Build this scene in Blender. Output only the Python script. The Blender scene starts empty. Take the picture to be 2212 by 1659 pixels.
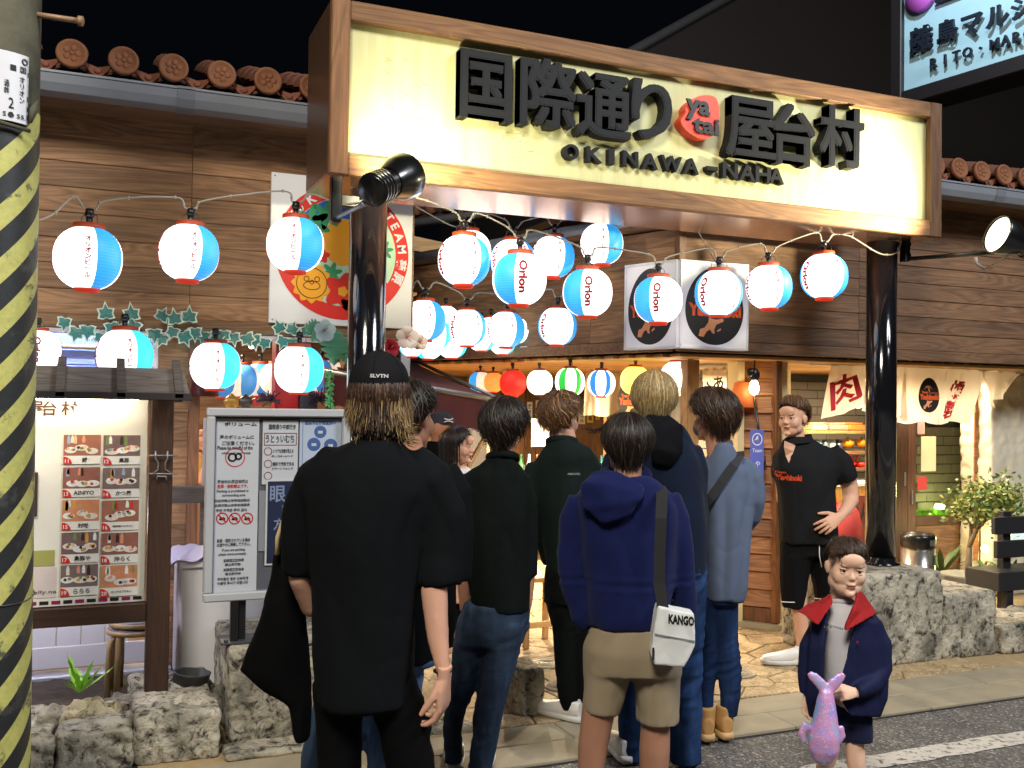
import bpy, math, random, bmesh
from mathutils import Vector, Matrix, noise
R = math.radians
sc = bpy.context.scene
rnd = random.Random(7)
# ---------------- camera ----------------
W, H, F = 2212.0, 1659.0, 2123.0
YAW, PITCH, ROLL = math.atan2(0.389, 0.921), R(1.3), R(0.8)
EYE = Vector((0, 0, 1.6))
fh = Vector((math.sin(YAW), math.cos(YAW), 0))
FWD = (fh * math.cos(PITCH) + Vector((0, 0, math.sin(PITCH)))).normalized()
r0 = FWD.cross(Vector((0, 0, 1))).normalized(); u0 = r0.cross(FWD)
RT = (r0 * math.cos(ROLL) + u0 * math.sin(ROLL)).normalized()
UP = (u0 * math.cos(ROLL) - r0 * math.sin(ROLL)).normalized()
cam = bpy.data.objects.new('camera', bpy.data.cameras.new('camera')); sc.collection.objects.link(cam)
cam.matrix_world = Matrix.Translation(EYE) @ Matrix((RT, UP, -FWD)).transposed().to_4x4()
cam.data.sensor_width = 36; cam.data.lens = 36 * F / W
cam.data.clip_start = .05; cam.data.clip_end = 500
sc.camera = cam
# ---------------- night sky ----------------
wd = bpy.data.worlds.new("World"); sc.world = wd; wd.use_nodes = True
bg = wd.node_tree.nodes['Background']; bg.inputs[0].default_value = (.35, .45, .75, 1); bg.inputs[1].default_value = .004
sc.view_settings.view_transform = 'Standard'; sc.view_settings.look = 'None'
sc.view_settings.exposure = 0.0; sc.view_settings.gamma = 1; sc.view_settings.use_curve_mapping = False
sc.cycles.use_denoising = True; sc.cycles.use_adaptive_sampling = True; sc.cycles.adaptive_threshold = .01
sc.cycles.max_bounces = 6; sc.cycles.diffuse_bounces = 3; sc.cycles.glossy_bounces = 3
sc.cycles.transmission_bounces = 4; sc.cycles.transparent_max_bounces = 6
sc.cycles.sample_clamp_indirect = 4; sc.cycles.caustics_reflective = False; sc.cycles.caustics_refractive = False

def ray(vx, vy): return FWD + RT * ((vx - W / 2) / F) + UP * ((H / 2 - vy) / F)
def atY(vx, vy, Y): d = ray(vx, vy); return EYE + d * (Y / d.y)
def atX(vx, vy, X): d = ray(vx, vy); return EYE + d * (X / d.x)
def atZ(vx, vy, Z): d = ray(vx, vy); return EYE + d * ((Z - 1.6) / d.z)
def atD(vx, vy, dist): return EYE + ray(vx, vy) * dist
# ---------------- lights: the two sign floods, street lamps, shop ceilings ----------------
def lamp(name, kind, loc, energy, col, target=None, size=.1, spot=None, blend=.5):
    l = bpy.data.lights.new(name, kind); l.energy = energy; l.color = col
    o = bpy.data.objects.new(name, l); sc.collection.objects.link(o); o.location = loc
    if kind == 'AREA': l.shape = 'DISK'; l.size = size
    else: l.shadow_soft_size = size
    if spot: l.spot_size = R(spot); l.spot_blend = blend
    if target is not None:
        o.rotation_euler = (Vector(target) - Vector(loc)).to_track_quat('-Z', 'Y').to_euler()
    return o
LEFT_FLOOD = atY(848, 392, 4.36); RIGHT_FLOOD = atY(2190, 520, 4.25)
LFD = (Vector((LEFT_FLOOD.x + .30, 4.87, LEFT_FLOOD.z + .22)) - LEFT_FLOOD).normalized(); RFD = (Vector((RIGHT_FLOOD.x - .80, 4.87, RIGHT_FLOOD.z + .42)) - RIGHT_FLOOD).normalized()
lamp('left_flood_light', 'SPOT', LEFT_FLOOD + LFD * .16, 105, (1, .90, .60), LEFT_FLOOD + LFD, .03, 118, .9)
lamp('right_flood_light', 'SPOT', RIGHT_FLOOD + RFD * .18, 290, (1, .90, .62), RIGHT_FLOOD + RFD, .04, 108, .9)
lamp('street_lamp_light', 'AREA', (-2.0, -2.2, 7.5), 900, (1, .93, .80), (1.5, 3.5, 0), 2.4)
lamp('street_lamp_light', 'AREA', (7.0, -1.2, 7.5), 700, (.9, .94, 1), (4.0, 3.5, 0), 3.0)
q_ = atD(2120, -40, 9.2)
lamp('neighbour_sign_light', 'SPOT', (q_.x - .9, q_.y - .2, q_.z + 1.4), 330, (.74, .90, 1), atD(2080, 90, 10.2), .05, 110, .6)
# ---------------- helpers ----------------
def sr(*a):
    if len(a) == 1: a = (a[0],) * 3
    return tuple((x / 255 / 12.92) if x / 255 <= .04045 else ((x / 255 + .055) / 1.055) ** 2.4 for x in a)

def link(o): sc.collection.objects.link(o); return o
def tag(o, label=None, cat=None, group=None, kind=None):
    if label: o['label'] = label
    if cat: o['category'] = cat
    if group: o['group'] = group
    if kind: o['kind'] = kind
    return o
def empty(name, loc=(0, 0, 0), rz=0, label=None, cat=None, group=None, kind=None):
    o = bpy.data.objects.new(name, None); link(o); o.location = loc; o.rotation_euler = (0, 0, rz)
    o.empty_display_size = .1
    return tag(o, label, cat, group, kind)
def new(name, me, parent=None, loc=None, rot=None, scale=None):
    o = bpy.data.objects.new(name, me); link(o)
    if parent is not None: o.parent = parent
    if loc is not None: o.location = loc
    if rot is not None: o.rotation_euler = rot
    if scale is not None: o.scale = scale
    return o
def copy_tree(o, parent=None):
    c = o.copy(); link(c); c.parent = parent
    for ch in list(o.children): copy_tree(ch, c)
    return c

class MB:
    def __init__(s): s.v = []; s.f = []; s.m = []; s.sm = []
    def add(s, vs, fs, mi=0, smooth=False, M=None):
        n = len(s.v)
        s.v += [tuple(M @ Vector(v)) if M is not None else tuple(v) for v in vs]
        s.f += [tuple(i + n for i in f) for f in fs]; s.m += [mi] * len(fs); s.sm += [smooth] * len(fs)
        return s
    def box(s, x0, x1, y0, y1, z0, z1, mi=0, M=None):
        if x1 < x0: x0, x1 = x1, x0
        if y1 < y0: y0, y1 = y1, y0
        if z1 < z0: z0, z1 = z1, z0
        v = [(x, y, z) for z in (z0, z1) for y in (y0, y1) for x in (x0, x1)]
        return s.add(v, [(0, 2, 3, 1), (4, 5, 7, 6), (0, 1, 5, 4), (1, 3, 7, 5), (3, 2, 6, 7), (2, 0, 4, 6)], mi, False, M)
    def cbox(s, x0, x1, y0, y1, z0, z1, c=.004, mi=0, M=None):
        if x1 < x0: x0, x1 = x1, x0
        if y1 < y0: y0, y1 = y1, y0
        if z1 < z0: z0, z1 = z1, z0
        c = min(c, (x1 - x0) * .45, (y1 - y0) * .45, (z1 - z0) * .45)
        cx, cy, cz = (x0 + x1) / 2, (y0 + y1) / 2, (z0 + z1) / 2
        a, b, d = (x1 - x0) / 2, (y1 - y0) / 2, (z1 - z0) / 2
        vs, ix = [], {}
        for i in (-1, 1):
            for j in (-1, 1):
                for k in (-1, 1):
                    for t in range(3):
                        p = (cx + i * (a - (c if t != 0 else 0)), cy + j * (b - (c if t != 1 else 0)), cz + k * (d - (c if t != 2 else 0)))
                        ix[(i, j, k, t)] = len(vs); vs.append(p)
        fs = []
        def face(ids):
            p = [Vector(vs[q]) for q in ids]; n = (p[1] - p[0]).cross(p[2] - p[1])
            ce = sum(p, Vector()) / len(p) - Vector((cx, cy, cz))
            fs.append(tuple(ids) if n.dot(ce) > 0 else tuple(reversed(ids)))
        S = ((-1, -1), (1, -1), (1, 1), (-1, 1))
        for i in (-1, 1):
            face([ix[(i, j, k, 0)] for j, k in S]); face([ix[(j, i, k, 1)] for j, k in S]); face([ix[(j, k, i, 2)] for j, k in S])
        for j in (-1, 1):
            for k in (-1, 1):
                face([ix[(-1, j, k, 1)], ix[(1, j, k, 1)], ix[(1, j, k, 2)], ix[(-1, j, k, 2)]])
                face([ix[(j, -1, k, 0)], ix[(j, 1, k, 0)], ix[(j, 1, k, 2)], ix[(j, -1, k, 2)]])
                face([ix[(j, k, -1, 0)], ix[(j, k, 1, 0)], ix[(j, k, 1, 1)], ix[(j, k, -1, 1)]])
                for i in (-1, 1): face([ix[(i, j, k, t)] for t in range(3)])
        return s.add(vs, fs, mi, False, M)
    def loft(s, rings, n=16, mi=0, caps=True):
        """rings: (centre, u, v, exponent)"""
        base = len(s.v); fs = []
        for c, u, v, e in rings:
            for k in range(n):
                a = 2 * math.pi * k / n; ca, sa = math.cos(a), math.sin(a)
                p = 2.0 / e
                s.v.append(tuple(c + u * (math.copysign(abs(ca) ** p, ca)) + v * (math.copysign(abs(sa) ** p, sa))))
        for r in range(len(rings) - 1):
            for k in range(n):
                a = base + r * n + k; b = base + r * n + (k + 1) % n
                fs.append((a, b, b + n, a + n))
        if caps:
            fs.append(tuple(base + k for k in reversed(range(n)))); fs.append(tuple(base + (len(rings) - 1) * n + k for k in range(n)))
        s.f += fs; s.m += [mi] * len(fs); s.sm += [True] * len(fs)
        return s
    def tube(s, pts, r, n=8, mi=0, ref=None, rv=None, e=2, caps=True):
        """r: number or list; rv: second radius list (depth)"""
        pts = [Vector(p) for p in pts]; N = len(pts)
        rr = r if isinstance(r, (list, tuple)) else [r] * N
        r2 = rv if isinstance(rv, (list, tuple)) else ([rv] * N if rv else rr)
        rings = []; prev = None
        for i, p in enumerate(pts):
            t = (pts[min(i + 1, N - 1)] - pts[max(i - 1, 0)]).normalized()
            if prev is None:
                a = Vector(ref) if ref is not None else (Vector((1, 0, 0)) if abs(t.x) < .8 else Vector((0, 1, 0)))
            else: a = prev
            u = (a - t * a.dot(t)).normalized(); prev = u
            rings.append((p, u * rr[i], t.cross(u) * r2[i], e))
        return s.loft(rings, n, mi, caps)
    def lathe(s, prof, n=24, mi=0, M=None, smooth=True, caps=True):
        vs = [(r * math.cos(2 * math.pi * k / n), r * math.sin(2 * math.pi * k / n), z) for r, z in prof for k in range(n)]
        fs = []
        for i in range(len(prof) - 1):
            for k in range(n):
                a, b = i * n + k, i * n + (k + 1) % n
                fs.append((a, b, b + n, a + n))
        if caps: fs.append(tuple(reversed(range(n)))); fs.append(tuple((len(prof) - 1) * n + k for k in range(n)))
        return s.add(vs, fs, mi, smooth, M)
    def ell(s, c, r, n=14, m=10, mi=0, M=None):
        c = Vector(c); vs = []; fs = []
        vs.append((c.x, c.y, c.z - r[2]))
        for i in range(1, m):
            t = math.pi * i / m - math.pi / 2
            for k in range(n):
                a = 2 * math.pi * k / n
                vs.append((c.x + r[0] * math.cos(t) * math.cos(a), c.y + r[1] * math.cos(t) * math.sin(a), c.z + r[2] * math.sin(t)))
        vs.append((c.x, c.y, c.z + r[2])); L = len(vs) - 1
        for k in range(n):
            fs.append((0, 1 + (k + 1) % n, 1 + k)); b = 1 + (m - 2) * n
            fs.append((L, b + k, b + (k + 1) % n))
        for i in range(m - 2):
            for k in range(n):
                a = 1 + i * n + k; b = 1 + i * n + (k + 1) % n
                fs.append((a, b, b + n, a + n))
        return s.add(vs, fs, mi, True, M)
    def prism(s, poly, d0, d1, mi=0, M=None):
        """poly in (x,z); extruded along y d0..d1 ; may be concave"""
        n = len(poly)
        if sum(poly[i][0] * poly[(i + 1) % n][1] - poly[(i + 1) % n][0] * poly[i][1] for i in range(n)) < 0: poly = poly[::-1]
        vs = [(x, d0, z) for x, z in poly] + [(x, d1, z) for x, z in poly]
        fs = [tuple(range(n)), tuple(reversed(range(n, 2 * n)))] + [(i, i + n, (i + 1) % n + n, (i + 1) % n) for i in range(n)]
        return s.add(vs, fs, mi, False, M)
    def mesh(s, name, mats):
        me = bpy.data.meshes.new(name); me.from_pydata(s.v, [], s.f)
        for m in (mats if isinstance(mats, (list, tuple)) else [mats]): me.materials.append(m)
        me.polygons.foreach_set('material_index', s.m); me.polygons.foreach_set('use_smooth', s.sm); me.update()
        return me
    def build(s, name, mats, parent=None, **k): return new(name, s.mesh(name, mats), parent, **k)

import numpy as np
def nz(P, seed=0):
    """vectorised gradient noise, about -1..1"""
    P = np.asarray(P, float) + 100.0; I = np.floor(P).astype(np.int64); f = P - I; u = f * f * f * (f * (f * 6 - 15) + 10); out = np.zeros(len(P))
    for dx in (0, 1):
        for dy in (0, 1):
            for dz in (0, 1):
                h = ((I[:, 0] + dx) * 73856093 ^ (I[:, 1] + dy) * 19349663 ^ (I[:, 2] + dz) * 83492791 ^ (seed * 2654435761 + 12345)) & 0xffffffff
                h = ((h ^ (h >> 15)) * 2246822519) & 0xffffffff; h = ((h ^ (h >> 13)) * 3266489917) & 0xffffffff; h ^= h >> 16
                g = np.stack([(h & 1023) / 511.5 - 1, ((h >> 10) & 1023) / 511.5 - 1, ((h >> 20) & 1023) / 511.5 - 1], 1)
                w = (u[:, 0] if dx else 1 - u[:, 0]) * (u[:, 1] if dy else 1 - u[:, 1]) * (u[:, 2] if dz else 1 - u[:, 2])
                out += w * ((f[:, 0] - dx) * g[:, 0] + (f[:, 1] - dy) * g[:, 1] + (f[:, 2] - dz) * g[:, 2])
    return out * 1.3
def fbm(P, o=4, g=.5):
    a = 1.0; s_ = 0; P = np.asarray(P, float)
    for i in range(o): s_ = s_ + a * nz(P * 2.1 ** i, i); a *= g
    return s_
tmp = bpy.data.scenes.new('tmp_eval')
def remesh(mb, voxel, smooth=3, mats=None, disp=None, name='body', extra=None):
    me = mb.mesh(name, []) ; me.materials.clear()
    o = bpy.data.objects.new('t', me); tmp.collection.objects.link(o)
    r = o.modifiers.new('r', 'REMESH'); r.mode = 'VOXEL'; r.voxel_size = voxel; r.use_smooth_shade = True
    if smooth: q = o.modifiers.new('s', 'SMOOTH'); q.factor = .5; q.iterations = smooth
    vl = tmp.view_layers[0]; vl.update()
    out = bpy.data.meshes.new_from_object(o.evaluated_get(vl.depsgraph))
    bpy.data.objects.remove(o); bpy.data.meshes.remove(me)
    if disp:
        N_ = len(out.vertices); co = np.empty(N_ * 3, 'f'); no = np.empty(N_ * 3, 'f'); out.vertices.foreach_get('co', co); out.vertices.foreach_get('normal', no)
        co = co.reshape(-1, 3); no = no.reshape(-1, 3); out.vertices.foreach_set('co', (co + no * np.asarray(disp(co, no))[:, None]).astype('f').ravel())
    out.materials.clear()
    for m in (mats if isinstance(mats, (list, tuple)) else [mats]): out.materials.append(m)
    out.polygons.foreach_set('use_smooth', [True] * len(out.polygons)); out.polygons.foreach_set('material_index', [0] * len(out.polygons))
    out.update(); return out
def join_meshes(name, meshes):
    mb = MB(); mats = []
    for me in meshes:
        idx = []
        for m in me.materials:
            if m not in mats: mats.append(m)
            idx.append(mats.index(m))
        n = len(mb.v)
        mb.v += [tuple(v.co) for v in me.vertices]
        for p in me.polygons:
            mb.f.append(tuple(i + n for i in p.vertices)); mb.m.append(idx[p.material_index] if idx else 0); mb.sm.append(p.use_smooth)
    return mb.mesh(name, mats)

_tc = {}
def text(body, size=1, depth=.004, bold=0, align='CENTER', spacing=1, line=1.0, res=2, vertical=False):
    """centred text as (verts, faces) in the XZ plane facing -Y, depth towards -Y (from y=0)"""
    key = (body, size, depth, bold, align, spacing, line, res, vertical)
    if key in _tc: return _tc[key]
    if vertical: body = '\n'.join(body)
    c = bpy.data.curves.new('t', 'FONT'); c.body = body; c.size = size; c.extrude = depth / 2; c.offset = bold * size
    c.align_x = align; c.align_y = 'CENTER'; c.space_character = spacing; c.space_line = line; c.resolution_u = res
    o = bpy.data.objects.new('t', c); me = bpy.data.meshes.new_from_object(o)
    xs = [v.co.x for v in me.vertices] or [0]; ys = [v.co.y for v in me.vertices] or [0]
    cx = (min(xs) + max(xs)) / 2 if align == 'CENTER' else 0; cy = (min(ys) + max(ys)) / 2
    vs = [(v.co.x - cx, -v.co.z - depth / 2, v.co.y - cy) for v in me.vertices]
    fs = [tuple(p.vertices) for p in me.polygons]
    bpy.data.objects.remove(o); bpy.data.meshes.remove(me); bpy.data.curves.remove(c)
    _tc[key] = (vs, fs); return vs, fs
def fit_text(mb, body, x, z, w=None, h=None, y=0, depth=.003, bold=0, mi=0, rot=0, M=None, **k):
    vs, fs = text(body, 1, 1, bold, **k)
    if not vs: return
    X = [v[0] for v in vs]; Z = [v[2] for v in vs]; tw = max(X) - min(X); th = max(Z) - min(Z)
    sx = (w / tw) if w else None; sz = (h / th) if h else None
    if sx is None: sx = sz
    if sz is None: sz = sx
    ca, sa = math.cos(rot), math.sin(rot)
    out = []
    for a, b, c in vs:
        p, q = a * sx, c * sz
        out.append((x + p * ca - q * sa, y + b * depth, z + p * sa + q * ca))
    mb.add(out, fs, mi, False, M)

# ---------------- materials ----------------
_mc = {}
class NT:
    def __init__(s, name):
        s.m = bpy.data.materials.new(name); s.m.use_nodes = True; s.t = s.m.node_tree; s.n = s.t.nodes; s.b = s.n['Principled BSDF']
        s.tc = s.n.new('ShaderNodeTexCoord')
    def L(s, a, b): s.t.links.new(a, b)
    def node(s, typ, **k):
        n = s.n.new(typ)
        for a, v in k.items():
            if a.startswith('i_'):
                key = a[2:]; key = int(key) if key.isdigit() else key.replace('_', ' ')
                n.inputs[key].default_value = v
            else: setattr(n, a, v)
        return n
    def coords(s, scale=(1, 1, 1), rot=(0, 0, 0), rand=True):
        mp = s.node('ShaderNodeMapping'); mp.inputs['Scale'].default_value = scale; mp.inputs['Rotation'].default_value = rot
        if rand:
            oi = s.node('ShaderNodeObjectInfo'); ml = s.node('ShaderNodeMath', operation='MULTIPLY'); ml.inputs[1].default_value = 37.0
            s.L(oi.outputs['Random'], ml.inputs[0]); ad = s.node('ShaderNodeVectorMath', operation='ADD')
            s.L(s.tc.outputs['Object'], ad.inputs[0]); s.L(ml.outputs[0], ad.inputs[1]); s.L(ad.outputs[0], mp.inputs[0])
        else: s.L(s.tc.outputs['Object'], mp.inputs[0])
        return mp.outputs[0]
    def noise(s, vec, scale, detail=4, rough=.55, dist=0):
        n = s.node('ShaderNodeTexNoise', i_Scale=scale, i_Detail=detail, i_Roughness=rough, i_Distortion=dist); s.L(vec, n.inputs['Vector']); return n.outputs['Fac']
    def ramp(s, fac, stops):
        n = s.node('ShaderNodeValToRGB'); e = n.color_ramp.elements
        while len(e) < len(stops): e.new(.5)
        for i, (p, c) in enumerate(stops): e[i].position = p; e[i].color = tuple(c) + (1,) if len(c) == 3 else c
        s.L(fac, n.inputs[0]); return n.outputs[0]
    def mix(s, fac, a, b, mode='MIX'):
        n = s.node('ShaderNodeMix', data_type='RGBA', blend_type=mode)
        if isinstance(fac, (int, float)): n.inputs[0].default_value = fac
        else: s.L(fac, n.inputs[0])
        for k, v in ((6, a), (7, b)):
            if isinstance(v, tuple): n.inputs[k].default_value = v + (1,) if len(v) == 3 else v
            else: s.L(v, n.inputs[k])
        return n.outputs[2]
    def bump(s, h, strength=.3, dist=.01, prev=None):
        n = s.node('ShaderNodeBump', i_Strength=strength, i_Distance=dist); s.L(h, n.inputs['Height'])
        if prev is not None: s.L(prev, n.inputs['Normal'])
        s.L(n.outputs[0], s.b.inputs['Normal']); return n.outputs[0]
    def col(s, c):
        if isinstance(c, tuple): s.b.inputs['Base Color'].default_value = c + (1,) if len(c) == 3 else c
        else: s.L(c, s.b.inputs['Base Color'])
    def set(s, **k):
        for a, v in k.items(): s.b.inputs[a.replace('_', ' ')].default_value = v

def plain(name, c, rough=.6, metal=0, var=.15, vs=8, bump=0, bs=60, spec=None, rand=True, coat=0):
    if name in _mc: return _mc[name]
    s = NT(name); v = s.coords(rand=rand)
    n = s.noise(v, vs, 5)
    s.col(s.mix(n, tuple(x * (1 - var) for x in c), tuple(min(1, x * (1 + var)) for x in c)))
    s.set(Roughness=rough, Metallic=metal)
    if spec is not None: s.b.inputs['Specular IOR Level'].default_value = spec
    if coat: s.b.inputs['Coat Weight'].default_value = coat; s.b.inputs['Coat Roughness'].default_value = .08
    if bump: s.bump(s.noise(v, bs, 4), bump, .004)
    _mc[name] = s.m; return s.m
def cloth(name, c, rough=.85, weave=900, sheen=.1, fold=0, var=.12):
    if name in _mc: return _mc[name]
    s = NT(name); v = s.coords(rand=False)
    s.col(s.mix(s.noise(v, 6, 4), tuple(x * (1 - var) for x in c), tuple(min(1, x * (1 + var)) for x in c)))
    s.set(Roughness=rough); s.b.inputs['Sheen Weight'].default_value = 0 if max(c) < .02 else sheen * .5; s.b.inputs['Specular IOR Level'].default_value = .08
    b1 = s.bump(s.noise(v, weave, 2), .25, .001)
    v2 = s.coords((1, 1, .16), rand=False)
    s.bump(s.noise(v2, 7, 2, .4, .6), .28, .02, b1)
    _mc[name] = s.m; return s.m
def denim(name, c):
    s = NT(name); v = s.coords(rand=False); v2 = s.coords((1, 1, .35), rand=False)
    a = s.noise(v2, 7, 4, .6, .4); b = s.noise(v, 160, 3, .8); d = s.noise(s.coords((1, 1, 4), rand=False), 13, 3, .6, .8)
    k = s.ramp(a, [(.34, tuple(x * .55 for x in c)), (.52, c), (.70, tuple(min(1, x * 1.9 + .01) for x in c))])
    k = s.mix(.5, k, s.mix(1, k, s.ramp(b, [(.35, (.55,) * 3), (.65, (1, 1, 1))]), 'MULTIPLY')); s.col(k); s.set(Roughness=.9); s.b.inputs['Specular IOR Level'].default_value = .1
    b1 = s.bump(b, .3, .001); s.bump(d, .16, .012, b1); return s.m
def emit(name, c, strength, base=None):
    if name in _mc: return _mc[name]
    s = NT(name); s.col(tuple(base or c)); s.b.inputs['Emission Color'].default_value = tuple(c) + (1,); s.b.inputs['Emission Strength'].default_value = strength
    s.set(Roughness=.6); _mc[name] = s.m; return s.m
def wood(name, dark, light, axis='x', rough=.55, scale=1.0, bump=.3, coat=0, streak=None):
    if name in _mc: return _mc[name]
    s = NT(name); ax = 'xyz'.index(axis)
    def st(a, b): q = [b * scale] * 3; q[ax] = a * scale; return s.coords(tuple(q))
    v = st(.55, 5.5); wv = s.node('ShaderNodeTexNoise', i_Scale=1.6, i_Detail=2, i_Roughness=.4, i_Distortion=.9); s.L(v, wv.inputs['Vector'])
    ml = s.node('ShaderNodeMath', operation='MULTIPLY'); ml.inputs[1].default_value = 9.0; s.L(wv.outputs['Fac'], ml.inputs[0])
    fr = s.node('ShaderNodeMath', operation='PINGPONG'); fr.inputs[1].default_value = .5; s.L(ml.outputs[0], fr.inputs[0])
    mu = s.node('ShaderNodeMath', operation='MULTIPLY'); mu.inputs[1].default_value = 2.0; s.L(fr.outputs[0], mu.inputs[0])
    rings = s.ramp(mu.outputs[0], [(0, (.15,) * 3), (.55, (.62,) * 3), (.85, (.78,) * 3), (1, (1, 1, 1))])
    fine = s.noise(st(2.2, 95), 1.6, 4, .65); big = s.noise(st(1.1, 3.0), 1.3, 4, .6)
    kn = s.node('ShaderNodeTexVoronoi', i_Scale=1.0); s.L(st(1.4, 6.0), kn.inputs['Vector']); knot = s.ramp(kn.outputs['Distance'], [(.03, (.1,) * 3), (.085, (1, 1, 1))])
    g = s.mix(.62, rings, fine); g = s.mix(.42, g, big)
    mid = tuple((a * 1.1 + b * .9) / 2 for a, b in zip(dark, light))
    base = s.ramp(g, [(.30, dark), (.52, mid), (.74, light)])
    base = s.mix(.6, base, s.mix(1, base, knot, 'MULTIPLY'))
    oi = s.node('ShaderNodeObjectInfo'); hs = s.node('ShaderNodeHueSaturation'); mr = s.node('ShaderNodeMapRange', i_3=.70, i_4=1.25); s.L(oi.outputs['Random'], mr.inputs[0]); s.L(mr.outputs[0], hs.inputs['Value']); s.L(base, hs.inputs['Color'])
    s.col(hs.outputs[0]); s.set(Roughness=rough); s.bump(g, bump, .003)
    if coat: s.b.inputs['Coat Weight'].default_value = coat; s.b.inputs['Coat Roughness'].default_value = .25
    _mc[name] = s.m; return s.m
def coral(name, light, dark, pit=1.0):
    if name in _mc: return _mc[name]
    s = NT(name); v = s.coords()
    big = s.noise(v, 4, 6, .65); mid = s.noise(v, 17, 6, .7, .5); fine = s.noise(v, 70, 4, .7)
    vo = s.node('ShaderNodeTexVoronoi', i_Scale=26); s.L(v, vo.inputs['Vector'])
    a = s.ramp(mid, [(.36, tuple(x * .6 for x in dark)), (.43, tuple((x * .5 + y * .5) for x, y in zip(dark, light))), (.50, light)])
    b = s.ramp(big, [(.34, (.27, .28, .27)), (.60, (1, 1, 1))])
    c = s.mix(1.0, a, b, 'MULTIPLY')
    p = s.ramp(vo.outputs['Distance'], [(.08, (.12, .11, .1)), (.22, (1, 1, 1))])
    c = s.mix(.55, c, s.mix(1.0, c, p, 'MULTIPLY')); s.col(c); s.set(Roughness=.92)
    b1 = s.bump(mid, .8, .03); b2 = s.bump(vo.outputs['Distance'], .5 * pit, .015, b1); s.bump(fine, .6, .006, b2)
    _mc[name] = s.m; return s.m
BLK = plain('black_paint', sr(24, 24, 26), .35, var=.1)
WOOD_WALL = wood('stained_siding', sr(92, 64, 44), sr(180, 136, 96), 'x')
WOOD_DARK = wood('dark_siding', sr(76, 54, 38), sr(146, 108, 76), 'x')
WOOD_FRAME = wood('sign_frame_wood', sr(82, 54, 32), sr(156, 112, 70), 'x', rough=.7)
WOOD_FRAME_V = wood('sign_frame_upright', sr(74, 48, 30), sr(140, 98, 62), 'z', rough=.7)
WOOD_POST = wood('post_timber', sr(70, 42, 26), sr(158, 106, 64), 'z')
WOOD_GREY = wood('weathered_timber', sr(52, 46, 44), sr(122, 112, 104), 'x', rough=.8)
WOOD_PALE = wood('pale_soffit_board', sr(150, 108, 60), sr(215, 170, 105), 'x')
WOOD_PALE_Z = wood('pale_post', sr(140, 98, 56), sr(206, 158, 100), 'z')
WOOD_DKBRN = wood('dark_brown_post', sr(42, 26, 18), sr(78, 50, 34), 'z')
WOOD_DKBRN_X = wood('dark_brown_rail', sr(42, 26, 18), sr(82, 52, 36), 'x')
CORAL = coral('coral_limestone', sr(192, 184, 166), sr(50, 48, 42))
CORAL_WARM = coral('coral_ledge', sr(222, 206, 168), sr(72, 62, 46))
TERRA = plain('terracotta', sr(92, 54, 38), .85, var=.35, vs=9, bump=.4, bs=60)
TERRA_D = plain('terracotta_disc', sr(120, 74, 46), .8, var=.25, vs=22, bump=.5, bs=50)
MORTAR = plain('roof_plaster', sr(120, 88, 72), .95, var=.4, vs=12, bump=.4)
GUTTER = plain('gutter_grey', sr(118, 122, 130), .45, var=.08)
PANEL_WHITE = plain('white_board', sr(226, 226, 228), .4, var=.03)
PAPER = plain('paper', sr(214, 218, 226), .8, var=.04)
ALU = plain('aluminium', sr(196, 198, 204), .4, .35, var=.06)
STEEL = plain('galvanised', sr(150, 152, 154), .4, .8, var=.1)
GLOSSBLK = plain('gloss_black_pole', sr(20, 20, 24), .12, var=.05, bump=.12, bs=45, coat=.6)
RED = plain('signal_red', sr(212, 42, 30), .5, var=.05)
ORANGE_CAP = plain('lantern_rim', sr(176, 66, 34), .55, var=.1)
INK = plain('ink_black', sr(22, 22, 24), .6, var=.05)
INK_GREY = plain('ink_grey', sr(70, 74, 84), .7, var=.05)
CABLE = plain('cable_white', sr(150, 144, 132), .5, var=.08)
WHITEP = plain('white_paint', sr(222, 220, 224), .5, var=.05)
SKIN = plain('skin', sr(176, 126, 100), .55, var=.08, vs=14, spec=.35)
SKIN2 = plain('skin_pale', sr(196, 150, 128), .55, var=.08, vs=14, spec=.35)
SKINK = plain('skin_child', sr(222, 182, 158), .55, var=.06, vs=14, spec=.3); SKINS = plain('skin_staff', sr(214, 166, 138), .55, var=.08, vs=14, spec=.3)
SKIN3 = plain('skin_tan', sr(160, 116, 94), .55, var=.08, vs=14, spec=.35)
for m_ in (SKIN, SKIN2, SKIN3, SKINK, SKINS):
    b_ = m_.node_tree.nodes['Principled BSDF']; b_.inputs['Subsurface Weight'].default_value = .12; b_.inputs['Subsurface Scale'].default_value = .01
WOOD_WALL.node_tree.nodes['Principled BSDF'].inputs['Roughness'].default_value = .72; WOOD_DARK.node_tree.nodes['Principled BSDF'].inputs['Roughness'].default_value = .72
def hairmat(name, c1, c2):
    s = NT(name); v = s.coords((60, 60, 6), rand=False)
    s.col(s.ramp(s.noise(v, 3, 3), [(.3, c1), (.7, c2)])); s.set(Roughness=.55); s.b.inputs['Specular IOR Level'].default_value = .3
    s.b.inputs['Anisotropic'].default_value = .6
    return s.m
HAIR_BLACK = hairmat('hair_black', sr(14, 11, 10), sr(38, 29, 25))
HAIR_BROWN = hairmat('hair_brown', sr(42, 26, 16), sr(108, 74, 46))
HAIR_ASH = hairmat('hair_ash_blonde', sr(84, 68, 42), sr(176, 150, 104))
HAIR_TIP = hairmat('hair_blonde_tips', sr(52, 38, 24), sr(186, 154, 104))
HAIR_DKBRN = hairmat('hair_dark_brown', sr(24, 16, 12), sr(66, 46, 34))
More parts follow.
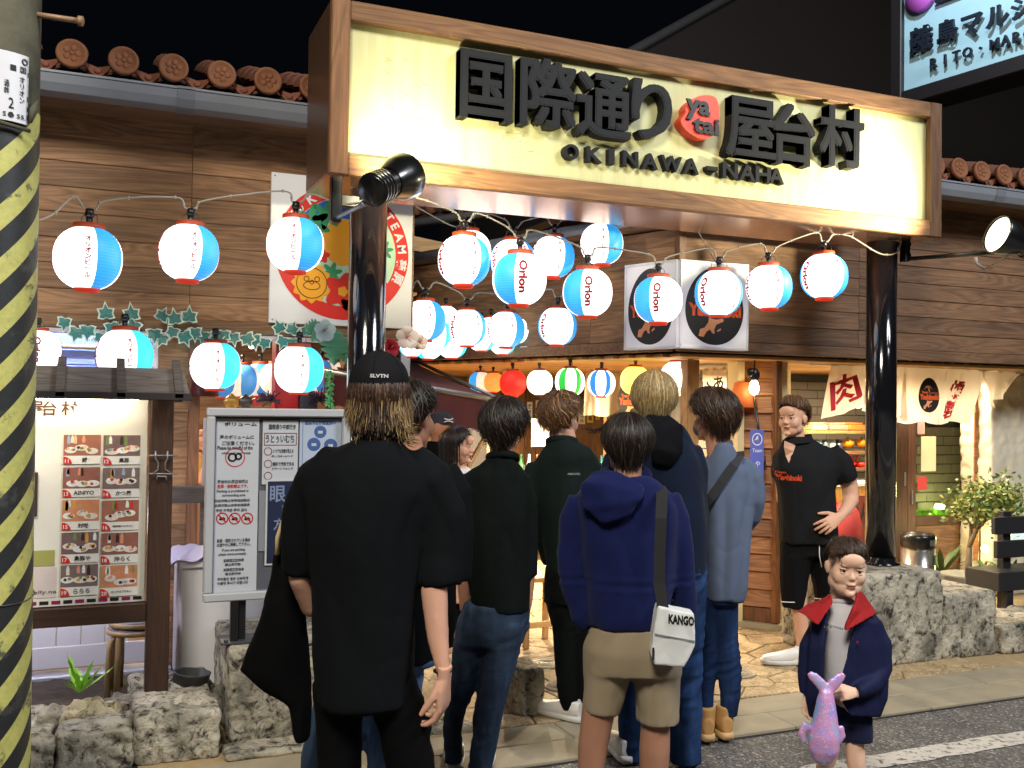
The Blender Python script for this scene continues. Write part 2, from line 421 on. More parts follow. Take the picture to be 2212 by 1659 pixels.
# =============== GROUND ===============
def asphalt():
    s = NT('asphalt'); v = s.coords(rand=False)
    ag = s.node('ShaderNodeTexVoronoi', i_Scale=95); s.L(v, ag.inputs['Vector'])
    n = s.noise(v, 2.2, 5); f = s.noise(v, 240, 3, .8)
    c = s.ramp(ag.outputs['Color'], [(.3, sr(84, 82, 80)), (.75, sr(122, 118, 114)), (.95, sr(190, 184, 172))])
    c = s.mix(.55, c, s.mix(1.0, c, s.ramp(n, [(.3, (.55, .55, .55)), (.7, (1, 1, 1))]), 'MULTIPLY'))
    s.col(c); s.set(Roughness=.8); b = s.bump(ag.outputs['Distance'], .7, .01); s.bump(f, .5, .004, b); return s.m
ASPH = asphalt()
m = MB(); m.add([(-60, -40, 0), (70, -40, 0), (70, 60, 0), (-60, 60, 0)], [(0, 1, 2, 3)])
tag(m.build('road', ASPH), 'dark asphalt street and ground in front of the food alley', kind='structure')
# worn white line at Y ~3.5
def worn():
    s = NT('worn_line'); v = s.coords(rand=False)
    n = s.noise(v, 26, 6, .75); c = s.ramp(n, [(.40, sr(92, 88, 84)), (.47, sr(188, 182, 172)), (1, sr(206, 200, 190))]); s.col(c); s.set(Roughness=.8); s.bump(n, .3, .004); return s.m
WORN = worn()
m = MB(); n = 60; vs = []; fs = []
for i in range(n + 1):
    x = 1.9 + i * 4.6 / n
    wv = .004 * math.sin(i * 1.7) + rnd.uniform(-.006, .006)
    cut = .055 if x < 2.9 else 0
    y0 = 3.44 + wv + (rnd.uniform(0, cut)); y1 = 3.585 + rnd.uniform(-.008, .006) - (rnd.uniform(0, cut))
    vs += [(x, y0, .004), (x, y1, .004)]
for i in range(n): a = 2 * i; fs.append((a, a + 2, a + 3, a + 1))
m.add(vs, fs); tag(m.build('road_line', WORN), 'worn white painted line on the asphalt', kind='structure')
SLAB = plain('paving_slab', sr(150, 140, 118), .8, var=.3, vs=7, bump=.5, bs=160)
def flagm():
    s = NT('flagstone'); v = s.coords()
    a = s.noise(v, 9, 7, .7, .6); b = s.noise(v, 60, 5, .7)
    s.col(s.mix(.5, s.ramp(a, [(.35, sr(112, 92, 62)), (.5, sr(178, 152, 112)), (.66, sr(206, 184, 146))]), s.ramp(b, [(.4, sr(120, 98, 68)), (.6, sr(205, 182, 142))])))
    s.set(Roughness=.75); b1 = s.bump(a, .7, .03); s.bump(b, .6, .006, b1); return s.m
FLAG = flagm()
pav = empty('pavement', kind='structure', label='grey kerb slabs laid in two rows along the street edge')
m = MB(); m.add([(-3, 3.99, .002), (12, 3.99, .002), (12, 12, .002), (-3, 12, .002)], [(0, 1, 2, 3)])
m.build('bed', plain('joint_dirt', sr(38, 34, 30), .95), pav)
for ya, yb, L, off in ((4.01, 4.245, .9, .27), (4.255, 4.49, .9, .05)):
    x = -2.4 + off
    while x < 8.5:
        xx = x + L - .006
        mb = MB(); mb.cbox(x, xx, ya, yb, -.02, .016 + rnd.uniform(-.002, .002), .004); mb.build('paving_slab', SLAB, pav); x += L
court = empty('courtyard_floor', kind='structure', label='warm rough limestone flagstones of the alley entrance')
m = MB(); m.add([(.2, 4.5, .006), (7.8, 4.5, .006), (7.8, 11.9, .006), (.2, 11.9, .006)], [(0, 1, 2, 3)])
m.build('mortar_bed', plain('mortar', sr(160, 138, 102), .95, var=.3, vs=20, bump=.5), court)
def voro(x0, x1, y0, y1, st, ):
    pts = []; y = y0
    j = 0
    while y < y1 + st:
        x = x0 + (st / 2 if j % 2 else 0)
        while x < x1 + st:
            pts.append((x + rnd.uniform(-.3, .3) * st, y + rnd.uniform(-.3, .3) * st)); x += st
        y += st * .87; j += 1
    out = []
    for p in pts:
        poly = [(x0, y0), (x1, y0), (x1, y1), (x0, y1)]
        for q in pts:
            if q is p or abs(q[0] - p[0]) > st * 3 or abs(q[1] - p[1]) > st * 3: continue
            mx, my = (p[0] + q[0]) / 2, (p[1] + q[1]) / 2; nx, ny = q[0] - p[0], q[1] - p[1]; L = math.hypot(nx, ny); nx /= L; ny /= L
            mx -= nx * .005; my -= ny * .005
            res = []
            for i in range(len(poly)):
                a, b = poly[i], poly[(i + 1) % len(poly)]
                da = (a[0] - mx) * nx + (a[1] - my) * ny; db = (b[0] - mx) * nx + (b[1] - my) * ny
                if da <= 0: res.append(a)
                if (da < 0 < db) or (db < 0 < da):
                    t = da / (da - db); res.append((a[0] + (b[0] - a[0]) * t, a[1] + (b[1] - a[1]) * t))
            poly = res
            if len(poly) < 3: break
        if len(poly) >= 3: out.append(poly)
    return out
def slabpoly(poly, z0, z1, ins=.008):
    cx = sum(p[0] for p in poly) / len(poly); cy = sum(p[1] for p in poly) / len(poly); n = len(poly)
    def sh(p, d):
        L = math.hypot(p[0] - cx, p[1] - cy) or 1; k = max(0, 1 - d / L); return (cx + (p[0] - cx) * k, cy + (p[1] - cy) * k)
    vs = [(*p, z0) for p in poly] + [(*p, z1 - ins * .5) for p in poly] + [(*sh(p, ins), z1) for p in poly]
    fs = [(i, (i + 1) % n, (i + 1) % n + n, i + n) for i in range(n)] + [(i + n, (i + 1) % n + n, (i + 1) % n + 2 * n, i + 2 * n) for i in range(n)] + [tuple(range(2 * n, 3 * n))]
    m = MB(); m.add(vs, fs); return m
rest = MB(); cnt = 0
for poly in voro(1.3, 5.2, 4.505, 8.6, .30):
    a = abs(sum(poly[i][0] * poly[(i + 1) % len(poly)][1] - poly[(i + 1) % len(poly)][0] * poly[i][1] for i in range(len(poly)))) / 2
    if a < .012: continue
    slabpoly(poly, 0, .014 + rnd.uniform(0, .006)).build('flagstone', FLAG, court); cnt += 1
for poly in voro(1.0, 7.6, 8.61, 11.8, .34):
    s_ = slabpoly(poly, 0, .016); rest.add(s_.v, s_.f)
tag(rest.build('distant_flagstones', FLAG, court), kind='stuff')
# round access lids in the flagstones
LIDM = plain('lid_grey', sr(150, 140, 118), .6, .2, var=.2, vs=30, bump=.4)
for i, (vx, vy, r_) in enumerate(((1180, 1433, .11), (1213, 1482, .10), (1790, 1262, .12))):
    p = atZ(vx, vy, .022) if i < 2 else atZ(1668, 1508 - 20, .022)
    if i == 2: p = Vector((p.x, p.y + .35, .022))
    e = empty('access_lid', p, label=('round grey access lid in the flagstones near the man in black trousers', 'round metal lid in the paving beside the white sneaker', 'round lid in the flagstones in front of the staff man')[i], cat='manhole cover', group='round lids in the paving')
    m = MB(); m.lathe([(0.001, .004), (r_ * .86, .004), (r_ * .88, .001), (r_ * .92, .001), (r_ * .94, .006), (r_, .006), (r_, -.01)], 28); m.build('lid', LIDM, e)
    m = MB()
    for k in range(3): m.lathe([(r_ * (.2 + .2 * k), .004), (r_ * (.2 + .2 * k), .008), (r_ * (.24 + .2 * k), .008), (r_ * (.24 + .2 * k), .004)], 24, caps=False)
    m.build('ring', LIDM, e)

# =============== stone blocks ===============
def stone(x0, x1, y0, y1, z0, z1, seed=0, amp=.022, vox=.022, rough=1.0, topflat=0):
    mb = MB(); mb.cbox(x0, x1, y0, y1, z0, z1, .012)
    def disp(co, no):
        p = co + np.array((seed * 3.1, seed * 1.7, seed)); a = np.where(no[:, 2] > .8, amp * (topflat or 1), amp)
        q = fbm(p * 7) * a + nz(p * 26) * a * .35 * rough; c = nz(p * 15 + 5.0)
        return q - np.clip(c - .28, 0, None) * a * 2.2 * rough
    return remesh(mb, vox, 1, [CORAL], disp, 'stone')
PL = lambda vx, vy, Y: atY(vx, vy, Y)
b = empty('stone_planter', (0, 0, 0), label='low coral limestone planter edge beside the striped utility pole', cat='planter')
xs = [-1.3, -.62, -.13, .18, .545]
for i in range(4):
    me = stone(xs[i] + .001, xs[i + 1] - .001, 4.60, 4.86 if i < 3 else 5.35, 0, (.155, .165, .175, .225)[i], i + 1, .017, .012, 1.5)
    new('stone_block', me, b)
m = MB(); m.box(-1.3, .3, 4.85, 5.95, .0, .08); me = remesh(m, .02, 1, [plain('soil', sr(58, 48, 40), .95, var=.4, vs=40, bump=.8, bs=90)], lambda c, n_: fbm(c * 14) * .015)
new('soil', me, b)
for i, (vx, vy, sx, sz) in enumerate(((205, 1510, .15, .10), (165, 1505, .07, .09), (95, 1500, .12, .06), (255, 1495, .10, .07), (292, 1478, .08, .07), (420, 1492, .09, .1), (440, 1480, .1, .08))):
    p = atY(vx, vy + 30, 4.93 if i < 2 else 5.15); mb = MB(); mb.ell((0, 0, sz * .5), (sx, sx * .8, sz))
    me = remesh(mb, .012, 2, [CORAL_WARM if i < 2 else CORAL], lambda c, n_, k=i: fbm(c * 16 + np.array((k, k, 0))) * .03)
    tag(new('rock', me, None, loc=(p.x, p.y, .07)), ('big pitted yellowish rock in the planter beside the fern', 'dark brown porous rock left of the fern', 'flat grey rock in the planter beside the pole', 'small grey rock behind the yellowish planter rock', 'grey rock at the foot of the stool', 'pale rock at the planter corner beside the black bin', 'rounded pale rock against the tall stone block')[i], 'rock', 'rocks in the planter')
stl = tag(new('stone_pedestal', stone(.60, 1.42, 4.74, 5.42, 0, .45, 9, .014, .016, .9, .4)), 'large mottled limestone block under the notice board and left black pole', 'stone block')
stl2 = tag(new('stone_ledge', stone(.56, 1.75, 4.52, 4.72, 0, .035, 12, .01, .014, .8)), 'flat pale stone strip at the foot of the limestone block', 'stone ledge')
br = empty('stone_plinth', (0, 0, 0), label='stepped grey limestone plinth under the right black pole', cat='stone block')
x1 = atY(2039, 1268, 4.75).x
new('upper_block', stone(4.34, x1, 4.75, 5.5, 0, .585, 21, .014, .018, .9, .3), br)
new('lower_block', stone(x1 + .004, atY(2157, 1412, 4.75).x, 4.76, 5.4, 0, .43, 23, .014, .018, .9, .3), br)
tag(new('stone_kerb', stone(atY(2162, 1412, 4.75).x, 7.6, 4.72, 5.2, 0, .20, 25, .016, .02, 1.2)), 'low rough stone kerb below the black bench', 'stone kerb')
tag(new('stone_step', stone(2.02, 2.16, 4.62, 4.85, 0, .26, 31, .012, .014, 1)), 'small pale limestone stump seen between the legs in jeans', 'stone block')

# =============== lap siding helper ===============
def siding(parent, p0, p1, z0, z1, h, mat, joints=(), name='plank', out=.016, tn=.009, seed=0):
    """boards along p0->p1 (2D), outward normal to the right of travel (towards -Y when travelling +X)"""
    p0 = Vector((p0[0], p0[1], 0)); p1 = Vector((p1[0], p1[1], 0)); L = (p1 - p0).length; ex = (p1 - p0) / L; ey = Vector((0, 0, 1)).cross(ex)
    M = Matrix((ex, ey, Vector((0, 0, 1)))).transposed().to_4x4(); M.translation = p0
    z = z0; row = 0
    while z < z1 - .02:
        zz = min(z + h, z1)
        js = [0] + [j for j in joints if .05 < j < L - .05] + [L]
        for a, b_ in zip(js[:-1], js[1:]):
            a += .0015; b_ -= .0015; o = rnd.uniform(0, .002)
            mb = MB(); c = .003
            prof = [(0.0, z), (-out - o, z), (-out - o - .001, z + c), (-tn - o, zz + .004), (0.0, zz + .004)]
            vs = [(a, y, q) for y, q in prof] + [(b_, y, q) for y, q in prof]
            nn = 5; fs = [(i, (i + 1) % nn, (i + 1) % nn + nn, i + nn) for i in range(nn)] + [tuple(reversed(range(nn))), tuple(range(nn, 2 * nn))]
            mb.add([(x, y, q) for x, y, q in vs], [tuple(reversed(f)) for f in fs])
            o_ = mb.build(name, mat, parent); o_.matrix_world = M if parent is None else M
        z = zz; row += 1

# =============== LEFT SHOP ===============
shop = empty('shop_building', (0, 6, 0), label='wooden left shopfront with lap siding and red tiled eave', cat='building')
def unparented_world(o):  # children of shop are written in world coordinates
    o.matrix_parent_inverse = o.parent.matrix_world.inverted() if o.parent else Matrix()
XL, XR = -1.75, 1.84
shop.location = (0, 0, 0)
siding(shop, (XL, 6.0), (XR, 6.0), 2.08, 3.26, .142, WOOD_WALL, [.42, .486 - XL])
m = MB(); m.box(XL, XR, 6.004, 6.16, 2.0, 3.3); m.build('wall', WOOD_DARK, shop)
m = MB(); m.cbox(XL, XR, 5.962, 6.002, 2.0, 2.078, .004); m.build('trim_board', WOOD_WALL, shop)
m = MB(); m.cbox(XL, XR, 5.955, 5.995, 1.972, 1.998, .003); m.build('opening_lintel', plain('lintel_pale', sr(190, 180, 190), .5), shop)
def eave(parent, x0, x1, Yf, z, disc_xs, sp, courses=4, seed=1):
    # gutter, soffit, roof deck, tiles
    m = MB()
    prof = [(Yf + .02, z - .105), (Yf + .0, z - .10), (Yf - .022, z - .06), (Yf - .03, z - .012), (Yf - .036, z - .012), (Yf - .036, z), (Yf - .02, z), (Yf - .016, z - .05), (Yf + .008, z - .085), (Yf + .09, z - .085), (Yf + .1, z), (Yf + .106, z), (Yf + .106, z - .105)]
    n = len(prof); vs = [(x0, a, c) for a, c in prof] + [(x1, a, c) for a, c in prof]
    m.add(vs, [(i, (i + 1) % n, (i + 1) % n + n, i + n) for i in range(n)]); m.build('gutter', GUTTER, parent)
    for gx in [x0 + .5 + k * 1.62 for k in range(int((x1 - x0) / 1.62) + 1)]:
        m = MB(); q = MB()
        pr = [(a - .004 if a < Yf + .05 else a + .004, c - (.004 if c < z - .05 else -.002)) for a, c in prof]
        m.add([(gx, a, c) for a, c in pr] + [(gx + .09, a, c) for a, c in pr], [(i, (i + 1) % n, (i + 1) % n + n, i + n) for i in range(n)]); m.build('gutter_sleeve', plain('gutter_joint', sr(104, 108, 116), .5), parent)
    m = MB(); m.box(x0, x1, Yf + .11, 6.1 + (Yf - 5.62), z - .10, z - .075); m.build('soffit', WOOD_DARK, parent)
    sl = .34; y0 = Yf + .02; z0 = z + .0
    m = MB(); m.add([(x0, y0 + .04, z0), (x1, y0 + .04, z0), (x1, y0 + .9, z0 + .9 * sl), (x0, y0 + .9, z0 + .9 * sl)], [(0, 1, 2, 3)]); m.build('roof_deck', MORTAR, parent)
    ang = math.atan(sl)
    # shared tiles
    cv = MB(); rr = .072; L = .28; n = 8
    vs = []; 
    for (yy, r_) in ((0, rr), (L, rr * .9)):
        for k in range(n + 1):
            a = math.pi * k / n; vs.append((r_ * math.cos(a), yy, r_ * math.sin(a)))
        for k in range(n + 1):
            a = math.pi * k / n; vs.append(((r_ - .012) * math.cos(a), yy, (r_ - .012) * math.sin(a)))
    q = n + 1; fs = []
    for k in range(n):
        fs += [(k, k + 1, k + 1 + 2 * q, k + 2 * q), (k, k + q, k + 1 + q, k + 1)]
    cv.add(vs, fs, 0, True); cvm = cv.mesh('roof_tile', TERRA)
    pn = MB(); vs = []; w = sp / 2
    for yy in (0, L):
        for k in range(9):
            t = k / 8 * 2 - 1; vs.append((t * w * .95, yy, .045 * t * t + (0.0 if yy == 0 else -.012)))
        for k in range(9):
            t = k / 8 * 2 - 1; vs.append((t * w * .95, yy, .045 * t * t - .014 + (0.0 if yy == 0 else -.012)))
    fs = []
    for k in range(8): fs += [(k, k + 1, k + 19, k + 18), (k + 1, k, k + 9, k + 10)]
    pn.add(vs, fs, 0, True); pnm = pn.mesh('pan_tile', TERRA)
    dm = MB(); Mr = Matrix.Rotation(R(90), 4, 'X'); dm.lathe([(.001, .02), (.058, .02), (.063, .027), (.074, .027), (.078, .02), (.078, 0), (.001, 0)], 24, M=Mr)
    for k in range(5):
        a = 2 * math.pi * k / 5; dm.ell((.03 * math.cos(a), -.02, .03 * math.sin(a)), (.017, .006, .017), 8, 6)
    dm.ell((0, -.021, 0), (.012, .007, .012), 8, 6); dmm = dm.mesh('tile_disc', TERRA_D)
    fl = MB(); pts = [(-.10, .03), (-.06, .0), (-.03, -.035), (0, -.052), (.03, -.035), (.06, .0), (.10, .03), (.06, .018), (0, .0), (-.06, .018)]
    fl.prism(pts, -.008, .006); 
    fl.ell((0, -.01, -.02), (.02, .006, .014), 8, 6); flm = fl.mesh('eave_flange', plain('terracotta_dark', sr(122, 72, 52), .85, var=.35, vs=25, bump=.5))
    sm = MB()
    for k, dx in enumerate(disc_xs):
        new('tile_disc', dmm, parent, loc=(dx, y0 - .04, z0 + .095), rot=(R(-6), rnd.uniform(-.2, .2), 0))
        new('eave_flange', flm, parent, loc=(dx + sp / 2, y0 - .015, z0 + .052))
        for c in range(courses):
            yy = y0 - .03 + c * .235
            new('roof_tile', cvm, parent, loc=(dx, yy, z0 + .085 + c * .235 * sl + .012), rot=(ang - .04, 0, 0))
            if c < courses: new('pan_tile', pnm, parent, loc=(dx + sp / 2, yy + .02, z0 + .028 + c * .235 * sl), rot=(ang - .03, 0, 0))
        for c in range(3):
            sm.ell((dx + rnd.uniform(-.02, .02), y0 + .2 + c * .235, z0 + .16 + c * .235 * sl), (.05, .02, .02), 8, 5)
    tag(sm.build('plaster_joint', MORTAR, parent), kind='stuff')
YG = 5.62
px = [atY(x, y, YG).x for x, y in ((155.5, 120.8), (268.7, 140.6), (380.5, 162), (483.8, 180.3), (583, 197.9), (673, 213))]
sp = (px[-1] - px[0]) / 5
eave(shop, XL, XR + .06, YG, 3.31, [px[0] + sp * k for k in range(-4, 10) if px[0] + sp * k < XR], sp)
# ---- below the fascia
def sid2(x0, x1, y, z0, z1, h, mat, name='plank', parent=None): siding(parent, (x0, y), (x1, y), z0, z1, h, mat, (), name)
PURP = wood('shadowed_siding', sr(92, 84, 92), sr(140, 130, 138), 'x')
xa = atY(338, 1000, 5.96).x; xb = atY(404, 1000, 5.96).x; xc = atY(428, 1000, 5.96).x
siding(shop, (xa, 5.96), (xb, 5.96), .10, 1.97, .16, WOOD_WALL)
m = MB(); m.cbox(xb, xc, 5.93, 6.0, .05, 1.97, .005); m.build('corner_post', wood('corner_post_timber', sr(84, 56, 40), sr(150, 104, 74), 'z'), shop)
m = MB(); m.cbox(xa, xc, 5.97, 6.1, .05, 1.97, .005); m.build('pillar_core', WOOD_DARK, shop)
# white boarded lower door, threshold, upper white boards with blue light put into their colour
BLUELIT = plain('white_board_blue_light', sr(150, 168, 235), .6, var=.04)
x0 = -1.3
for k in range(12):
    xx = x0 + k * .125
    if xx > xa - .12: break
    m = MB(); m.cbox(xx, xx + .122, 6.0, 6.03, .12, .66, .004); m.build('white_board', WHITEP, shop)
m = MB(); m.cbox(-1.3, xa - .03, 5.985, 6.0, .12, .24, .004); m.build('kick_rail', WHITEP, shop)
m = MB(); m.cbox(-1.5, xa + .1, 5.90, 6.05, .055, .10, .006); m.cbox(-1.5, xa + .1, 5.87, 5.93, .03, .06, .004); m.build('threshold', plain('threshold_grey', sr(200, 200, 208), .4, .3), shop)
m = MB(); m.cbox(xa - .03, xa + .0, 5.97, 6.04, .10, 1.97, .004); m.build('door_frame', WHITEP, shop)
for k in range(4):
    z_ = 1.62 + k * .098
    m = MB(); m.cbox(-1.6, xa + .0, 6.5, 6.53, z_, z_ + .094, .004); m.build('blue_lit_board', BLUELIT, shop)
m = MB(); m.cbox(-1.6, .6, 6.44, 6.47, 1.915, 1.935, .004); m.tube([(-1.6, 6.3, 1.93), (.8, 6.3, 1.90)], .012); m.build('curtain_rail', plain('bamboo', sr(210, 186, 150), .5), shop)
m = MB(); m.box(-1.75, XR, 9.2, 9.3, 0, 2.4); m.build('back_wall', WOOD_WALL, shop)
m = MB(); m.box(-1.75, -1.65, 6.2, 9.2, 0, 2.4); m.build('side_wall', WOOD_WALL, shop); m = MB(); m.box(XR - .08, XR, 6.9, 9.2, 0, 2.4); m.build('side_wall', WOOD_WALL, shop)
m = MB(); m.box(-1.65, 1.93, 6.06, 9.2, .0, .012); m.build('floor', plain('shop_floor', sr(130, 110, 90), .6), shop)
for k in range(26):
    m = MB(); y_ = 6.17 + k * .116; m.cbox(-1.64, 1.92, y_, y_ + .113, 2.32, 2.34, .003); m.build('ceiling_board', WOOD_PALE, shop)
for k in range(6): m = MB(); m.cbox(-1.0 + k * .5, -.94 + k * .5, 6.2, 9.2, 2.20, 2.318, .004); m.build('rafter', WOOD_WALL, shop)
# red post in the opening and its dark lower wrap
p = atY(617, 800, 6.35)
m = MB(); m.cbox(p.x - .075, p.x + .075, 6.28, 6.43, 0, 2.31, .006); m.build('red_post', plain('red_lacquer', sr(176, 30, 34), .4), shop)
m = MB(); m.cbox(p.x + .08, p.x + .19, 6.26, 6.36, .9, 1.66, .004); m.build('switch_box', plain('dark_grey_box', sr(70, 66, 74), .5), shop)
for k in range(8):   # grey slatted gate rail
    pass
g = empty('gate_rail', (0, 0, 0), label='short weathered grey timber rail beside the notice board', cat='rail')
a = atY(368, 1050, 5.6); b2 = atY(455, 1085, 5.6)
m = MB(); m.cbox(a.x, b2.x, 5.58, 5.61, b2.z, a.z, .004); m.build('board', WOOD_GREY, g)
m = MB(); m.cbox(a.x + .16, a.x + .2, 5.615, 5.65, .08, a.z - .01, .004); m.build('post', WOOD_GREY, g)

# =============== RIGHT BUILDING ===============
C0 = atY(1465, 752, 5.70); far = Vector((2.40, 8.85, 0)); ZB = 1.985
rb = empty('stall_building', (0, 0, 0), label='dark timber stall building on the right with tiled eave and open front', cat='building')
CX = C0.x
siding(rb, (CX, 5.70), (9.2, 5.70), 2.07, 3.2, .128, WOOD_DARK, [1.55, 3.3, 4.9])
siding(rb, (far.x, far.y), (CX, 5.70), 2.07, 2.82, .128, WOOD_WALL, [1.2, 2.6])
m = MB(); m.cbox(CX - .03, CX + .03, 5.655, 5.715, 2.05, 3.2, .006); m.build('corner_board', WOOD_POST, rb)
m = MB(); m.cbox(CX - .02, 9.2, 5.66, 5.71, 1.99, 2.066, .004); m.build('trim_board', WOOD_DARK, rb)
d2 = (Vector((CX, 5.7, 0)) - far); L2 = d2.length; ex = d2 / L2; ey = Vector((0, 0, 1)).cross(ex); MS = Matrix((ex, ey, Vector((0, 0, 1)))).transposed().to_4x4(); MS.translation = far
m = MB(); m.cbox(0, L2 - .03, -.035, .0, 1.99, 2.066, .004, M=MS); m.build('trim_board', WOOD_WALL, rb)
m = MB(); v = [(CX + .03, 5.735), (9.2, 5.735), (9.2, 6.0), (CX + .15, 6.0)]
m.add([(x, y, z) for z in (2.0, 3.22) for x, y in v], [(0, 1, 5, 4), (2, 3, 7, 6), (4, 5, 6, 7), (1, 2, 6, 5)]); m.build('wall', WOOD_DARK, rb)
m = MB(); m.box(.02, L2 - .12, .03, .12, 2.0, 2.83, M=MS); m.build('side_wall', WOOD_DARK, rb)
# soffit boards run back from the eave
k = 0
while True:
    t0 = k * .14
    if t0 > 5.6: break
    y_ = 5.72 + t0; xl = CX + (far.x - CX) * min(1, t0 / (far.y - 5.7)) + .03
    m = MB(); m.cbox(xl, 9.1, y_, y_ + .137, 1.955, 1.98, .004); m.build('soffit_board', WOOD_PALE, rb); k += 1
m = MB(); m.box(CX + .12, 9.1, 5.8, 11.3, 3.23, 3.3); m.build('roof_slab', WOOD_DARK, rb)
YR = 5.30
pr = [atY(x, y, YR).x for x, y in ((2063.7, 398), (2113, 408), (2159, 418.6), (2207, 425))]
spr = (pr[-1] - pr[0]) / 3
eave(rb, CX + .35, 9.2, YR, 3.27, [pr[0] + spr * k for k in range(-8, 12) if CX + .3 < pr[0] + spr * k < 9.0], spr, 3)
# angled side gutter and discs
m = MB(); m.tube([MS @ Vector((0, -.12, 2.88)), MS @ Vector((L2 - .05, -.12, 2.90))], .04, 10); m.build('side_gutter', GUTTER, rb)
m = MB(); m.box(-.2, L2 - .05, -.12, .5, 2.84, 2.87, M=MS); m.build('side_eave', WOOD_DARK, rb)
# posts at the open front
def clad_post(vx, Y, w, z1=1.955):
    p = atY(vx, 1000, Y); e = empty('clad_post', (p.x, p.y, 0), label='angular pillar clad in lapped brown boards on a stone footing', cat='pillar')
    a = w
    f = [(-a * .5, a * .28), (0, -a * .28), (a * .5, a * .28)]
    for (q0, q1) in ((f[0], f[1]), (f[1], f[2])):
        z = .17
        while z < z1:
            L = math.dist(q0, q1); e_x = Vector((q1[0] - q0[0], q1[1] - q0[1], 0)) / L; e_y = Vector((0, 0, 1)).cross(e_x)
            M = Matrix((e_x, e_y, Vector((0, 0, 1)))).transposed().to_4x4(); M.translation = (q0[0], q0[1], 0)
            zz = min(z + .125, z1); o = rnd.uniform(0, .004)
            mb = MB(); mb.add([(.0, 0, z), (0, -.03 - o, z), (0, -.008, zz), (0, 0, zz), (L, 0, z), (L, -.03 - o, z), (L, -.008, zz), (L, 0, zz)], [(0, 1, 2, 3), (4, 7, 6, 5), (0, 4, 5, 1), (1, 5, 6, 2), (2, 6, 7, 3)])
            c = mb.build('board', WOOD_PL, e); c.matrix_local = M; z = zz + .003
    m = MB(); m.cbox(-.028, .028, -a * .28 - .05, -a * .28 + .01, .06, z1, .004); m.build('corner_batten', WOOD_POST, e)
    m = MB(); v = [(-a * .5, a * .29), (0, -a * .27), (a * .5, a * .29), (a * .5, a * .6), (-a * .5, a * .6)]
    m.add([(x, y, z) for z in (.05, z1) for x, y in v], [(0, 1, 6, 5), (1, 2, 7, 6), (2, 3, 8, 7), (3, 4, 9, 8), (4, 0, 5, 9)]); m.build('core', WOOD_DARK, e)
    m = MB(); m.cbox(-a * .5 - .06, -a * .5, a * .1, a * .5, .05, z1, .004); m.cbox(a * .5, a * .5 + .05, a * .1, a * .5, .05, z1, .004); m.build('cream_trim', plain('cream_paint', sr(222, 206, 160), .5), e)
    m = MB(); s_ = 1.18; v = [(-a * .5 * s_ - .06, a * .25), (0, -a * .28 * s_ - .08), (a * .5 * s_ + .06, a * .25), (a * .5 * s_ + .06, a * .7), (-a * .5 * s_ - .06, a * .7)]
    m.add([(x, y, z) for z in (0, .055) for x, y in v], [(0, 1, 6, 5), (1, 2, 7, 6), (2, 3, 8, 7), (3, 4, 9, 8), (4, 0, 5, 9), (5, 6, 7, 8, 9)]); m.build('footing', plain('concrete', sr(170, 158, 130), .9, bump=.4), e)
    m = MB(); s_ = 1.1; v = [(-a * .5 * s_, a * .29), (0, -a * .28 * s_ - .04), (a * .5 * s_, a * .29)]
    m.add([(x, y, z) for z in (.056, .16) for x, y in v] , [(0, 1, 4, 3), (1, 2, 5, 4), (3, 4, 5)]); m.build('skirting', WOOD_POST, e)
    return e
WOOD_PL = wood('clad_board', sr(96, 58, 34), sr(190, 130, 80), 'x')
clad_post(1655, 5.95, .34)
for vx, Y, w, lab in ((1497, 5.95, .10, 'pale square timber post at the corner of the right stall'), (1700, 6.6, .07, 'thin cream post behind the staff man'), (1052, 10.2, .07, 'thin pink-white post deep in the alley'), (1905, 6.7, .06, 'post behind the right black pole')):
    p = atY(vx, 1000, Y); m = MB(); m.cbox(p.x - w / 2, p.x + w / 2, Y, Y + w, .0, 1.95, .005)
    tag(m.build('timber_post', WOOD_PALE_Z if w > .08 else plain('cream_paint', sr(222, 206, 160), .5)), lab, 'post')
# back walls of the alley and stall
ALW = wood('alley_back_wood', sr(84, 60, 40), sr(150, 110, 76), 'z')
bw = empty('alley_back_wall', (0, 0, 0), label='dark boarded wall closing the far end of the alley', cat='wall')
for k in range(34):
    x_ = 1.6 + k * .16
    m = MB(); m.cbox(x_, x_ + .156, 11.3 + rnd.uniform(0, .01), 11.34, 0, 2.5, .004); m.build('board', ALW, bw)
m = MB(); m.box(1.0, 9.2, 11.36, 11.5, 0, 3.3); m.build('core', WOOD_DARK, bw)
BRK = plain('grey_block', sr(128, 122, 112), .8, var=.15, bump=.3)
rw = empty('stall_back_wall', (0, 0, 0), label='grey tiled wall at the back of the right stall', cat='wall')
m = MB(); m.box(4.9, 9.2, 7.73, 7.85, 0, 1.95); m.build('core', plain('grout', sr(70, 66, 62), .9), rw)
for j in range(24):
    for i in range(12):
        if len(rw.children) > 280: break
        x_ = 4.95 + i * .24 + (.12 if j % 2 else 0); z_ = .02 + j * .081
        m = MB() if not (i or j) else m
        if not (i or j):
            m.v = []; m.f = []; m.m = []; m.sm = []; m.cbox(0, .232, 0, .02, 0, .075, .003); bme = m.mesh('wall_tile', BRK)
        new('wall_tile', bme, rw, loc=(x_, 7.708, z_))
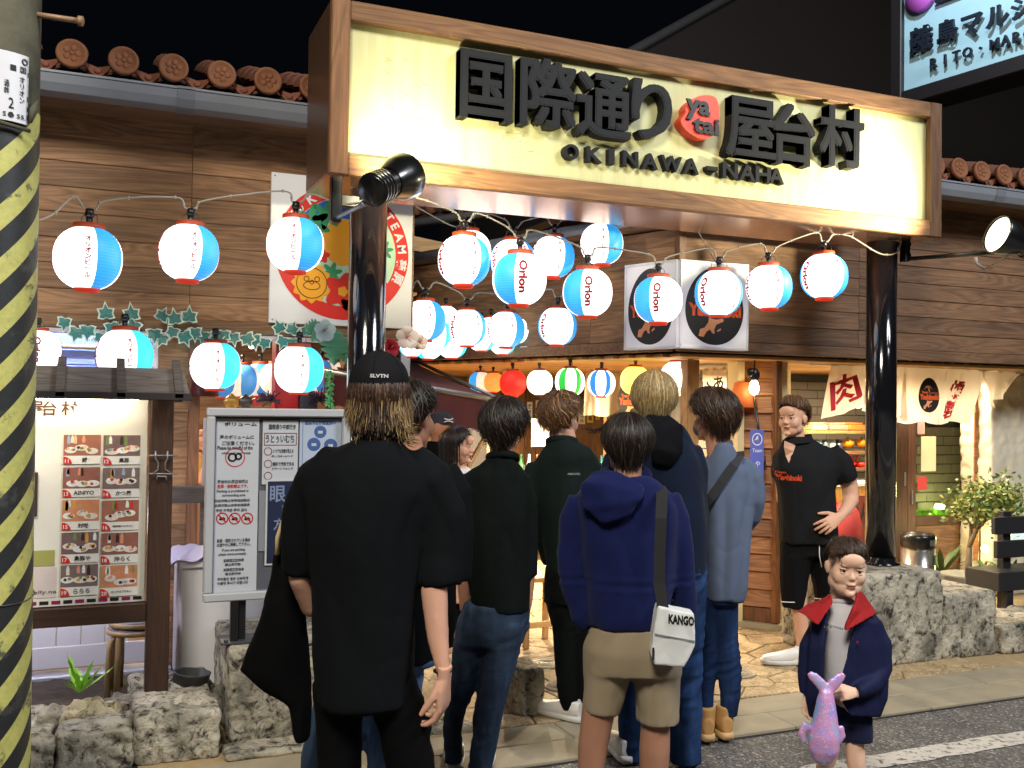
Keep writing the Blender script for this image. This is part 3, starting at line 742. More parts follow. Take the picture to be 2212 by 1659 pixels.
# =============== far dark building ===============
m = MB()
Yd = 17.0
pts = [(1240, 180), (1385, 100), (1578, -8), (1900, -190), (2900, -190), (2900, 760), (1240, 760)]
poly = [(atY(x, y, Yd).x, atY(x, y, Yd).z) for x, y in pts]; poly[-1] = (poly[-1][0], 0); poly[-2] = (poly[-2][0], 0)
far_b = empty('neighbour_building', label='tall dark grey gabled building rising behind the entrance sign', cat='building')
m.prism(poly, Yd, Yd + 8); m.build('wall', plain('dark_render', sr(84, 78, 78), .9, var=.08), far_b)
m = MB(); a, b_ = poly[1] if poly[1][0] < 90 else poly[1], None
tp = [Vector((atY(x, y, Yd).x, Yd - .12, atY(x, y, Yd).z)) for x, y in pts[:4]]
m.tube(tp, .10, 6); m.build('roof_edge', plain('flashing', sr(120, 120, 124), .6), far_b)
# =============== MAIN SIGN ===============
YS, YSB = 4.82, 5.42
SX0 = atY(714, 200, YS).x; SX1 = atY(2035, 350, YS).x; SZ0, SZ1 = 2.745, 3.625
sg = empty('entrance_sign', (0, 0, 0), label='huge wood-framed box sign over the alley reading 国際通り屋台村', cat='sign')
fw = .095
def sbox(n_, a, b_, c, d, e, f, mt, c_=.006): m = MB(); m.cbox(a, b_, c, d, e, f, c_); return m.build(n_, mt, sg)
sbox('top_board', SX0 + fw, SX1 - fw - .001, YS, YS + .05, SZ1 - .1, SZ1, WOOD_FRAME)
sbox('bottom_board', SX0 + fw + .001, SX1 - fw - .001, YS, YS + .05, SZ0, SZ0 + .105, WOOD_FRAME)
sbox('left_upright', SX0, SX0 + fw, YS - .002, YS + .05, SZ0 - .002, SZ1 + .002, WOOD_FRAME_V)
sbox('right_upright', SX1 - fw, SX1, YS - .002, YS + .05, SZ0 - .002, SZ1 + .002, WOOD_FRAME_V)
def panelm():
    s = NT('sign_panel'); v = s.coords(rand=False)
    v2 = s.coords((9, 9, .8), rand=False)
    st = s.noise(v2, 2.2, 5, .6); n = s.noise(v, 3, 5)
    s.col(s.mix(.35, sr(198, 196, 142), s.ramp(st, [(.35, sr(176, 174, 116)), (.6, sr(206, 205, 156))])))
    s.set(Roughness=.55); s.bump(s.noise(v, 35, 4), .08, .004); return s.m
PANEL = panelm()
sbox('panel', SX0 + fw - .01, SX1 - fw + .01, YS + .055, YS + .08, SZ0 + .09, SZ1 - .09, PANEL, .001)
COP = plain('copper_sheet', sr(190, 142, 112), .22, .75, var=.06, vs=2, bump=.1, bs=6)
sbox('soffit_sheet', SX0 + .002, SX1 - .002, YS + .055, YSB, SZ0 + .004, SZ0 + .02, COP, .002)
sbox('left_side_sheet', SX0 + .002, SX0 + .02, YS + .055, YSB, SZ0 + .022, SZ1 + .0, plain('brown_sheet', sr(112, 84, 66), .35, .5), .002)
sbox('right_side_sheet', SX1 - .02, SX1 - .002, YS + .055, YSB, SZ0 + .022, SZ1, plain('brown_sheet', sr(112, 84, 66), .35, .5), .002)
sbox('back_sheet', SX0 + .022, SX1 - .022, YSB - .02, YSB - .001, SZ0 + .022, SZ1, plain('brown_sheet', sr(112, 84, 66), .35, .5), .002)
YP = YS + .055
def onp(x, y): q = atY(x, y, YP - .04); return q.x, q.z
LET = plain('letter_charcoal', sr(26, 27, 30), .6, var=.06, bump=.1, spec=.2)
def kan(ch, x, y, w, h, depth=.075, bold=.022, name='raised_character', mt=None):
    q0 = onp(x - w / 2, y); q1 = onp(x + w / 2, y); t0 = onp(x, y - h / 2); t1 = onp(x, y + h / 2); c = onp(x, y)
    m = MB(); W_0, H_0 = q1[0] - q0[0], t0[1] - t1[1]; cj = ord(ch) > 255
    k_ = .026 * H_0 if cj else 0
    for j, (dx, dz) in enumerate(((0, 0), (1, 1), (-1, 1), (1, -1), (-1, -1), (1, 0), (-1, 0)) if cj else ((0, 0),)):
        fit_text(m, ch, c[0] + dx * k_, c[1] + dz * k_ * .8, W_0 - 2 * k_, H_0 - 2 * k_, YP, depth - j * .0006, 0 if cj else bold, res=4)
    return m.build(name, mt or LET, sg)
for ch, x, y, w, h in (('国', 1046, 189, 112, 148), ('際', 1180, 205, 122, 150), ('通', 1300, 232, 118, 140), ('り', 1402, 240, 88, 128), ('屋', 1616, 280, 108, 132), ('台', 1708, 293, 92, 132), ('村', 1812, 298, 96, 132)):
    kan(ch, x, y, w, h, bold=.03)
for i, ch in enumerate('OKINAWA-NAHA'):
    t = i / 11; x = 1234 + t * 442; y = 328 + t * 53
    w = {'I': 12, '-': 24, 'W': 46}.get(ch, 33)
    xs_ = [1234, 1284, 1321, 1362, 1404, 1450, 1493, 1538, 1577, 1614, 1648, 1677]
    x = xs_[i]; y = 328 + (x - 1234) * .118
    kan(ch, x, y, w, 33 if ch != '-' else 8, .045, .03, 'raised_letter')
# red emblem
pts = [(1498, 213), (1520, 209), (1538, 214), (1545, 232), (1547, 262), (1546, 280), (1530, 298), (1508, 303), (1484, 292), (1468, 276), (1464, 262), (1474, 248), (1474, 238), (1480, 226)]
E8 = []
for i in range(len(pts)):
    a, b_, c, d = [Vector(pts[(i + j - 1) % len(pts)]) for j in range(4)]
    E8 += [tuple(.5 * ((2 * b_) + (c - a) * t + (2 * a - 5 * b_ + 4 * c - d) * t * t + (3 * b_ - a - 3 * c + d) * t ** 3)) for t in (0, .25, .5, .75)]
m = MB(); m.prism([onp(x, y) for x, y in E8], YP - .075, YP); m.build('emblem', plain('emblem_red', sr(222, 66, 34), .45), sg)
m = MB()
for s_, x, y, w, h in (('ya', 1499, 243, 52, 44), ('tai', 1516, 276, 56, 36)):
    a = onp(x - w / 2, y); b_ = onp(x + w / 2, y); t0 = onp(x, y - h / 2)[1]; t1 = onp(x, y + h / 2)[1]; c = onp(x, y)
    fit_text(m, s_, c[0], c[1], b_[0] - a[0], t0 - t1, YP - .076, .012, .03, rot=-.02)
m.build('emblem_lettering', plain('letter_black', sr(20, 20, 20), .5), sg)
# faint relief scribbles left on the panel
m = MB(); rr_ = random.Random(3)
for cx_, cy_, sx_, sy_, n_, tilt in ((860, 185, 60, 70, 26, .5), (1105, 312, 42, 38, 26, -.4), (1790, 400, 26, 24, 18, 0), (1912, 290, 14, 14, 4, .8)):
    for k in range(n_):
        x = cx_ + rr_.uniform(-sx_, sx_); y = cy_ + rr_.uniform(-sy_, sy_); l = rr_.uniform(5, 22)
        a = onp(x, y); b_ = onp(x + l, y + l * (tilt + rr_.uniform(-.3, .3)))
        m.tube([(a[0], YP + .001, a[1]), ((a[0] + b_[0]) / 2, YP + .001, (a[1] + b_[1]) / 2 + .004), (b_[0], YP + .001, b_[1])], [.0015, .003, .0015], 5)
GR_ = m.build('ghost_relief', plain('panel_residue', sr(176, 168, 120), .7), sg); GR_['kind'] = 'stuff'
# poles
def pole(vx, vy, z0, lab):
    p = atY(vx, vy, 5.10); e = empty('sign_pole', (p.x, 5.10, z0), label=lab, cat='pole', group='black poles carrying the entrance sign')
    m = MB(); m.lathe([(.099, .02), (.099, 2.735 - z0)], 40); m.build('shaft', GLOSSBLK, e)
    m = MB(); m.lathe([(.13, 0), (.13, .012), (.10, .02), (.1, .05)], 32); m.build('collar', GLOSSBLK, e); return p
PLP = pole(792, 700, .45, 'glossy black round pole rising behind the man in the black cap')
PRP = pole(1903, 900, .585, 'glossy black round pole standing on the stepped stone plinth')
# =============== floodlight left, floodlight right ===============
def flood(name, loc, target, lab, s=1.0, lit=3.0):
    e = empty(name, loc, label=lab, cat='floodlight'); d = (Vector(target) - Vector(loc)).normalized()
    q = d.to_track_quat('Z', 'Y').to_matrix().to_4x4()
    m = MB(); m.lathe([(.001, -.155), (.05, -.155), (.055, -.15), (.055, -.03), (.06, -.02), (.078, .03), (.088, .10), (.092, .10), (.094, .092), (.083, .03), (.06, -.03)], 28, caps=False)
    for k in range(4): m.lathe([(.052, -.15 + k * .022), (.064, -.149 + k * .022), (.064, -.141 + k * .022), (.052, -.14 + k * .022)], 24, caps=False)
    o = m.build('housing', plain('lamp_black', sr(16, 16, 18), .28, coat=.5), e); o.matrix_local = q @ Matrix.Scale(s, 4)
    m = MB(); m.lathe([(.001, .082), (.084, .082), (.086, .09), (.001, .09)], 24); o = m.build('lens', emit('lamp_lens', (1, .93, .75), lit), e); o.matrix_local = q @ Matrix.Scale(s, 4)
    return e
fl = flood('floodlight', LEFT_FLOOD, (LEFT_FLOOD.x + .5, YS, LEFT_FLOOD.z + .30), 'black floodlight on an arm at the left pole, aimed at the sign', 1.2)
a = atY(726, 470, 4.95)
m = MB(); m.tube([a, LEFT_FLOOD + Vector((-.10, -.02, -.10))], .011, 8); m.tube([LEFT_FLOOD + Vector((-.14, -.02, -.12)), LEFT_FLOOD + Vector((-.03, 0, -.03))], .016, 8)
o = m.build('arm', STEEL, fl); o.matrix_parent_inverse = Matrix.Translation(-LEFT_FLOOD)
m = MB(); q = atY(726, 430, 4.96); m.cbox(q.x - .028, q.x + .028, 4.94, 5.0, q.z - .12, q.z + .12, .006); m.cbox(q.x - .02, PLP.x - .08, 4.97, 5.03, q.z - .03, q.z + .03, .004)
o = m.build('bracket', BLK, fl); o.matrix_parent_inverse = Matrix.Translation(-LEFT_FLOOD)
RF = RIGHT_FLOOD
fr = flood('floodlight', RF, (RF.x - 1.2, YS - .35, RF.z + .35), 'lit floodlight on a long arm at the far right edge', 1.25, 26)
m = MB(); a = atY(1950, 560, 5.05); m.tube([a, RF + Vector((0, .02, -.06)), RF + Vector((.25, -.05, -.05))], .014, 8); m.cbox(a.x - .02, a.x + .02, 5.0, 5.06, a.z - .02, a.z + .30, .004)
m.tube([(PRP.x + .05, 5.1, a.z + .1), (a.x, 5.05, a.z + .1)], .018, 8)
for k in range(4): m.ell((a.x + .03, 5.02, a.z + .02 + k * .08), (.012, .012, .018), 8, 6)
o = m.build('arm', BLK, fr); o.matrix_parent_inverse = Matrix.Translation(-RF)
b_ = atY(2107, 566, 4.6); m = MB(); m.tube([b_ + Vector((0, 0, .03)), b_ + Vector((.01, 0, -.01)), b_ + Vector((.08, 0, -.04))], .011, 8); m.tube([b_ + Vector((.08, 0, -.04)), RF + Vector((0, 0, -.07))], .004, 6)
o = m.build('cable_clip', CABLE, fr); o.matrix_parent_inverse = Matrix.Translation(-RF)

# =============== blue-white neighbour sign ===============
e_x = Vector((.151, -.988, 0)).normalized(); e_y = Vector((0, 0, 1)).cross(e_x); O = atD(1953, 200, 11.0)
MN = Matrix((e_x, e_y, Vector((0, 0, 1)))).transposed().to_4x4(); MN.translation = O; MNi = MN.inverted()
def onN(vx, vy):
    d = ray(vx, vy); t = (O - EYE).dot(e_y) / d.dot(e_y); q = MNi @ (EYE + d * t); return q.x, q.z
ns = empty('neighbour_sign', label='pale blue lit signboard with dark frame in the upper right corner', cat='sign')
def nb(n_, mb, mt): o = mb.build(n_, mt, ns); o.matrix_world = MN; return o
xr = onN(2330, 60)[0]
m = MB(); m.box(0, xr, .0, .05, 0, 2.2); nb('panel', m, plain('pale_blue_board', sr(170, 205, 218), .5, var=.06))
m = MB(); m.cbox(-.14, 0, -.06, .4, -.16, 2.4, .01); nb('left_frame', m, plain('frame_dark', sr(34, 28, 30), .5))
m = MB(); m.cbox(.001, xr, -.06, .4, -.16, 0, .01); nb('bottom_frame', m, plain('frame_dark', sr(34, 28, 30), .5))
for ch, x, y, h in (('離', 1999, 86, 60), ('島', 2055, 70, 56), ('マ', 2108, 56, 48), ('ル', 2163, 38, 50), ('シ', 2215, 20, 50)):
    c = onN(x, y); hh = abs(onN(x, y - h / 2)[1] - onN(x, y + h / 2)[1]); m = MB(); fit_text(m, ch, c[0], c[1], None, hh * .9, -.05, .035, .02)
    nb('raised_character', m, plain('letter_navy', sr(24, 30, 44), .5))
for i, ch in enumerate('RITO-MARCHE'):
    if ch == '-': ch = '・'
    x = 2025 + i * 24.2 + (i > 4) * 10 - (i == 4) * -4; y = 138 - (x - 2025) * .31; c = onN(x, y); m = MB(); fit_text(m, ch, c[0], c[1], None, .105 if ch != '・' else .03, -.045, .03, .02)
    nb('raised_letter', m, plain('letter_navy', sr(24, 30, 44), .5))
c = onN(1996, -6); m = MB(); m.lathe([(.001, 0), (.17, 0), (.17, .08), (.001, .08)], 28, M=Matrix.Translation((c[0], -.02, c[1])) @ Matrix.Rotation(R(90), 4, 'X')); nb('round_emblem', m, plain('magenta', sr(186, 90, 190), .5))
c = onN(2065, -4); m = MB(); m.box(c[0] - .2, c[0] + .2, -.08, -.03, c[1], c[1] + .05); nb('raised_line', m, plain('letter_navy', sr(24, 30, 44), .5))
# =============== LANTERNS ===============
def paper_lit(name, c, k, rib=.25):
    s = NT(name); v = s.tc.outputs['Object']
    sep = s.node('ShaderNodeSeparateXYZ'); s.L(v, sep.inputs[0])
    ml = s.node('ShaderNodeMath', operation='MULTIPLY'); ml.inputs[1].default_value = 2 * math.pi / .0136; s.L(sep.outputs[2], ml.inputs[0])
    sn = s.node('ShaderNodeMath', operation='SINE'); s.L(ml.outputs[0], sn.inputs[0])
    r_ = s.ramp(sn.outputs[0], [(.0, (1, 1, 1)), (.72, (1, 1, 1)), (.95, (1 - rib,) * 3)])
    ns_ = s.noise(v, 7, 3); br = s.ramp(ns_, [(.3, (.82,) * 3), (.7, (1, 1, 1))])
    col = s.mix(1, s.mix(1, tuple(c), r_, 'MULTIPLY'), br, 'MULTIPLY')
    s.col(tuple(min(.8, x) for x in c)); s.L(col, s.b.inputs['Emission Color']); s.b.inputs['Emission Strength'].default_value = k; s.set(Roughness=.5)
    return s.m
LW = paper_lit('lantern_white', (1, .96, .93), 2.7)
LB = paper_lit('lantern_blue', (.035, .34, .82), 1.15, .45)
LC = paper_lit('lantern_cyan', (.05, .62, .78), 1.5, .4)
LRED = paper_lit('lantern_red', (.95, .02, .012), 1.0, .1)
LGRN = paper_lit('lantern_green', (.03, .55, .06), 1.1, .1)
LYEL = paper_lit('lantern_yellow', (1, .95, .12), 2.6, .1)
LAZ = paper_lit('lantern_azure', (.02, .22, .85), 1.2, .1)
LWARM = paper_lit('lantern_warm_white', (1, .90, .70), 3.2, .05)
LDIMB = paper_lit('lantern_dim_blue', (.05, .22, .55), .75, .3)
LDIMW = paper_lit('lantern_dim_white', (1, .82, .66), .85, .15)
LDIMR = paper_lit('lantern_dim_orange', (1, .3, .06), 1.0, .15)
LTXT = emit('lantern_print_red', sr(190, 22, 40), .22, sr(140, 16, 26))
LTXT2 = emit('lantern_print_faded', sr(214, 150, 140), .9, sr(150, 60, 60))
LR, LH = .146, .138
def lprof(z): return LR * max(0, 1 - abs(z / (LH * 1.06)) ** 2.35) ** .5
def lantern_body(mats, sector, smooth_ribs=True, nr=20):
    N = 48; rows = []
    zs = [(-LH * .985 + 2 * LH * .985 * i / (nr * 2)) for i in range(nr * 2 + 1)]
    m = MB(); vs = []
    for i, z in enumerate(zs):
        r_ = lprof(z) * (1 - (.012 if (i % 2 and smooth_ribs) else 0))
        for k in range(N): a = 2 * math.pi * (k + .0) / N; vs.append((r_ * math.cos(a), r_ * math.sin(a), z))
    fs = []; mi = []
    for i in range(len(zs) - 1):
        for k in range(N):
            a, b_ = i * N + k, i * N + (k + 1) % N; fs.append((a, b_, b_ + N, a + N)); mi.append(sector((k + .5) * 360 / N))
    m.v = vs; m.f = fs; m.m = mi; m.sm = [True] * len(fs); return m.mesh('paper_shade', mats)
def orion_sector(a): return 1 if (a < 30 or a > 330 or 150 < a < 210) else 0
body_m = lantern_body([LW, LB], orion_sector)
body_c = lantern_body([LW, LC], orion_sector)
body_d = lantern_body([LDIMW, LDIMB], orion_sector)
def bent(name, items, mat):
    m = MB()
    for s_, a0, z0, w, h, rot, kw in items:
        t = MB(); fit_text(t, s_, 0, 0, w, h, 0, .001, kw.get('bold', .02), rot=rot, **{k: v for k, v in kw.items() if k != 'bold'})
        bmx = bmesh.new(); vv = [bmx.verts.new(p) for p in t.v]
        for f in t.f:
            try: bmx.faces.new([vv[i] for i in f])
            except ValueError: pass
        bmesh.ops.triangulate(bmx, faces=bmx.faces[:])
        for _ in range(2):
            long_ = [e for e in bmx.edges if e.calc_length() > .03]
            if long_: bmesh.ops.subdivide_edges(bmx, edges=long_, cuts=1); bmesh.ops.triangulate(bmx, faces=bmx.faces[:])
        bmx.verts.index_update()
        out = []
        for v in bmx.verts:
            z = z0 + v.co.z; r_ = lprof(z) + .0015 - v.co.y; a = R(a0) + v.co.x / LR
            out.append((r_ * math.cos(a), r_ * math.sin(a), z))
        m.add(out, [tuple(v.index for v in f.verts) for f in bmx.faces]); bmx.free()
    return m.mesh(name, mat)
ORI = bent('brand_lettering', [('Orion', a, .0, .175, .05, -math.pi / 2, dict(bold=.05)) for a in (48,)], LTXT)
KAT = bent('katakana_lettering', [('オリオンビール', a, -.005, .030, .185, 0, dict(vertical=True, bold=.05, line=.95)) for a in (135,)], LTXT)
m = MB(); m.lathe([(.052, LH * .93), (.066, LH * .93), (.068, LH * .95), (.068, LH * .95 + .024), (.052, LH * .95 + .024)], 28, caps=False); CAPT = m.mesh('top_rim', ORANGE_CAP)
m = MB(); m.lathe([(.045, -LH * .95 - .02), (.056, -LH * .95 - .02), (.058, -LH * .93), (.045, -LH * .93)], 28, caps=False); m.lathe([(.001, -LH * .9), (.05, -LH * .9)], 20, caps=False)
CAPR = emit('lantern_bottom_rim', sr(226, 70, 44), .45, sr(190, 50, 30)); CAPB = m.mesh('bottom_rim', CAPR)
m = MB(); m.tube([(0, 0, LH), (0, 0, LH + .05)], .014, 10); m.tube([(0, 0, LH + .05), (0, 0, LH + .085)], [.022, .018], 12); m.tube([(-.05, 0, LH + .01), (-.045, 0, LH + .05), (0, 0, LH + .075), (.045, 0, LH + .05), (.05, 0, LH + .01)], .002, 5)
SOCK = m.mesh('bulb_socket', BLK)
_shared = {'o': body_m, 'c': body_c, 'd': body_d}
ANCH = []
def lantern(vx, vy, w, delta, label, Y=None, kind='o', group='paper lanterns strung over the alley entrance', name='paper_lantern', txt=True, capm=True):
    d = 2 * LR * F / w
    c = atY(vx, vy, Y) if Y is not None else atD(vx, vy, d)
    dd = (c - EYE).dot(FWD); s = w * dd / F / (2 * LR)
    e = empty(name, c, 0, label, 'lantern', group)
    fr_ = math.atan2(EYE.y - c.y, EYE.x - c.x); e.rotation_euler = (0 + rnd.uniform(-.03, .03), rnd.uniform(-.03, .03), fr_ + R(delta)); e.scale = (s,) * 3
    new('paper_shade', _shared[kind], e)
    if capm: new('top_rim', CAPT, e); new('bottom_rim', CAPB, e); new('bulb_socket', SOCK, e)
    if txt:
        for rz_ in (0, math.pi): new('brand_lettering', ORI, e, rot=(0, 0, rz_)); new('katakana_lettering', KAT, e, rot=(0, 0, rz_))
    ANCH.append(c + Vector((0, 0, (LH + .085) * s))); return c + Vector((0, 0, (LH + .085) * s))
YL = 5.02
S1 = [lantern(190, 558, 140, -135, 'blue and white lantern nearest the striped utility pole, in front of the siding', 5.02),
      lantern(408, 546, 126, -125, 'blue and white lantern in the middle of the three before the plain wood siding', 5.05),
      lantern(638, 529, 122, -139, 'blue and white lantern overlapping the left edge of the round red poster', 5.10)]
S2 = [lantern(1002, 563, 113, -110, 'large white-faced lantern first to the right of the left black pole, front string', 5.15),
      lantern(1122, 603, 117, -40, 'lantern showing a wide blue side and red Orion, lowest of the front string', 5.10),
      lantern(1269, 632, 107, -45, 'lantern with blue left side and red Orion hanging alone before the angled wood wall', 5.12),
      lantern(1422, 648, 104, -51, 'lantern covering the left face of the corner lightbox', 5.12),
      lantern(1552, 633, 102, -87, 'lantern covering the right face of the corner lightbox', 5.12),
      lantern(1661, 620, 98, -113, 'lantern with a bright red bottom rim just right of the corner lightbox', 5.10),
      lantern(1780, 597, 100, -98, 'lantern hanging next to the right black pole', 5.06)]
S3 = [lantern(1012, 545, 98, -60, 'lantern half hidden behind the large white-faced one on the rear string', 6.2, txt=False),
      lantern(1108, 565, 98, -103, 'lantern partly hidden behind the one with the wide blue side', 6.15),
      lantern(1195, 555, 92, -117, 'lantern on the rear string below the sign soffit, third from its left', 6.2),
      lantern(1300, 527, 92, -131, 'highest lantern, right under the sign soffit by the angled wall', 5.85)]
S4 = [lantern(918, 692, 90, -121, 'lantern directly right of the left black pole, at the end of the lower cluster', 6.6),
      lantern(1009, 708, 82, -98, 'lower-cluster lantern with red Orion on its left side', 6.9),
      lantern(1094, 712, 80, -118, 'lower-cluster lantern in front of a blue-edged one', 6.8),
      lantern(1204, 705, 84, -96, 'rightmost lantern of the lower cluster, before the wood wall', 6.3)]
for i, (x, y, w, dl, lb) in enumerate(((945, 722, 74, -120, 'lantern behind the end of the lower cluster, its blue side showing low'), (976, 742, 66, -100, 'small lantern low in the cluster above the awning tip'), (1040, 726, 66, -110, 'lantern wedged between the two middle lanterns of the lower cluster'), (1062, 716, 64, -140, 'small far lantern behind the middle of the lower cluster'), (1143, 717, 76, -128, 'lantern peeking out between the lower cluster and its rightmost lantern'), (925, 745, 64, -60, 'small cyan-sided lantern lowest at the left end of the cluster'), (890, 742, 60, -90, 'tiny lantern just above the white flowers'), (962, 690, 60, -70, 'small lantern between the pole-side lantern and the red Orion one'), (1168, 700, 62, -60, 'small blue-edged lantern behind the rightmost of the lower cluster'), (1085, 738, 58, -100, 'lowest small lantern under the middle of the cluster'))):
    lantern(x, y, w, dl, lb, 7.15, 'c', txt=(i in (2, 4)))
S5 = [lantern(82, 757, 92, -50, 'cyan lantern half hidden by the striped utility pole', 5.72, 'c', 'lanterns hung under the left shop beam'),
      lantern(270, 768, 118, -125, 'lantern whose lower half hides behind the small shingled roof', 5.72, 'c', 'lanterns hung under the left shop beam'),
      lantern(465, 790, 106, -129, 'lantern with katakana above the dark red bell shade', 5.74, 'c', 'lanterns hung under the left shop beam'),
      lantern(646, 798, 106, -127, 'lantern in front of the red post', 5.74, 'c', 'lanterns hung under the left shop beam')]
for i, (x, y, w, lb) in enumerate(((482, 822, 76, 'dim lantern partly behind the katakana lantern in the left shop'), (524, 822, 74, 'first dim blue lantern seen inside the left shop'), (563, 820, 74, 'second dim blue lantern seen inside the left shop'), (596, 818, 70, 'dim blue lantern touching the red post'), (694, 812, 74, 'dim blue lantern inside the shop right of the red post'), (712, 806, 60, 'dim orange-edged lantern beside the hanging greenery'))):
    lantern(x, y, w, 10 + (i % 2) * 14 - 90 * (i == 5), lb, 7.2 + .25 * (i % 3), 'd', 'dim lanterns inside the left shop', txt=False)
# coloured lanterns along the right eave
def col_lantern(vx, vy, w, mats, sector, label, Y, rz=0, cap=None):
    key = tuple(m_.name for m_ in mats) + (sector.__name__,)
    if key not in _shared: _shared[key] = lantern_body(mats, sector, False, 12)
    return lantern(vx, vy, w, rz, label, Y, key, 'coloured lanterns along the right eave', 'round_lantern', False)
def one(a): return 0
def stripe(a): return 1 if int(((a + 20) % 360) // 40) % 2 == 0 and a < 320 else 0
def third(a): return 1 if (a % 72) < 26 else 0
S6 = [col_lantern(1037, 826, 48, [LDIMW, LB], orion_sector, 'small pale lantern with blue side, leftmost under the right eave', 7.9, -50),
      col_lantern(1066, 826, 44, [LDIMR], one, 'small orange lantern half behind the red one', 7.8),
      col_lantern(1108, 828, 58, [LRED], one, 'plain glowing red lantern above the man in the black shirt', 7.3),
      col_lantern(1166, 826, 56, [LWARM], one, 'plain warm white lantern between the red and the green striped ones', 7.0),
      col_lantern(1231, 825, 64, [LWARM, LGRN], third, 'green and white striped lantern', 6.7, 27),
      col_lantern(1299, 828, 60, [LWARM, LAZ], third, 'blue and white striped lantern under the right eave', 6.55, 20),
      col_lantern(1372, 822, 64, [LYEL], one, 'pale yellow lantern behind the blond head', 6.4),
      col_lantern(1466, 818, 80, [LWARM], one, 'biggest plain white lantern beside the pale corner post', 6.15)]
# =============== CABLES ===============
def cable(pts, label, r_=.006, sub=6, mat=None, wob=.006, name='cable'):
    P = [Vector(p) for p in pts]; out = []
    for i in range(len(P) - 1):
        a, b_ = P[max(i - 1, 0)], P[i]; c, d = P[i + 1], P[min(i + 2, len(P) - 1)]
        for k in range(sub):
            t = k / sub; q = .5 * ((2 * b_) + (c - a) * t + (2 * a - 5 * b_ + 4 * c - d) * t * t + (-a + 3 * b_ - 3 * c + d) * t ** 3)
            out.append(q + Vector((0, 0, rnd.uniform(-wob, wob) * .3)))
    out.append(P[-1]); m = MB(); m.tube(out, r_, 7)
    for q in out[::4]: m.tube([q + Vector((0, 0, -r_ * 1.6)), q + Vector((0, 0, r_ * 1.6))], r_ * 1.3, 6)
    return tag(m.build(name, mat or CABLE), label, 'cable', 'lantern cables')
def thru(an, Y, extra0=(), extra1=(), lift=.05):
    pts = [atY(x, y, Y_) for x, y, Y_ in extra0]
    for i, p in enumerate(an):
        pts += [p + Vector((-.07, 0, lift)), p + Vector((-.02, 0, .0)), p + Vector((.03, 0, .004)), p + Vector((.08, 0, lift))]
    return pts + [atY(x, y, Y_) for x, y, Y_ in extra1]
cable(thru(S1, 5.05, [(-60, 470, 5.0), (90, 474, 5.0)], [(740, 440, 4.98), (800, 428, 4.9)]), 'white cable carrying the three lanterns before the left siding', .0045)
cable(thru(S2, 5.1, [(800, 425, 4.98), (890, 425, 5.0)], [(1840, 512, 5.02), (1900, 548, 4.97), (1938, 545, 5.0), (1946, 515, 5.02)]), 'white cable carrying the front row of lanterns below the sign', .0048)
cable(thru(S3, 6.1, [(890, 440, 5.6), (985, 490, 6.2)], [(1350, 470, 5.6)]), 'thin white cable of the rear lantern row under the sign', .005)
cable([S6[i] + Vector((0, 0, .035 + .05 * (i % 2))) for i in range(8)], 'pale zigzag cable above the coloured lanterns', .006)
cable(thru(S4, 7, [(880, 655, 6.4)], [(1250, 690, 6.3)]), 'white cable over the lower cluster of lanterns', .0055)
cable([atY(1497, 480, 5.45), atY(1530, 540, 5.3), atY(1552, 575, 5.12)], 'short loose wire from the sign soffit to the corner lightbox lantern', .004, 4)
m = MB(); q = atY(1840, 490, 5.02); m.tube([q, q + Vector((0, 0, -.035))], .006, 6); m.tube([q + Vector((0, 0, -.03)), q + Vector((.012, 0, -.05)), q + Vector((0, 0, -.07)), q + Vector((-.012, 0, -.05)), q + Vector((0, 0, -.03))], .004, 6)
tag(m.build('ceiling_hook', STEEL), 'small steel hook under the sign beside the right pole', 'hook')
# =============== UTILITY POLE ===============
pc = Vector((atD(-36, 800, 3.25).x, atD(-36, 800, 3.25).y, 0))
up_ = empty('utility_pole', pc, label='old utility pole wrapped in yellow and black hazard stripes', cat='utility pole')
def concrete():
    s = NT('pole_concrete'); v = s.coords(rand=False); n = s.noise(v, 5, 6, .65)
    s.col(s.ramp(n, [(.3, sr(58, 57, 46)), (.7, sr(104, 102, 84))])); s.set(Roughness=.85); s.bump(s.noise(v, 60, 4), .3, .004); return s.m
def hazard(yel):
    s = NT('hazard_yellow' if yel else 'hazard_black'); v = s.coords(rand=False)
    base = sr(196, 194, 112) if yel else sr(40, 42, 44)
    n = s.noise(v, 9, 7, .7, .3); f = s.noise(v, 40, 5, .7)
    c = s.mix(s.ramp(n, [(.56, (0, 0, 0)), (.62, (1, 1, 1))]), base, sr(96, 96, 74) if yel else sr(64, 66, 66))
    c = s.mix(.5, c, s.mix(1, c, s.ramp(f, [(.35, (.6,) * 3), (.6, (1, 1, 1))]), 'MULTIPLY')); s.col(c); s.set(Roughness=.5); s.bump(f, .25, .004); return s.m
m = MB(); m.lathe([(.168, -.01), (.150, 2.0), (.135, 7.0)], 40); m.build('shaft', concrete(), up_)
# hazard sheet as helical stripes of real geometry
NS = 64; rows = 150; z0h, z1h = .22, 2.56
def rad(z): return .168 - .009 * z + .004
my = MB(); mk = MB(); vs = []
for i in range(rows + 1):
    z = z0h + (z1h - z0h) * i / rows
    for k in range(NS):
        a = 2 * math.pi * k / NS; r_ = rad(z); vs.append((r_ * math.cos(a), r_ * math.sin(a), z + (.10 * (k / NS - .5)) * 0))
pitch = .175; arm = .62 / (2 * math.pi * .16)
fy, fk = [], []
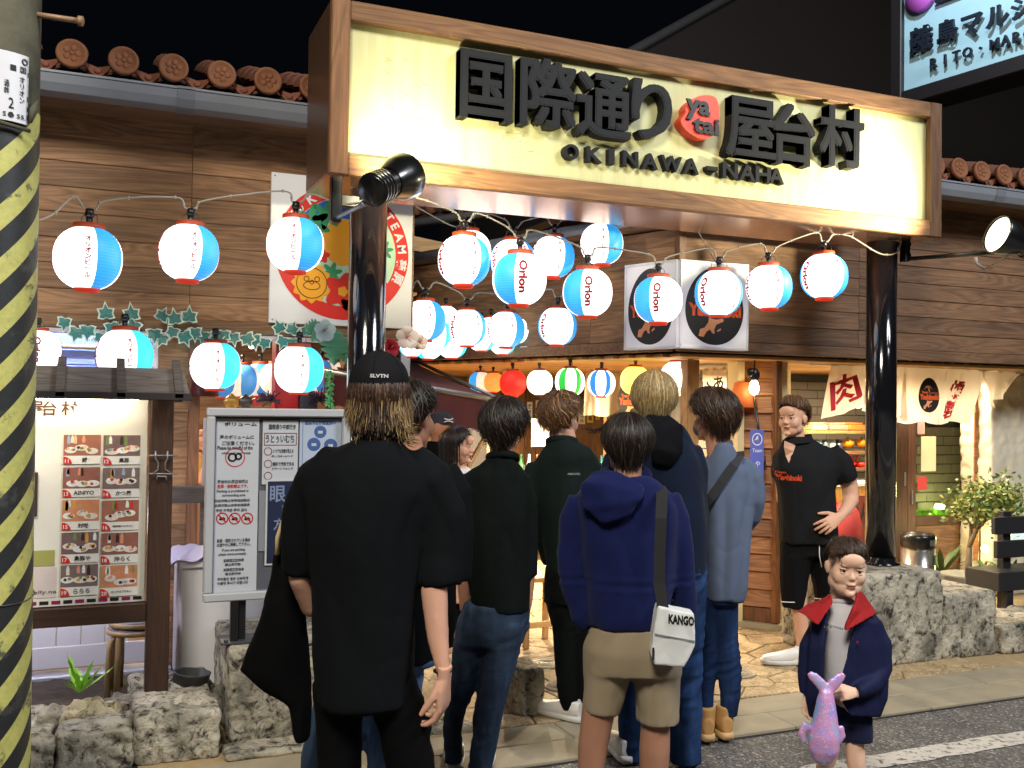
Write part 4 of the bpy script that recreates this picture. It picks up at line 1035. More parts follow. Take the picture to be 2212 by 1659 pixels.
# sheared grid so that stripe edges run along mesh edges
vs = []; T = pitch / 12
tot = int((z1h - z0h + 1.4) / T)
for i in range(tot + 1):
    for k in range(NS + 1):
        a = 2 * math.pi * k / NS + math.pi / 2; zz = z0h - 1.2 + i * T + 1.05 * (k / NS); zz = min(max(zz, z0h), z1h); r_ = rad(zz) + .0015
        vs.append((r_ * math.cos(a), r_ * math.sin(a), zz))
for i in range(tot):
    for k in range(NS):
        a = i * (NS + 1) + k; q = (a, a + 1, a + NS + 2, a + NS + 1)
        if abs(vs[a][2] - vs[a + NS + 1][2]) < 1e-5 and abs(vs[a + 1][2] - vs[a + NS + 2][2]) < 1e-5: continue
        (fy if (i // 6) % 2 else fk).append(q)
my.add(vs, fy, 0, True); mk.add(vs, fk, 0, True)
my.build('yellow_stripes', hazard(True), up_); mk.build('black_stripes', hazard(False), up_)
m = MB()
for k in range(3): 
    z_ = .95; m.tube([(rad(z_) * 1.03 * math.cos(a), rad(z_) * 1.03 * math.sin(a), z_ + .01 * math.sin(a * 2)) for a in [2 * math.pi * j / 32 for j in range(33)]], .0022, 5)
m.build('tie_wire', STEEL, up_)
# number plate bent round the pole
pl = MB(); vs = []; fs = []; nx = 12
ca = math.atan2(EYE.y - pc.y, EYE.x - pc.x)
zt, zb = 2.60, 2.235
a0, a1 = ca - .02, ca + .62
ctr = atD(26, 172, 3.1); 
def platept(t, z, off=.0): 
    a = ca - .02 + t * .72; r_ = .168 + off; return (r_ * math.cos(a), r_ * math.sin(a), z)
zt = atD(28, 97, 3.1).z; zb = atD(28, 250, 3.1).z
for z in (zb, zt):
    for k in range(nx + 1): vs.append(platept(k / nx, z))
for z in (zb, zt):
    for k in range(nx + 1): vs.append(platept(k / nx, z, -.004))
for k in range(nx): fs += [(k, k + 1, k + nx + 2, k + nx + 1), (k + 2 * (nx + 1), k + 3 * (nx + 1), k + 3 * (nx + 1) + 1, k + 2 * (nx + 1) + 1)]
fs += [(0, nx + 1, 3 * nx + 3, 2 * nx + 2), (nx, 3 * nx + 2, 4 * nx + 3, 2 * nx + 1)]
pl.add(vs, fs, 0, True); plate = pl.build('number_plate', plain('plate_white', sr(214, 216, 224), .4), up_)
m = MB()
def ptext(s_, t, z, w, h, **k):
    q = MB(); fit_text(q, s_, 0, 0, w, h, 0, .001, .0, **k); wid = .72 * .168
    m.add([platept(t + x / wid, z + zz, .0015 + -y) for x, y, zz in q.v], q.f)
ptext('◎', .86, zt - .022, .022, .022); ptext('国', .82, zt - .05, .02, .02); ptext('■', .55, zt - .05, .018, .018)
ptext('オリオン', .80, zt - .115, .017, .085, vertical=True); ptext('過幹', .40, zt - .115, .016, .045, vertical=True)
ptext('2', .52, zb + .058, .016, .034); ptext('S', .36, zb + .02, .010, .014); ptext('●', .52, zb + .02, .018, .018); ptext('55.', .80, zb + .02, .03, .014)
for z_ in (zt - .06, zt - .14, zt - .2, zb + .05): ptext('|', .97, z_, .002, .016); ptext('|', .05, z_, .002, .016)
tag(m.build('plate_lettering', INK, plate), kind='stuff')
m = MB(); q = Vector(platept(1.2, zb - .0)) ; m.tube([platept(1.3, zb + .09, .004), platept(1.12, zb + .055, .008), platept(1.03, zb + .01, .008)], [.004, .014, .006], 6); m.tube([platept(.1, zb - .01, .01), platept(1.0, zb - .02, .012)], .007, 6)
m.build('tape_wrap', plain('old_tape', sr(74, 70, 56), .8, bump=.5), up_)
# step bolt
q0 = atD(88, 33, 3.3); q1 = atD(170, 45, 3.3)
m = MB(); m.tube([q0 - pc + Vector((-.05, 0, 0)), q1 - pc], .010, 8); m.tube([q1 - pc, q1 - pc + (q1 - q0).normalized() * .012], .018, 8)
m.build('step_bolt', plain('rusty_bolt', sr(146, 118, 92), .6, .4, bump=.4), up_)

# =============== ROUND POSTER ===============
YPo = 5.93
A = atY(587, 372, YPo); B = atY(888, 712, YPo); px0, px1 = A.x, B.x; pz1 = atY(587, 371, YPo).z; pz0 = atY(587, 697, YPo).z
po = empty('shop_poster', label='square white shop board with a big red ring and tropical picture', cat='poster')
m = MB(); m.cbox(px0, px1, YPo, YPo + .03, pz0, pz1, .003); m.build('board', PANEL_WHITE, po)
pcx, pcz = (px0 + px1) / 2 + .0, (pz0 + pz1) / 2; RR = (px1 - px0) * .47
def ringm(r1, r2, y, n=64, c=(0, 0), squash=1, a0=0, a1=360):
    m = MB(); vs = []
    for k in range(n + 1):
        a = R(a0 + (a1 - a0) * k / n)
        for r_ in (r1, r2): vs.append((pcx + c[0] + r_ * math.cos(a), y, pcz + c[1] + r_ * math.sin(a) * squash))
    m.add(vs, [(2 * k, 2 * k + 1, 2 * k + 3, 2 * k + 2) for k in range(n)]); return m
ringm(.001, RR * .80, YPo - .002).build('picture_ground', plain('teal_print', sr(186, 216, 190), .5, var=.2), po)
ringm(RR * .80, RR, YPo - .003).build('red_ring', RED, po)
OY = plain('print_orange', sr(236, 164, 40), .5, var=.05); GR = plain('print_green', sr(52, 142, 96), .5, var=.15); BL = plain('print_blue', sr(44, 92, 190), .5); LINE = plain('print_line', sr(40, 26, 20), .5)
m = ringm(.001, RR * .30, YPo - .004, c=(.0, .06), squash=1.15); m.build('yellow_figure', OY, po)
m = ringm(RR * .5, RR * .79, YPo - .0035, a0=35, a1=140); m.build('blue_arc', BL, po)
m = MB()
def blob(cx, cz, r_, n, amp, y, ph=0):
    vs = [(cx, y, cz)]; 
    for k in range(48):
        a = 2 * math.pi * k / 48; rr_ = r_ * (1 + amp * math.cos(n * a + ph)); vs.append((cx + rr_ * math.cos(a), y, cz + rr_ * math.sin(a)))
    return vs, [(0, k + 1, (k + 1) % 48 + 1) for k in range(48)]
m.add(*blob(pcx - .19, pcz - .20, .115, 12, .10, YPo - .0055)); m.build('orange_rosette', OY, po)
m = MB(); 
for dx, dz, r_ in ((-.19, -.20, .092), (-.222, -.175, .015), (-.158, -.175, .015), (-.19, -.195, .012), (-.19, -.215, .05)):
    for k in range(24):
        a, b_ = 2 * math.pi * k / 24, 2 * math.pi * (k + 1) / 24
        m.tube([(pcx + dx + r_ * math.cos(a), YPo - .007, pcz + dz + r_ * (.5 if r_ == .05 else 1) * math.sin(a)), (pcx + dx + r_ * math.cos(b_), YPo - .007, pcz + dz + r_ * (.5 if r_ == .05 else 1) * math.sin(b_))], .002, 4, caps=False)
m.build('rosette_line', LINE, po)
m = MB()
for cx_, cz_, r_, n_ in ((.0, -.24, .10, 5), (.19, -.06, .07, 5), (.2, -.17, .08, 5), (-.13, -.03, .04, 5), (.04, -.33, .05, 5)): m.add(*blob(pcx + cx_, pcz + cz_, r_, n_, .22, YPo - .006, cx_ * 9))
tag(m.build('red_flowers', RED, po), kind='stuff')
m = MB()
for cx_, cz_, r_, n_ in ((-.20, .16, .09, 7), (-.11, .22, .07, 6), (-.24, .02, .05, 6), (.15, .18, .09, 7), (-.07, -.13, .05, 6), (.12, -.28, .05, 6), (.25, .03, .05, 7)): m.add(*blob(pcx + cx_, pcz + cz_, r_, n_, .35, YPo - .005, cx_ * 20))
tag(m.build('green_leaves', GR, po), kind='stuff')
m = MB(); m.add(*blob(pcx + .19, pcz - .05, .022, 5, .1, YPo - .0075)); m.add(*blob(pcx, pcz - .24, .03, 5, .1, YPo - .0075)); tag(m.build('flower_centre', OY, po), kind='stuff')
m = MB()
def ring_text(chs, angs, size=.06):
    for ch, a in zip(chs, angs):
        ar = R(a); x = pcx + RR * .90 * math.cos(ar); z = pcz + RR * .90 * math.sin(ar)
        fit_text(m, ch, x, z, None, size, YPo - .004, .002, .03, rot=ar - math.pi / 2)
ring_text('さんKIKU', [148, 139, 123, 112, 101, 88]); ring_text('TEAM', [40, 30, 19, 7], .055); ring_text('菊原', [-8, -22], .07)
tag(m.build('ring_lettering', PANEL_WHITE, po), kind='stuff')
m = MB()
for x in (px0 + .02, px1 - .02):
    for z in (pz0 + .02, pz1 - .02): m.ell((x, YPo - .003, z), (.005, .004, .005), 8, 6)
tag(m.build('screws', STEEL, po), kind='stuff')

# =============== MENU BOARD with little shingled roof ===============
YM = 5.0
mb_ = empty('menu_board', label='cream menu board of food photos between brown posts under a small roof', cat='menu board')
def mq(x, y, Y=YM): q = atY(x, y, Y); return q.x, q.z
bx0 = -1.05; bx1, _ = mq(318, 1000); bz0 = mq(200, 1306)[1]; bz1 = mq(200, 845)[1] + .02
m = MB(); m.cbox(bx0, bx1, YM, YM + .03, bz0, bz1, .003); m.build('panel', plain('cream_board', sr(236, 232, 220), .5, var=.03), mb_)
p0 = mq(318, 1200)[0]; p1 = mq(368, 1200)[0]
m = MB(); m.cbox(p0, p1, YM - .04, YM + .07, .04, mq(340, 850)[1], .006); m.build('post', WOOD_DKBRN, mb_)
m = MB(); m.cbox(-1.35, -1.24, YM - .04, YM + .07, .04, bz1, .006); m.build('post', WOOD_DKBRN, mb_)
m = MB(); m.cbox(-1.24, p0 - .002, YM - .035, YM + .05, mq(200, 1347)[1], bz0 - .002, .004); m.build('bottom_rail', WOOD_DKBRN_X, mb_)
# roof: front slope shingles with battens
rz0 = mq(200, 852, 4.80)[1]; rz1 = mq(200, 792, 5.0)[1]; rx1 = mq(412, 850, 4.8)[0]
rs = empty('roof'); rs.parent = mb_
m = MB(); m.add([(-1.5, 4.80, rz0), (rx1, 4.80, rz0), (rx1 - .02, 5.02, rz1), (-1.5, 5.02, rz1), (-1.5, 4.80, rz0 - .018), (rx1, 4.80, rz0 - .018), (rx1 - .02, 5.02, rz1 - .03), (-1.5, 5.02, rz1 - .03), (-1.5, 5.26, rz0), (rx1, 5.26, rz0), (-1.5, 5.26, rz0 - .03), (rx1, 5.26, rz0 - .03)],
                [(0, 1, 2, 3), (4, 7, 6, 5), (0, 4, 5, 1), (1, 5, 6, 2), (3, 2, 9, 8), (7, 10, 11, 6), (8, 9, 11, 10), (2, 6, 11, 9)]); rs2 = m.build('roof_board', WOOD_GREY, mb_)
bpy.data.objects.remove(rs)
for x in (mq(130, 800, 4.9)[0], mq(258, 800, 4.9)[0], mq(380 - 5, 800, 4.9)[0] - .11 * 0, mq(500, 800, 4.9)[0]):
    pass
for vx in (132, 262, 385, ):
    x = mq(vx, 800, 4.88)[0]
    m = MB(); vs = []
    for dx in (-.018, .018):
        vs += [(x + dx, 4.785, rz0 - .01), (x + dx, 4.785, rz0 + .025), (x + dx, 5.04, rz1 + .045), (x + dx, 5.04, rz1 + .0)]
    m.add(vs, [(0, 1, 2, 3), (4, 7, 6, 5), (0, 4, 5, 1), (1, 5, 6, 2), (2, 6, 7, 3), (0, 3, 7, 4)]); m.build('batten', WOOD_GREY, mb_)
x = mq(495, 800, 4.88)[0]
m = MB(); m.cbox(-1.5, rx1 + .005, 4.785, 4.80, rz0 - .022, rz0 + .012, .003); m.build('eave_board', plain('dark_stained_edge', sr(40, 34, 34), .7, var=.3), mb_)
m = MB(); m.cbox(-1.1, bx1 - .05, 4.86, 4.885, rz0 - .026, rz0 - .012, .003); m.build('light_strip', emit('warm_strip', (1, .89, .70), 38), mb_)
# title
m = MB()
for ch, vx in (('屋', 78), ('台', 105), ('村', 150)):
    vx = {'屋': 88, '台': 141, '村': 204}[ch] * 1.0
    a = mq({'屋': 76, '台': 107, '村': 150}[ch], 882); fit_text(m, ch, a[0], a[1], None, .066, YM - .001, .004, .02)
m.build('title_lettering', plain('brown_ink', sr(86, 52, 34), .6), mb_)
FOODC = [sr(222, 150, 120), sr(228, 220, 208), sr(196, 60, 48), sr(236, 190, 150), sr(120, 140, 80), sr(60, 46, 40), sr(246, 240, 232), sr(216, 160, 70), sr(150, 170, 190)]
FM = [plain('food_print_%d' % i, c, .45, var=.25, vs=60) for i, c in enumerate(FOODC)]
def photo_bg(i): return plain('photo_ground_%d' % i, [sr(206, 138, 100), sr(160, 104, 84), sr(120, 96, 96), sr(150, 96, 84), sr(124, 104, 104)][i], .45, var=.35, vs=25)
def disc(m, x, z, rx, rz, y, mi, n=16):
    m.add([(x, y, z)] + [(x + rx * math.cos(2 * math.pi * k / n), y, z + rz * math.sin(2 * math.pi * k / n)) for k in range(n)], [(0, k + 1, (k + 1) % n + 1) for k in range(n)], mi)
names = {11: '鯖', 12: '黒豚', 13: 'AINIYO', 14: 'かつ屋', 15: '村咲', 16: '琉球酒場じゅんちゃん', 17: '島豚や', 18: '沖らく', 19: 'ららら', 20: 'キングオブザキン'}
cellsX = [(188, 296 / 1.0), (305, 412)]
for r_ in range(5):
    for c_ in range(2):
        no = 11 + r_ * 2 + c_
        vx0 = (138, 224)[c_] - r_ * 1.6; vx1 = vx0 + (79 if c_ == 0 else 78); vy0 = 939 + r_ * 70.5 + c_ * 1; vy1 = vy0 + 63
        a = mq(vx0, vy0); b_ = mq(vx1, vy1); x0_, z1_, x1_, z0_ = a[0], a[1], b_[0], b_[1]; zs_ = z0_ + (z1_ - z0_) * .29
        e = MB(); e.cbox(x0_, x1_, YM - .006, YM - .001, z0_, z1_, .001); card = e.build('menu_card', plain('card_white', sr(236, 232, 224), .5), mb_)
        q = MB(); w = x1_ - x0_; h = z1_ - zs_; y_ = YM - .0065
        q.add([(x0_, y_, zs_), (x1_, y_, zs_), (x1_, y_, z1_), (x0_, y_, z1_)], [(0, 1, 2, 3)], 0)
        for k in range(4): 
            xx = x0_ + w * rnd.uniform(.1, .9); hh = h * rnd.uniform(.25, .42); ww = w * .045
            q.add([(xx - ww, y_ - .0004, z1_ - hh - h * .08), (xx + ww, y_ - .0004, z1_ - hh - h * .08), (xx + ww, y_ - .0004, z1_ - h * .18), (xx + ww * .4, y_ - .0004, z1_ - h * .03), (xx - ww * .4, y_ - .0004, z1_ - h * .03), (xx - ww, y_ - .0004, z1_ - h * .18)], [tuple(range(6))], 1 + rnd.randrange(9))
        for k in range(3):
            xx = x0_ + w * (.22 + .28 * k + rnd.uniform(-.05, .05)); zz = zs_ + h * rnd.uniform(.2, .42); rx_ = w * rnd.uniform(.15, .22)
            disc(q, xx, zz, rx_, h * .15, y_ - .0006 - k * .0002, 1 + rnd.choice((1, 6))); 
            for j in range(4): disc(q, xx + rnd.uniform(-.6, .6) * rx_, zz + h * rnd.uniform(-.03, .1), w * .045, h * .07, y_ - .0012 - j * .0001, 1 + rnd.randrange(9), 10)
        q.build('food_picture', [photo_bg(no % 5)] + FM, card)
        q = MB(); rr_ = (zs_ - z0_) * .9; q.add([(x0_, y_ - .0003, z0_)] + [(x0_ + rr_ * 1.05 * math.cos(t * math.pi / 16), y_ - .0003, z0_ + rr_ * math.sin(t * math.pi / 16)) for t in range(9)], [(0, k + 1, k + 2) for k in range(8)], 0)
        fit_text(q, str(no), x0_ + rr_ * .42, z0_ + rr_ * .42, None, rr_ * .5, y_ - .0006, .0008, .02, 1)
        fit_text(q, names[no], (x0_ + x1_) / 2 + rr_ * .3, (z0_ + zs_) / 2, min(w * .55, rr_ * .62 * len(names[no])), None, y_, .001, .015, 2)
        q.build('card_number', [RED, PANEL_WHITE, INK], card)
m = MB(); a = mq(66, 1190); b_ = mq(118, 1222); m.add([(a[0] - .4, YM - .002, b_[1]), (b_[0], YM - .002, b_[1]), (b_[0], YM - .002, a[1]), (a[0] - .4, YM - .002, a[1])], [(0, 1, 2, 3)])
m.build('olive_print', plain('olive_print', sr(170, 168, 96), .5), mb_)
m = MB(); a = mq(60, 1228); b_ = mq(121, 1290); m.add([(a[0] - .4, YM - .003, b_[1]), (b_[0], YM - .003, b_[1]), (b_[0], YM - .003, a[1]), (a[0] - .4, YM - .003, a[1])], [(0, 1, 2, 3)])
m.build('pale_card', plain('pale_pink_card', sr(222, 206, 202), .5), mb_)
m = MB(); c = mq(88, 1280); fit_text(m, 'Shelly.na', c[0], c[1], .13, .022, YM - .004, .001, .0); m.build('pale_card_lettering', INK_GREY, mb_)
m = MB(); a = mq(40, 1020); b_ = mq(80, 1115); m.cbox(a[0] - .1, b_[0], YM - .02, YM - .004, b_[1], a[1], .003); m.build('small_frame', WOOD_DKBRN, mb_)
m = MB(); zz = bz0 + .012
for k in range(14): 
    xx = bx1 - .05 - k * .05; m.add([(xx, YM - .002, zz), (xx + .038, YM - .002, zz), (xx + .038, YM - .002, zz + .016), (xx, YM - .002, zz + .016)], [(0, 1, 2, 3)], k % 2)
tag(m.build('coloured_squares', [INK, plain('magenta_ink', sr(150, 30, 80), .5)], mb_), kind='stuff')
# wire rack on the post
m = MB(); 
def W_(x, y): q = atY(x, y, YM - .07); return (q.x, q.y, q.z)
for pts in ([(320, 984), (385, 984)], [(320, 1023), (384, 1024)], [(336, 974), (336, 990), (342, 1000), (342, 1014), (330, 1023)], [(362, 974), (362, 990), (357, 1000), (357, 1014), (372, 1023)], [(338, 1036), (340, 1029), (358, 1029), (360, 1038)]):
    m.tube([W_(*p) for p in pts], .0035, 6)
tag(m.build('wire_rack', STEEL), 'small chrome wire rack fixed on the menu board post', 'rack')
# =============== NOTICE BOARD ===============
YN = 4.84
nbd = empty('notice_board', label='aluminium framed glass notice board full of posters on two black legs', cat='notice board')
def nq(x, y, Y=YN): q = atY(x, y, Y); return q.x, q.z
nx0 = nq(441, 1200)[0]; nx1 = nq(757, 950)[0]; nz1 = nq(455, 881)[1]; nz0 = nq(441, 1303)[1]
fwn = .04
for a, b_, c, d in ((nx0, nx1, nz1 - fwn, nz1), (nx0, nx1, nz0, nz0 + fwn)):
    m = MB(); m.cbox(a, b_, YN, YN + .06, c, d, .006); m.build('frame_rail', ALU, nbd)
for a, b_ in ((nx0, nx0 + fwn), (nx1 - fwn, nx1)):
    m = MB(); m.cbox(a, b_, YN + .001, YN + .059, nz0 + fwn + .001, nz1 - fwn - .001, .006); m.build('frame_stile', ALU, nbd)
m = MB(); m.box(nx0 + .01, nx1 - .01, YN + .045, YN + .055, nz0 + .01, nz1 - .01); m.build('backing', plain('board_grey', sr(96, 98, 108), .7), nbd)
m = MB(); m.box(nx0 + .01, nx1 - .01, YN + .0605, YN + .066, nz0 + .01, nz1 - .01); m.build('back_sheet', ALU, nbd)
glass = NT('thin_glass'); glass.set(Roughness=.03); glass.b.inputs['Transmission Weight'].default_value = 1.0; glass.b.inputs['IOR'].default_value = 1.02; glass.b.inputs['Base Color'].default_value = (.93, .95, .97, 1); glass.b.inputs['Alpha'].default_value = .18
glass.b.inputs['Coat Weight'].default_value = .6; glass.b.inputs['Coat Roughness'].default_value = .02
GLASS = glass.m
m = MB(); m.box(nx0 + fwn, nx1 - fwn, YN + .012, YN + .015, nz0 + fwn, nz1 - fwn); m.build('glass_pane', GLASS, nbd)
def sheet(x0, y0, x1, y1, mat=PAPER, name='poster_sheet', dy=.04):
    a = nq(x0, y0, YN + dy); b_ = nq(x1, y1, YN + dy); m = MB(); m.box(a[0], b_[0], YN + dy - .002, YN + dy, b_[1], a[1]); return m.build(name, mat, nbd), a, b_
def lines(parent, rows, dy, mats, name='poster_lettering'):
    m = MB()
    for s_, x, y, w, h, mi in rows:
        c = nq(x, y, YN + dy); ww = nq(x + w / 2, y, YN + dy)[0] - nq(x - w / 2, y, YN + dy)[0]; hh = nq(x, y - h / 2, YN + dy)[1] - nq(x, y + h / 2, YN + dy)[1]
        fit_text(m, s_, c[0], c[1], ww, hh, YN + dy, .0008, .015, mi)
    o = m.build(name, mats, nbd); o.parent = parent; return o
s1, _, _ = sheet(467, 904, 553, 1280)
lines(s1, [('ボリューム', 520, 916, 70, 8, 2), ('声のボリュームに', 512, 944, 74, 9, 0), ('ご注意ください。', 515, 957, 70, 9, 0), ('Please be mindful of the', 508, 967, 76, 8, 0), ('volume of your voice', 510, 979, 62, 7, 0),
           ('屋台村の周辺地域は', 503, 1040, 66, 8, 0), ('駐車・駐輪禁止です。', 503, 1050, 66, 8, 1), ('Parking is prohibited in', 503, 1061, 68, 7, 0), ('surrounding area', 505, 1070, 50, 7, 0), ('此区域禁止停車包括路辺', 502, 1081, 76, 6, 0), ('此區域禁止停車包括路邊', 502, 1091, 76, 6, 0), ('주변 지역은 주차 금지', 500, 1102, 66, 7, 0),
           ('駐車・駐輪されている場合', 505, 1167, 72, 8, 0), ('は速やかに移動して下さい。', 505, 1176, 72, 8, 0), ('If you are parking,', 505, 1188, 50, 7, 0), ('please move promptly.', 503, 1197, 60, 7, 0), ('如果您正在停車', 505, 1210, 44, 7, 0), ('請立即行動', 503, 1219, 34, 6, 0), ('如果您正在停车', 505, 1230, 44, 7, 0), ('请立即行动', 503, 1239, 34, 6, 0), ('주차중인 경우 신속하게', 503, 1250, 66, 7, 0), ('이동해 주시기 바랍니다', 503, 1259, 66, 7, 0)], .036, [INK_GREY, RED, INK])
m = MB(); y_ = YN + .0365
def ringq(x, y, r_, t, mi, yy=y_, slash=False):
    c = nq(x, y, YN + .037); r_ = r_ / F * 4.7; t = t / F * 4.7; vs = []
    for k in range(25):
        a = 2 * math.pi * k / 24
        for q in (r_ - t, r_): vs.append((c[0] + q * math.cos(a), yy, c[1] + q * math.sin(a)))
    m.add(vs, [(2 * k, 2 * k + 1, 2 * k + 3, 2 * k + 2) for k in range(24)], mi)
    if slash: m.add([(c[0] - r_ * .7 - t * .4, yy - .0005, c[1] + r_ * .7 - t * .4), (c[0] + r_ * .7 - t * .4, yy - .0005, c[1] - r_ * .7 - t * .4), (c[0] + r_ * .7 + t * .4, yy - .0005, c[1] - r_ * .7 + t * .4), (c[0] - r_ * .7 + t * .4, yy - .0005, c[1] + r_ * .7 + t * .4)], [(0, 1, 2, 3)], mi)
for x in (480, 507, 534):
    ringq(x, 1120, 13, 2.6, 0, slash=True); c = nq(x, 1121, YN + .037)
    m.add([(c[0] - .014, y_ + .0002, c[1] - .006), (c[0] + .014, y_ + .0002, c[1] - .006), (c[0] + .014, y_ + .0002, c[1] + .002), (c[0] + .008, y_ + .0002, c[1] + .008), (c[0] - .008, y_ + .0002, c[1] + .008), (c[0] - .014, y_ + .0002, c[1] + .002)], [tuple(range(6))], 1)
ringq(508, 988, 21, 2, 0); ringq(502, 988, 10, 4, 1); ringq(515, 986, 8, 4, 1)
o = m.build('prohibition_signs', [RED, INK], nbd); o.parent = s1
s2, _, _ = sheet(568, 907, 642, 1045)
lines(s2, [('国際通り中部行き', 610, 922, 58, 11, 0), ('うとぅいむち', 605, 948, 62, 17, 0), ('いつでも空席が見える', 612, 974, 44, 9, 0), ('無料で予約できる', 612, 1002, 46, 9, 0), ('詳しくはホームページ', 610, 985, 46, 5, 0), ('スマートフォンで', 610, 1012, 46, 5, 0)], .036, [INK_GREY, RED])
m = MB(); ringq(579, 975, 9, 1.6, 0); ringq(579, 1002, 9, 1.6, 0); ringq(579, 1028, 9, 1.6, 0)
a = nq(571, 935, YN + .037); b_ = nq(641, 962, YN + .037)
for (x0_, z0_, x1_, z1_) in ((a[0], a[1] - .003, b_[0], a[1]), (a[0], b_[1], b_[0], b_[1] + .003), (a[0], b_[1], a[0] + .003, a[1]), (b_[0] - .003, b_[1], b_[0], a[1])): m.add([(x0_, y_ - .0005, z0_), (x1_, y_ - .0005, z0_), (x1_, y_ - .0005, z1_), (x0_, y_ - .0005, z1_)], [(0, 1, 2, 3)], 0)
o = m.build('red_marks', [plain('dark_red_ink', sr(150, 60, 70), .6)], nbd); o.parent = s2
s3, _, _ = sheet(648, 905, 740, 1200, plain('pale_blue_paper', sr(196, 210, 232), .8), dy=.039)
BI = plain('blue_ink', sr(74, 106, 170), .6)
lines(s3, [('感染予防対策実施中', 692, 914, 66, 8, 0)], .036, [BI])
m = MB()
for x, y, r_ in ((692, 933, 14), (678, 960, 15), (714, 962, 15)):
    ringq(x, y, r_, r_ - .4, 0); c = nq(x, y, YN + .037); m.add([(c[0] - .012, y_ - .0008, c[1] - .008), (c[0] + .012, y_ - .0008, c[1] - .008), (c[0] + .012, y_ - .0008, c[1] + .006), (c[0] - .012, y_ - .0008, c[1] + .006)], [(0, 1, 2, 3)], 1)
a = nq(654, 909, YN + .037); b_ = nq(734, 1190, YN + .037)
for (x0_, z0_, x1_, z1_) in ((a[0], a[1] - .002, b_[0], a[1]), (a[0], b_[1], a[0] + .002, a[1]), (b_[0] - .002, b_[1], b_[0], a[1])): m.add([(x0_, y_ - .0005, z0_), (x1_, y_ - .0005, z0_), (x1_, y_ - .0005, z1_), (x0_, y_ - .0005, z1_)], [(0, 1, 2, 3)], 0)
o = m.build('blue_pictograms', [BI, PAPER], nbd); o.parent = s3
s5, _, _ = sheet(575, 1036, 700, 1215, PANEL_WHITE, dy=.0375); s4, _, _ = sheet(579, 1040, 700, 1211, plain('navy_poster', sr(34, 44, 74), .5), dy=.035)
lines(s4, [('眼', 600, 1067, 34, 36, 0), ('鏡', 622, 1100, 26, 30, 0), ('方', 602, 1132, 22, 26, 0)], .032, [plain('pale_ink', sr(140, 156, 190), .5)])
sheet(560, 1060, 574, 1190, plain('grey_sheet', sr(150, 152, 160), .8), dy=.041)
for vx in (507, 525, 547):
    q = nq(vx, 1340); m = MB(); m.cbox(q[0] - .018, q[0] + .018, YN + .01 + (.03 if vx == 525 else 0), YN + .05 + (.03 if vx == 525 else 0), .455, nz0 - .001, .003); m.build('leg', BLK, nbd)
    if vx == 525: break
q = nq(516, 1380); m = MB(); m.cbox(q[0] - .085, q[0] + .10, YN - .02, YN + .16, .452, .462, .002)
for dx in (-.06, .07): m.tube([(q[0] + dx, YN + .0, .46), (q[0] + dx, YN + .0, .475)], .010, 6)
m.build('base_plate', plain('plate_grey', sr(70, 70, 76), .5, .4), nbd)
# =============== STOOLS, counter, bin, clutter on the left ===============
BENT = plain('bent_birch', sr(176, 148, 106), .5, var=.12, vs=20)
def stool(x, y, z, lab, rz=0):
    e = empty('round_stool', (x, y, z), rz, lab, 'stool', 'two stacked round stools'); e.scale = (.86,) * 3
    m = MB(); m.lathe([(.001, .43), (.172, .43), (.178, .436), (.178, .452), (.172, .458), (.001, .458)], 36); m.build('seat', BENT, e)
    m = MB(); m.lathe([(.001, .4585), (.168, .4585), (.166, .462), (.001, .462)], 32); m.build('seat_pad', plain('grey_vinyl', sr(112, 112, 122), .35, var=.2, vs=14), e)
    for k in range(4):
        a = k * math.pi / 2 + .5; m = MB(); pts = [(.10, .425), (.145, .422), (.170, .40), (.180, .36), (.190, .0)]
        m.tube([(r_ * math.cos(a), r_ * math.sin(a), z_) for r_, z_ in pts], .011, 6, rv=.022, e=4, ref=(math.cos(a), math.sin(a), 0)); m.build('leg', BENT, e)
p = atY(296, 1400, 5.5)
stool(p.x, 5.5, .03, 'lower birch stool of the stack behind the brown post'); stool(p.x + .012, 5.51, .068, 'upper birch stool with grey round seat, on top of the other', .35)
a = atY(392, 1220, 5.45); b_ = atY(452, 1220, 5.45)
cb = empty('white_counter', (0, 0, 0), label='tall white box counter with a cloth draped over it beside the notice board', cat='counter')
m = MB(); m.cbox(a.x, b_.x + .35, 5.45, 5.95, .08, a.z - .02, .008); m.build('box', WHITEP, cb)
m = MB(); m.cbox(a.x - .012, b_.x + .36, 5.43, 5.97, a.z - .02, a.z + .02, .006); m.build('lid', WHITEP, cb)
m = MB(); c = atY(410, 1200, 5.5); 
g = MB(); vs = []; n1, n2 = 16, 12
for i in range(n1 + 1):
    for j in range(n2 + 1):
        u_, w_ = i / n1, j / n2; x = a.x - .16 + u_ * .42; y = 5.40 + w_ * .3; d_ = max(0, .14 - (x - a.x + .16)) 
        z = a.z + .03 - d_ * 1.1 + .03 * math.sin(u_ * 9 + w_ * 5) + .02 * noise.noise(Vector((u_ * 5, w_ * 5, 1))) + .03 * math.exp(-((u_ - .6) ** 2) * 20)
        vs.append((x, y, z))
g.add(vs, [(i * (n2 + 1) + j, (i + 1) * (n2 + 1) + j, (i + 1) * (n2 + 1) + j + 1, i * (n2 + 1) + j + 1) for i in range(n1) for j in range(n2)], 0, True)
tag(g.build('white_cloth', cloth('white_cloth', sr(206, 200, 226))), 'crumpled white cloth lying on the white counter', 'cloth')
m = MB(); m.lathe([(.001, 0), (.075, 0), (.088, .16), (.092, .17), (.082, .17), (.07, .01)], 20); o = m.build('black_pot', plain('black_plastic', sr(44, 44, 46), .5)); p = atY(405, 1500, 5.1); o.location = (p.x, 5.1, .1); o.rotation_euler = (.0, .12, 0); tag(o, 'black plastic nursery pot standing behind the planter stones', 'pot')
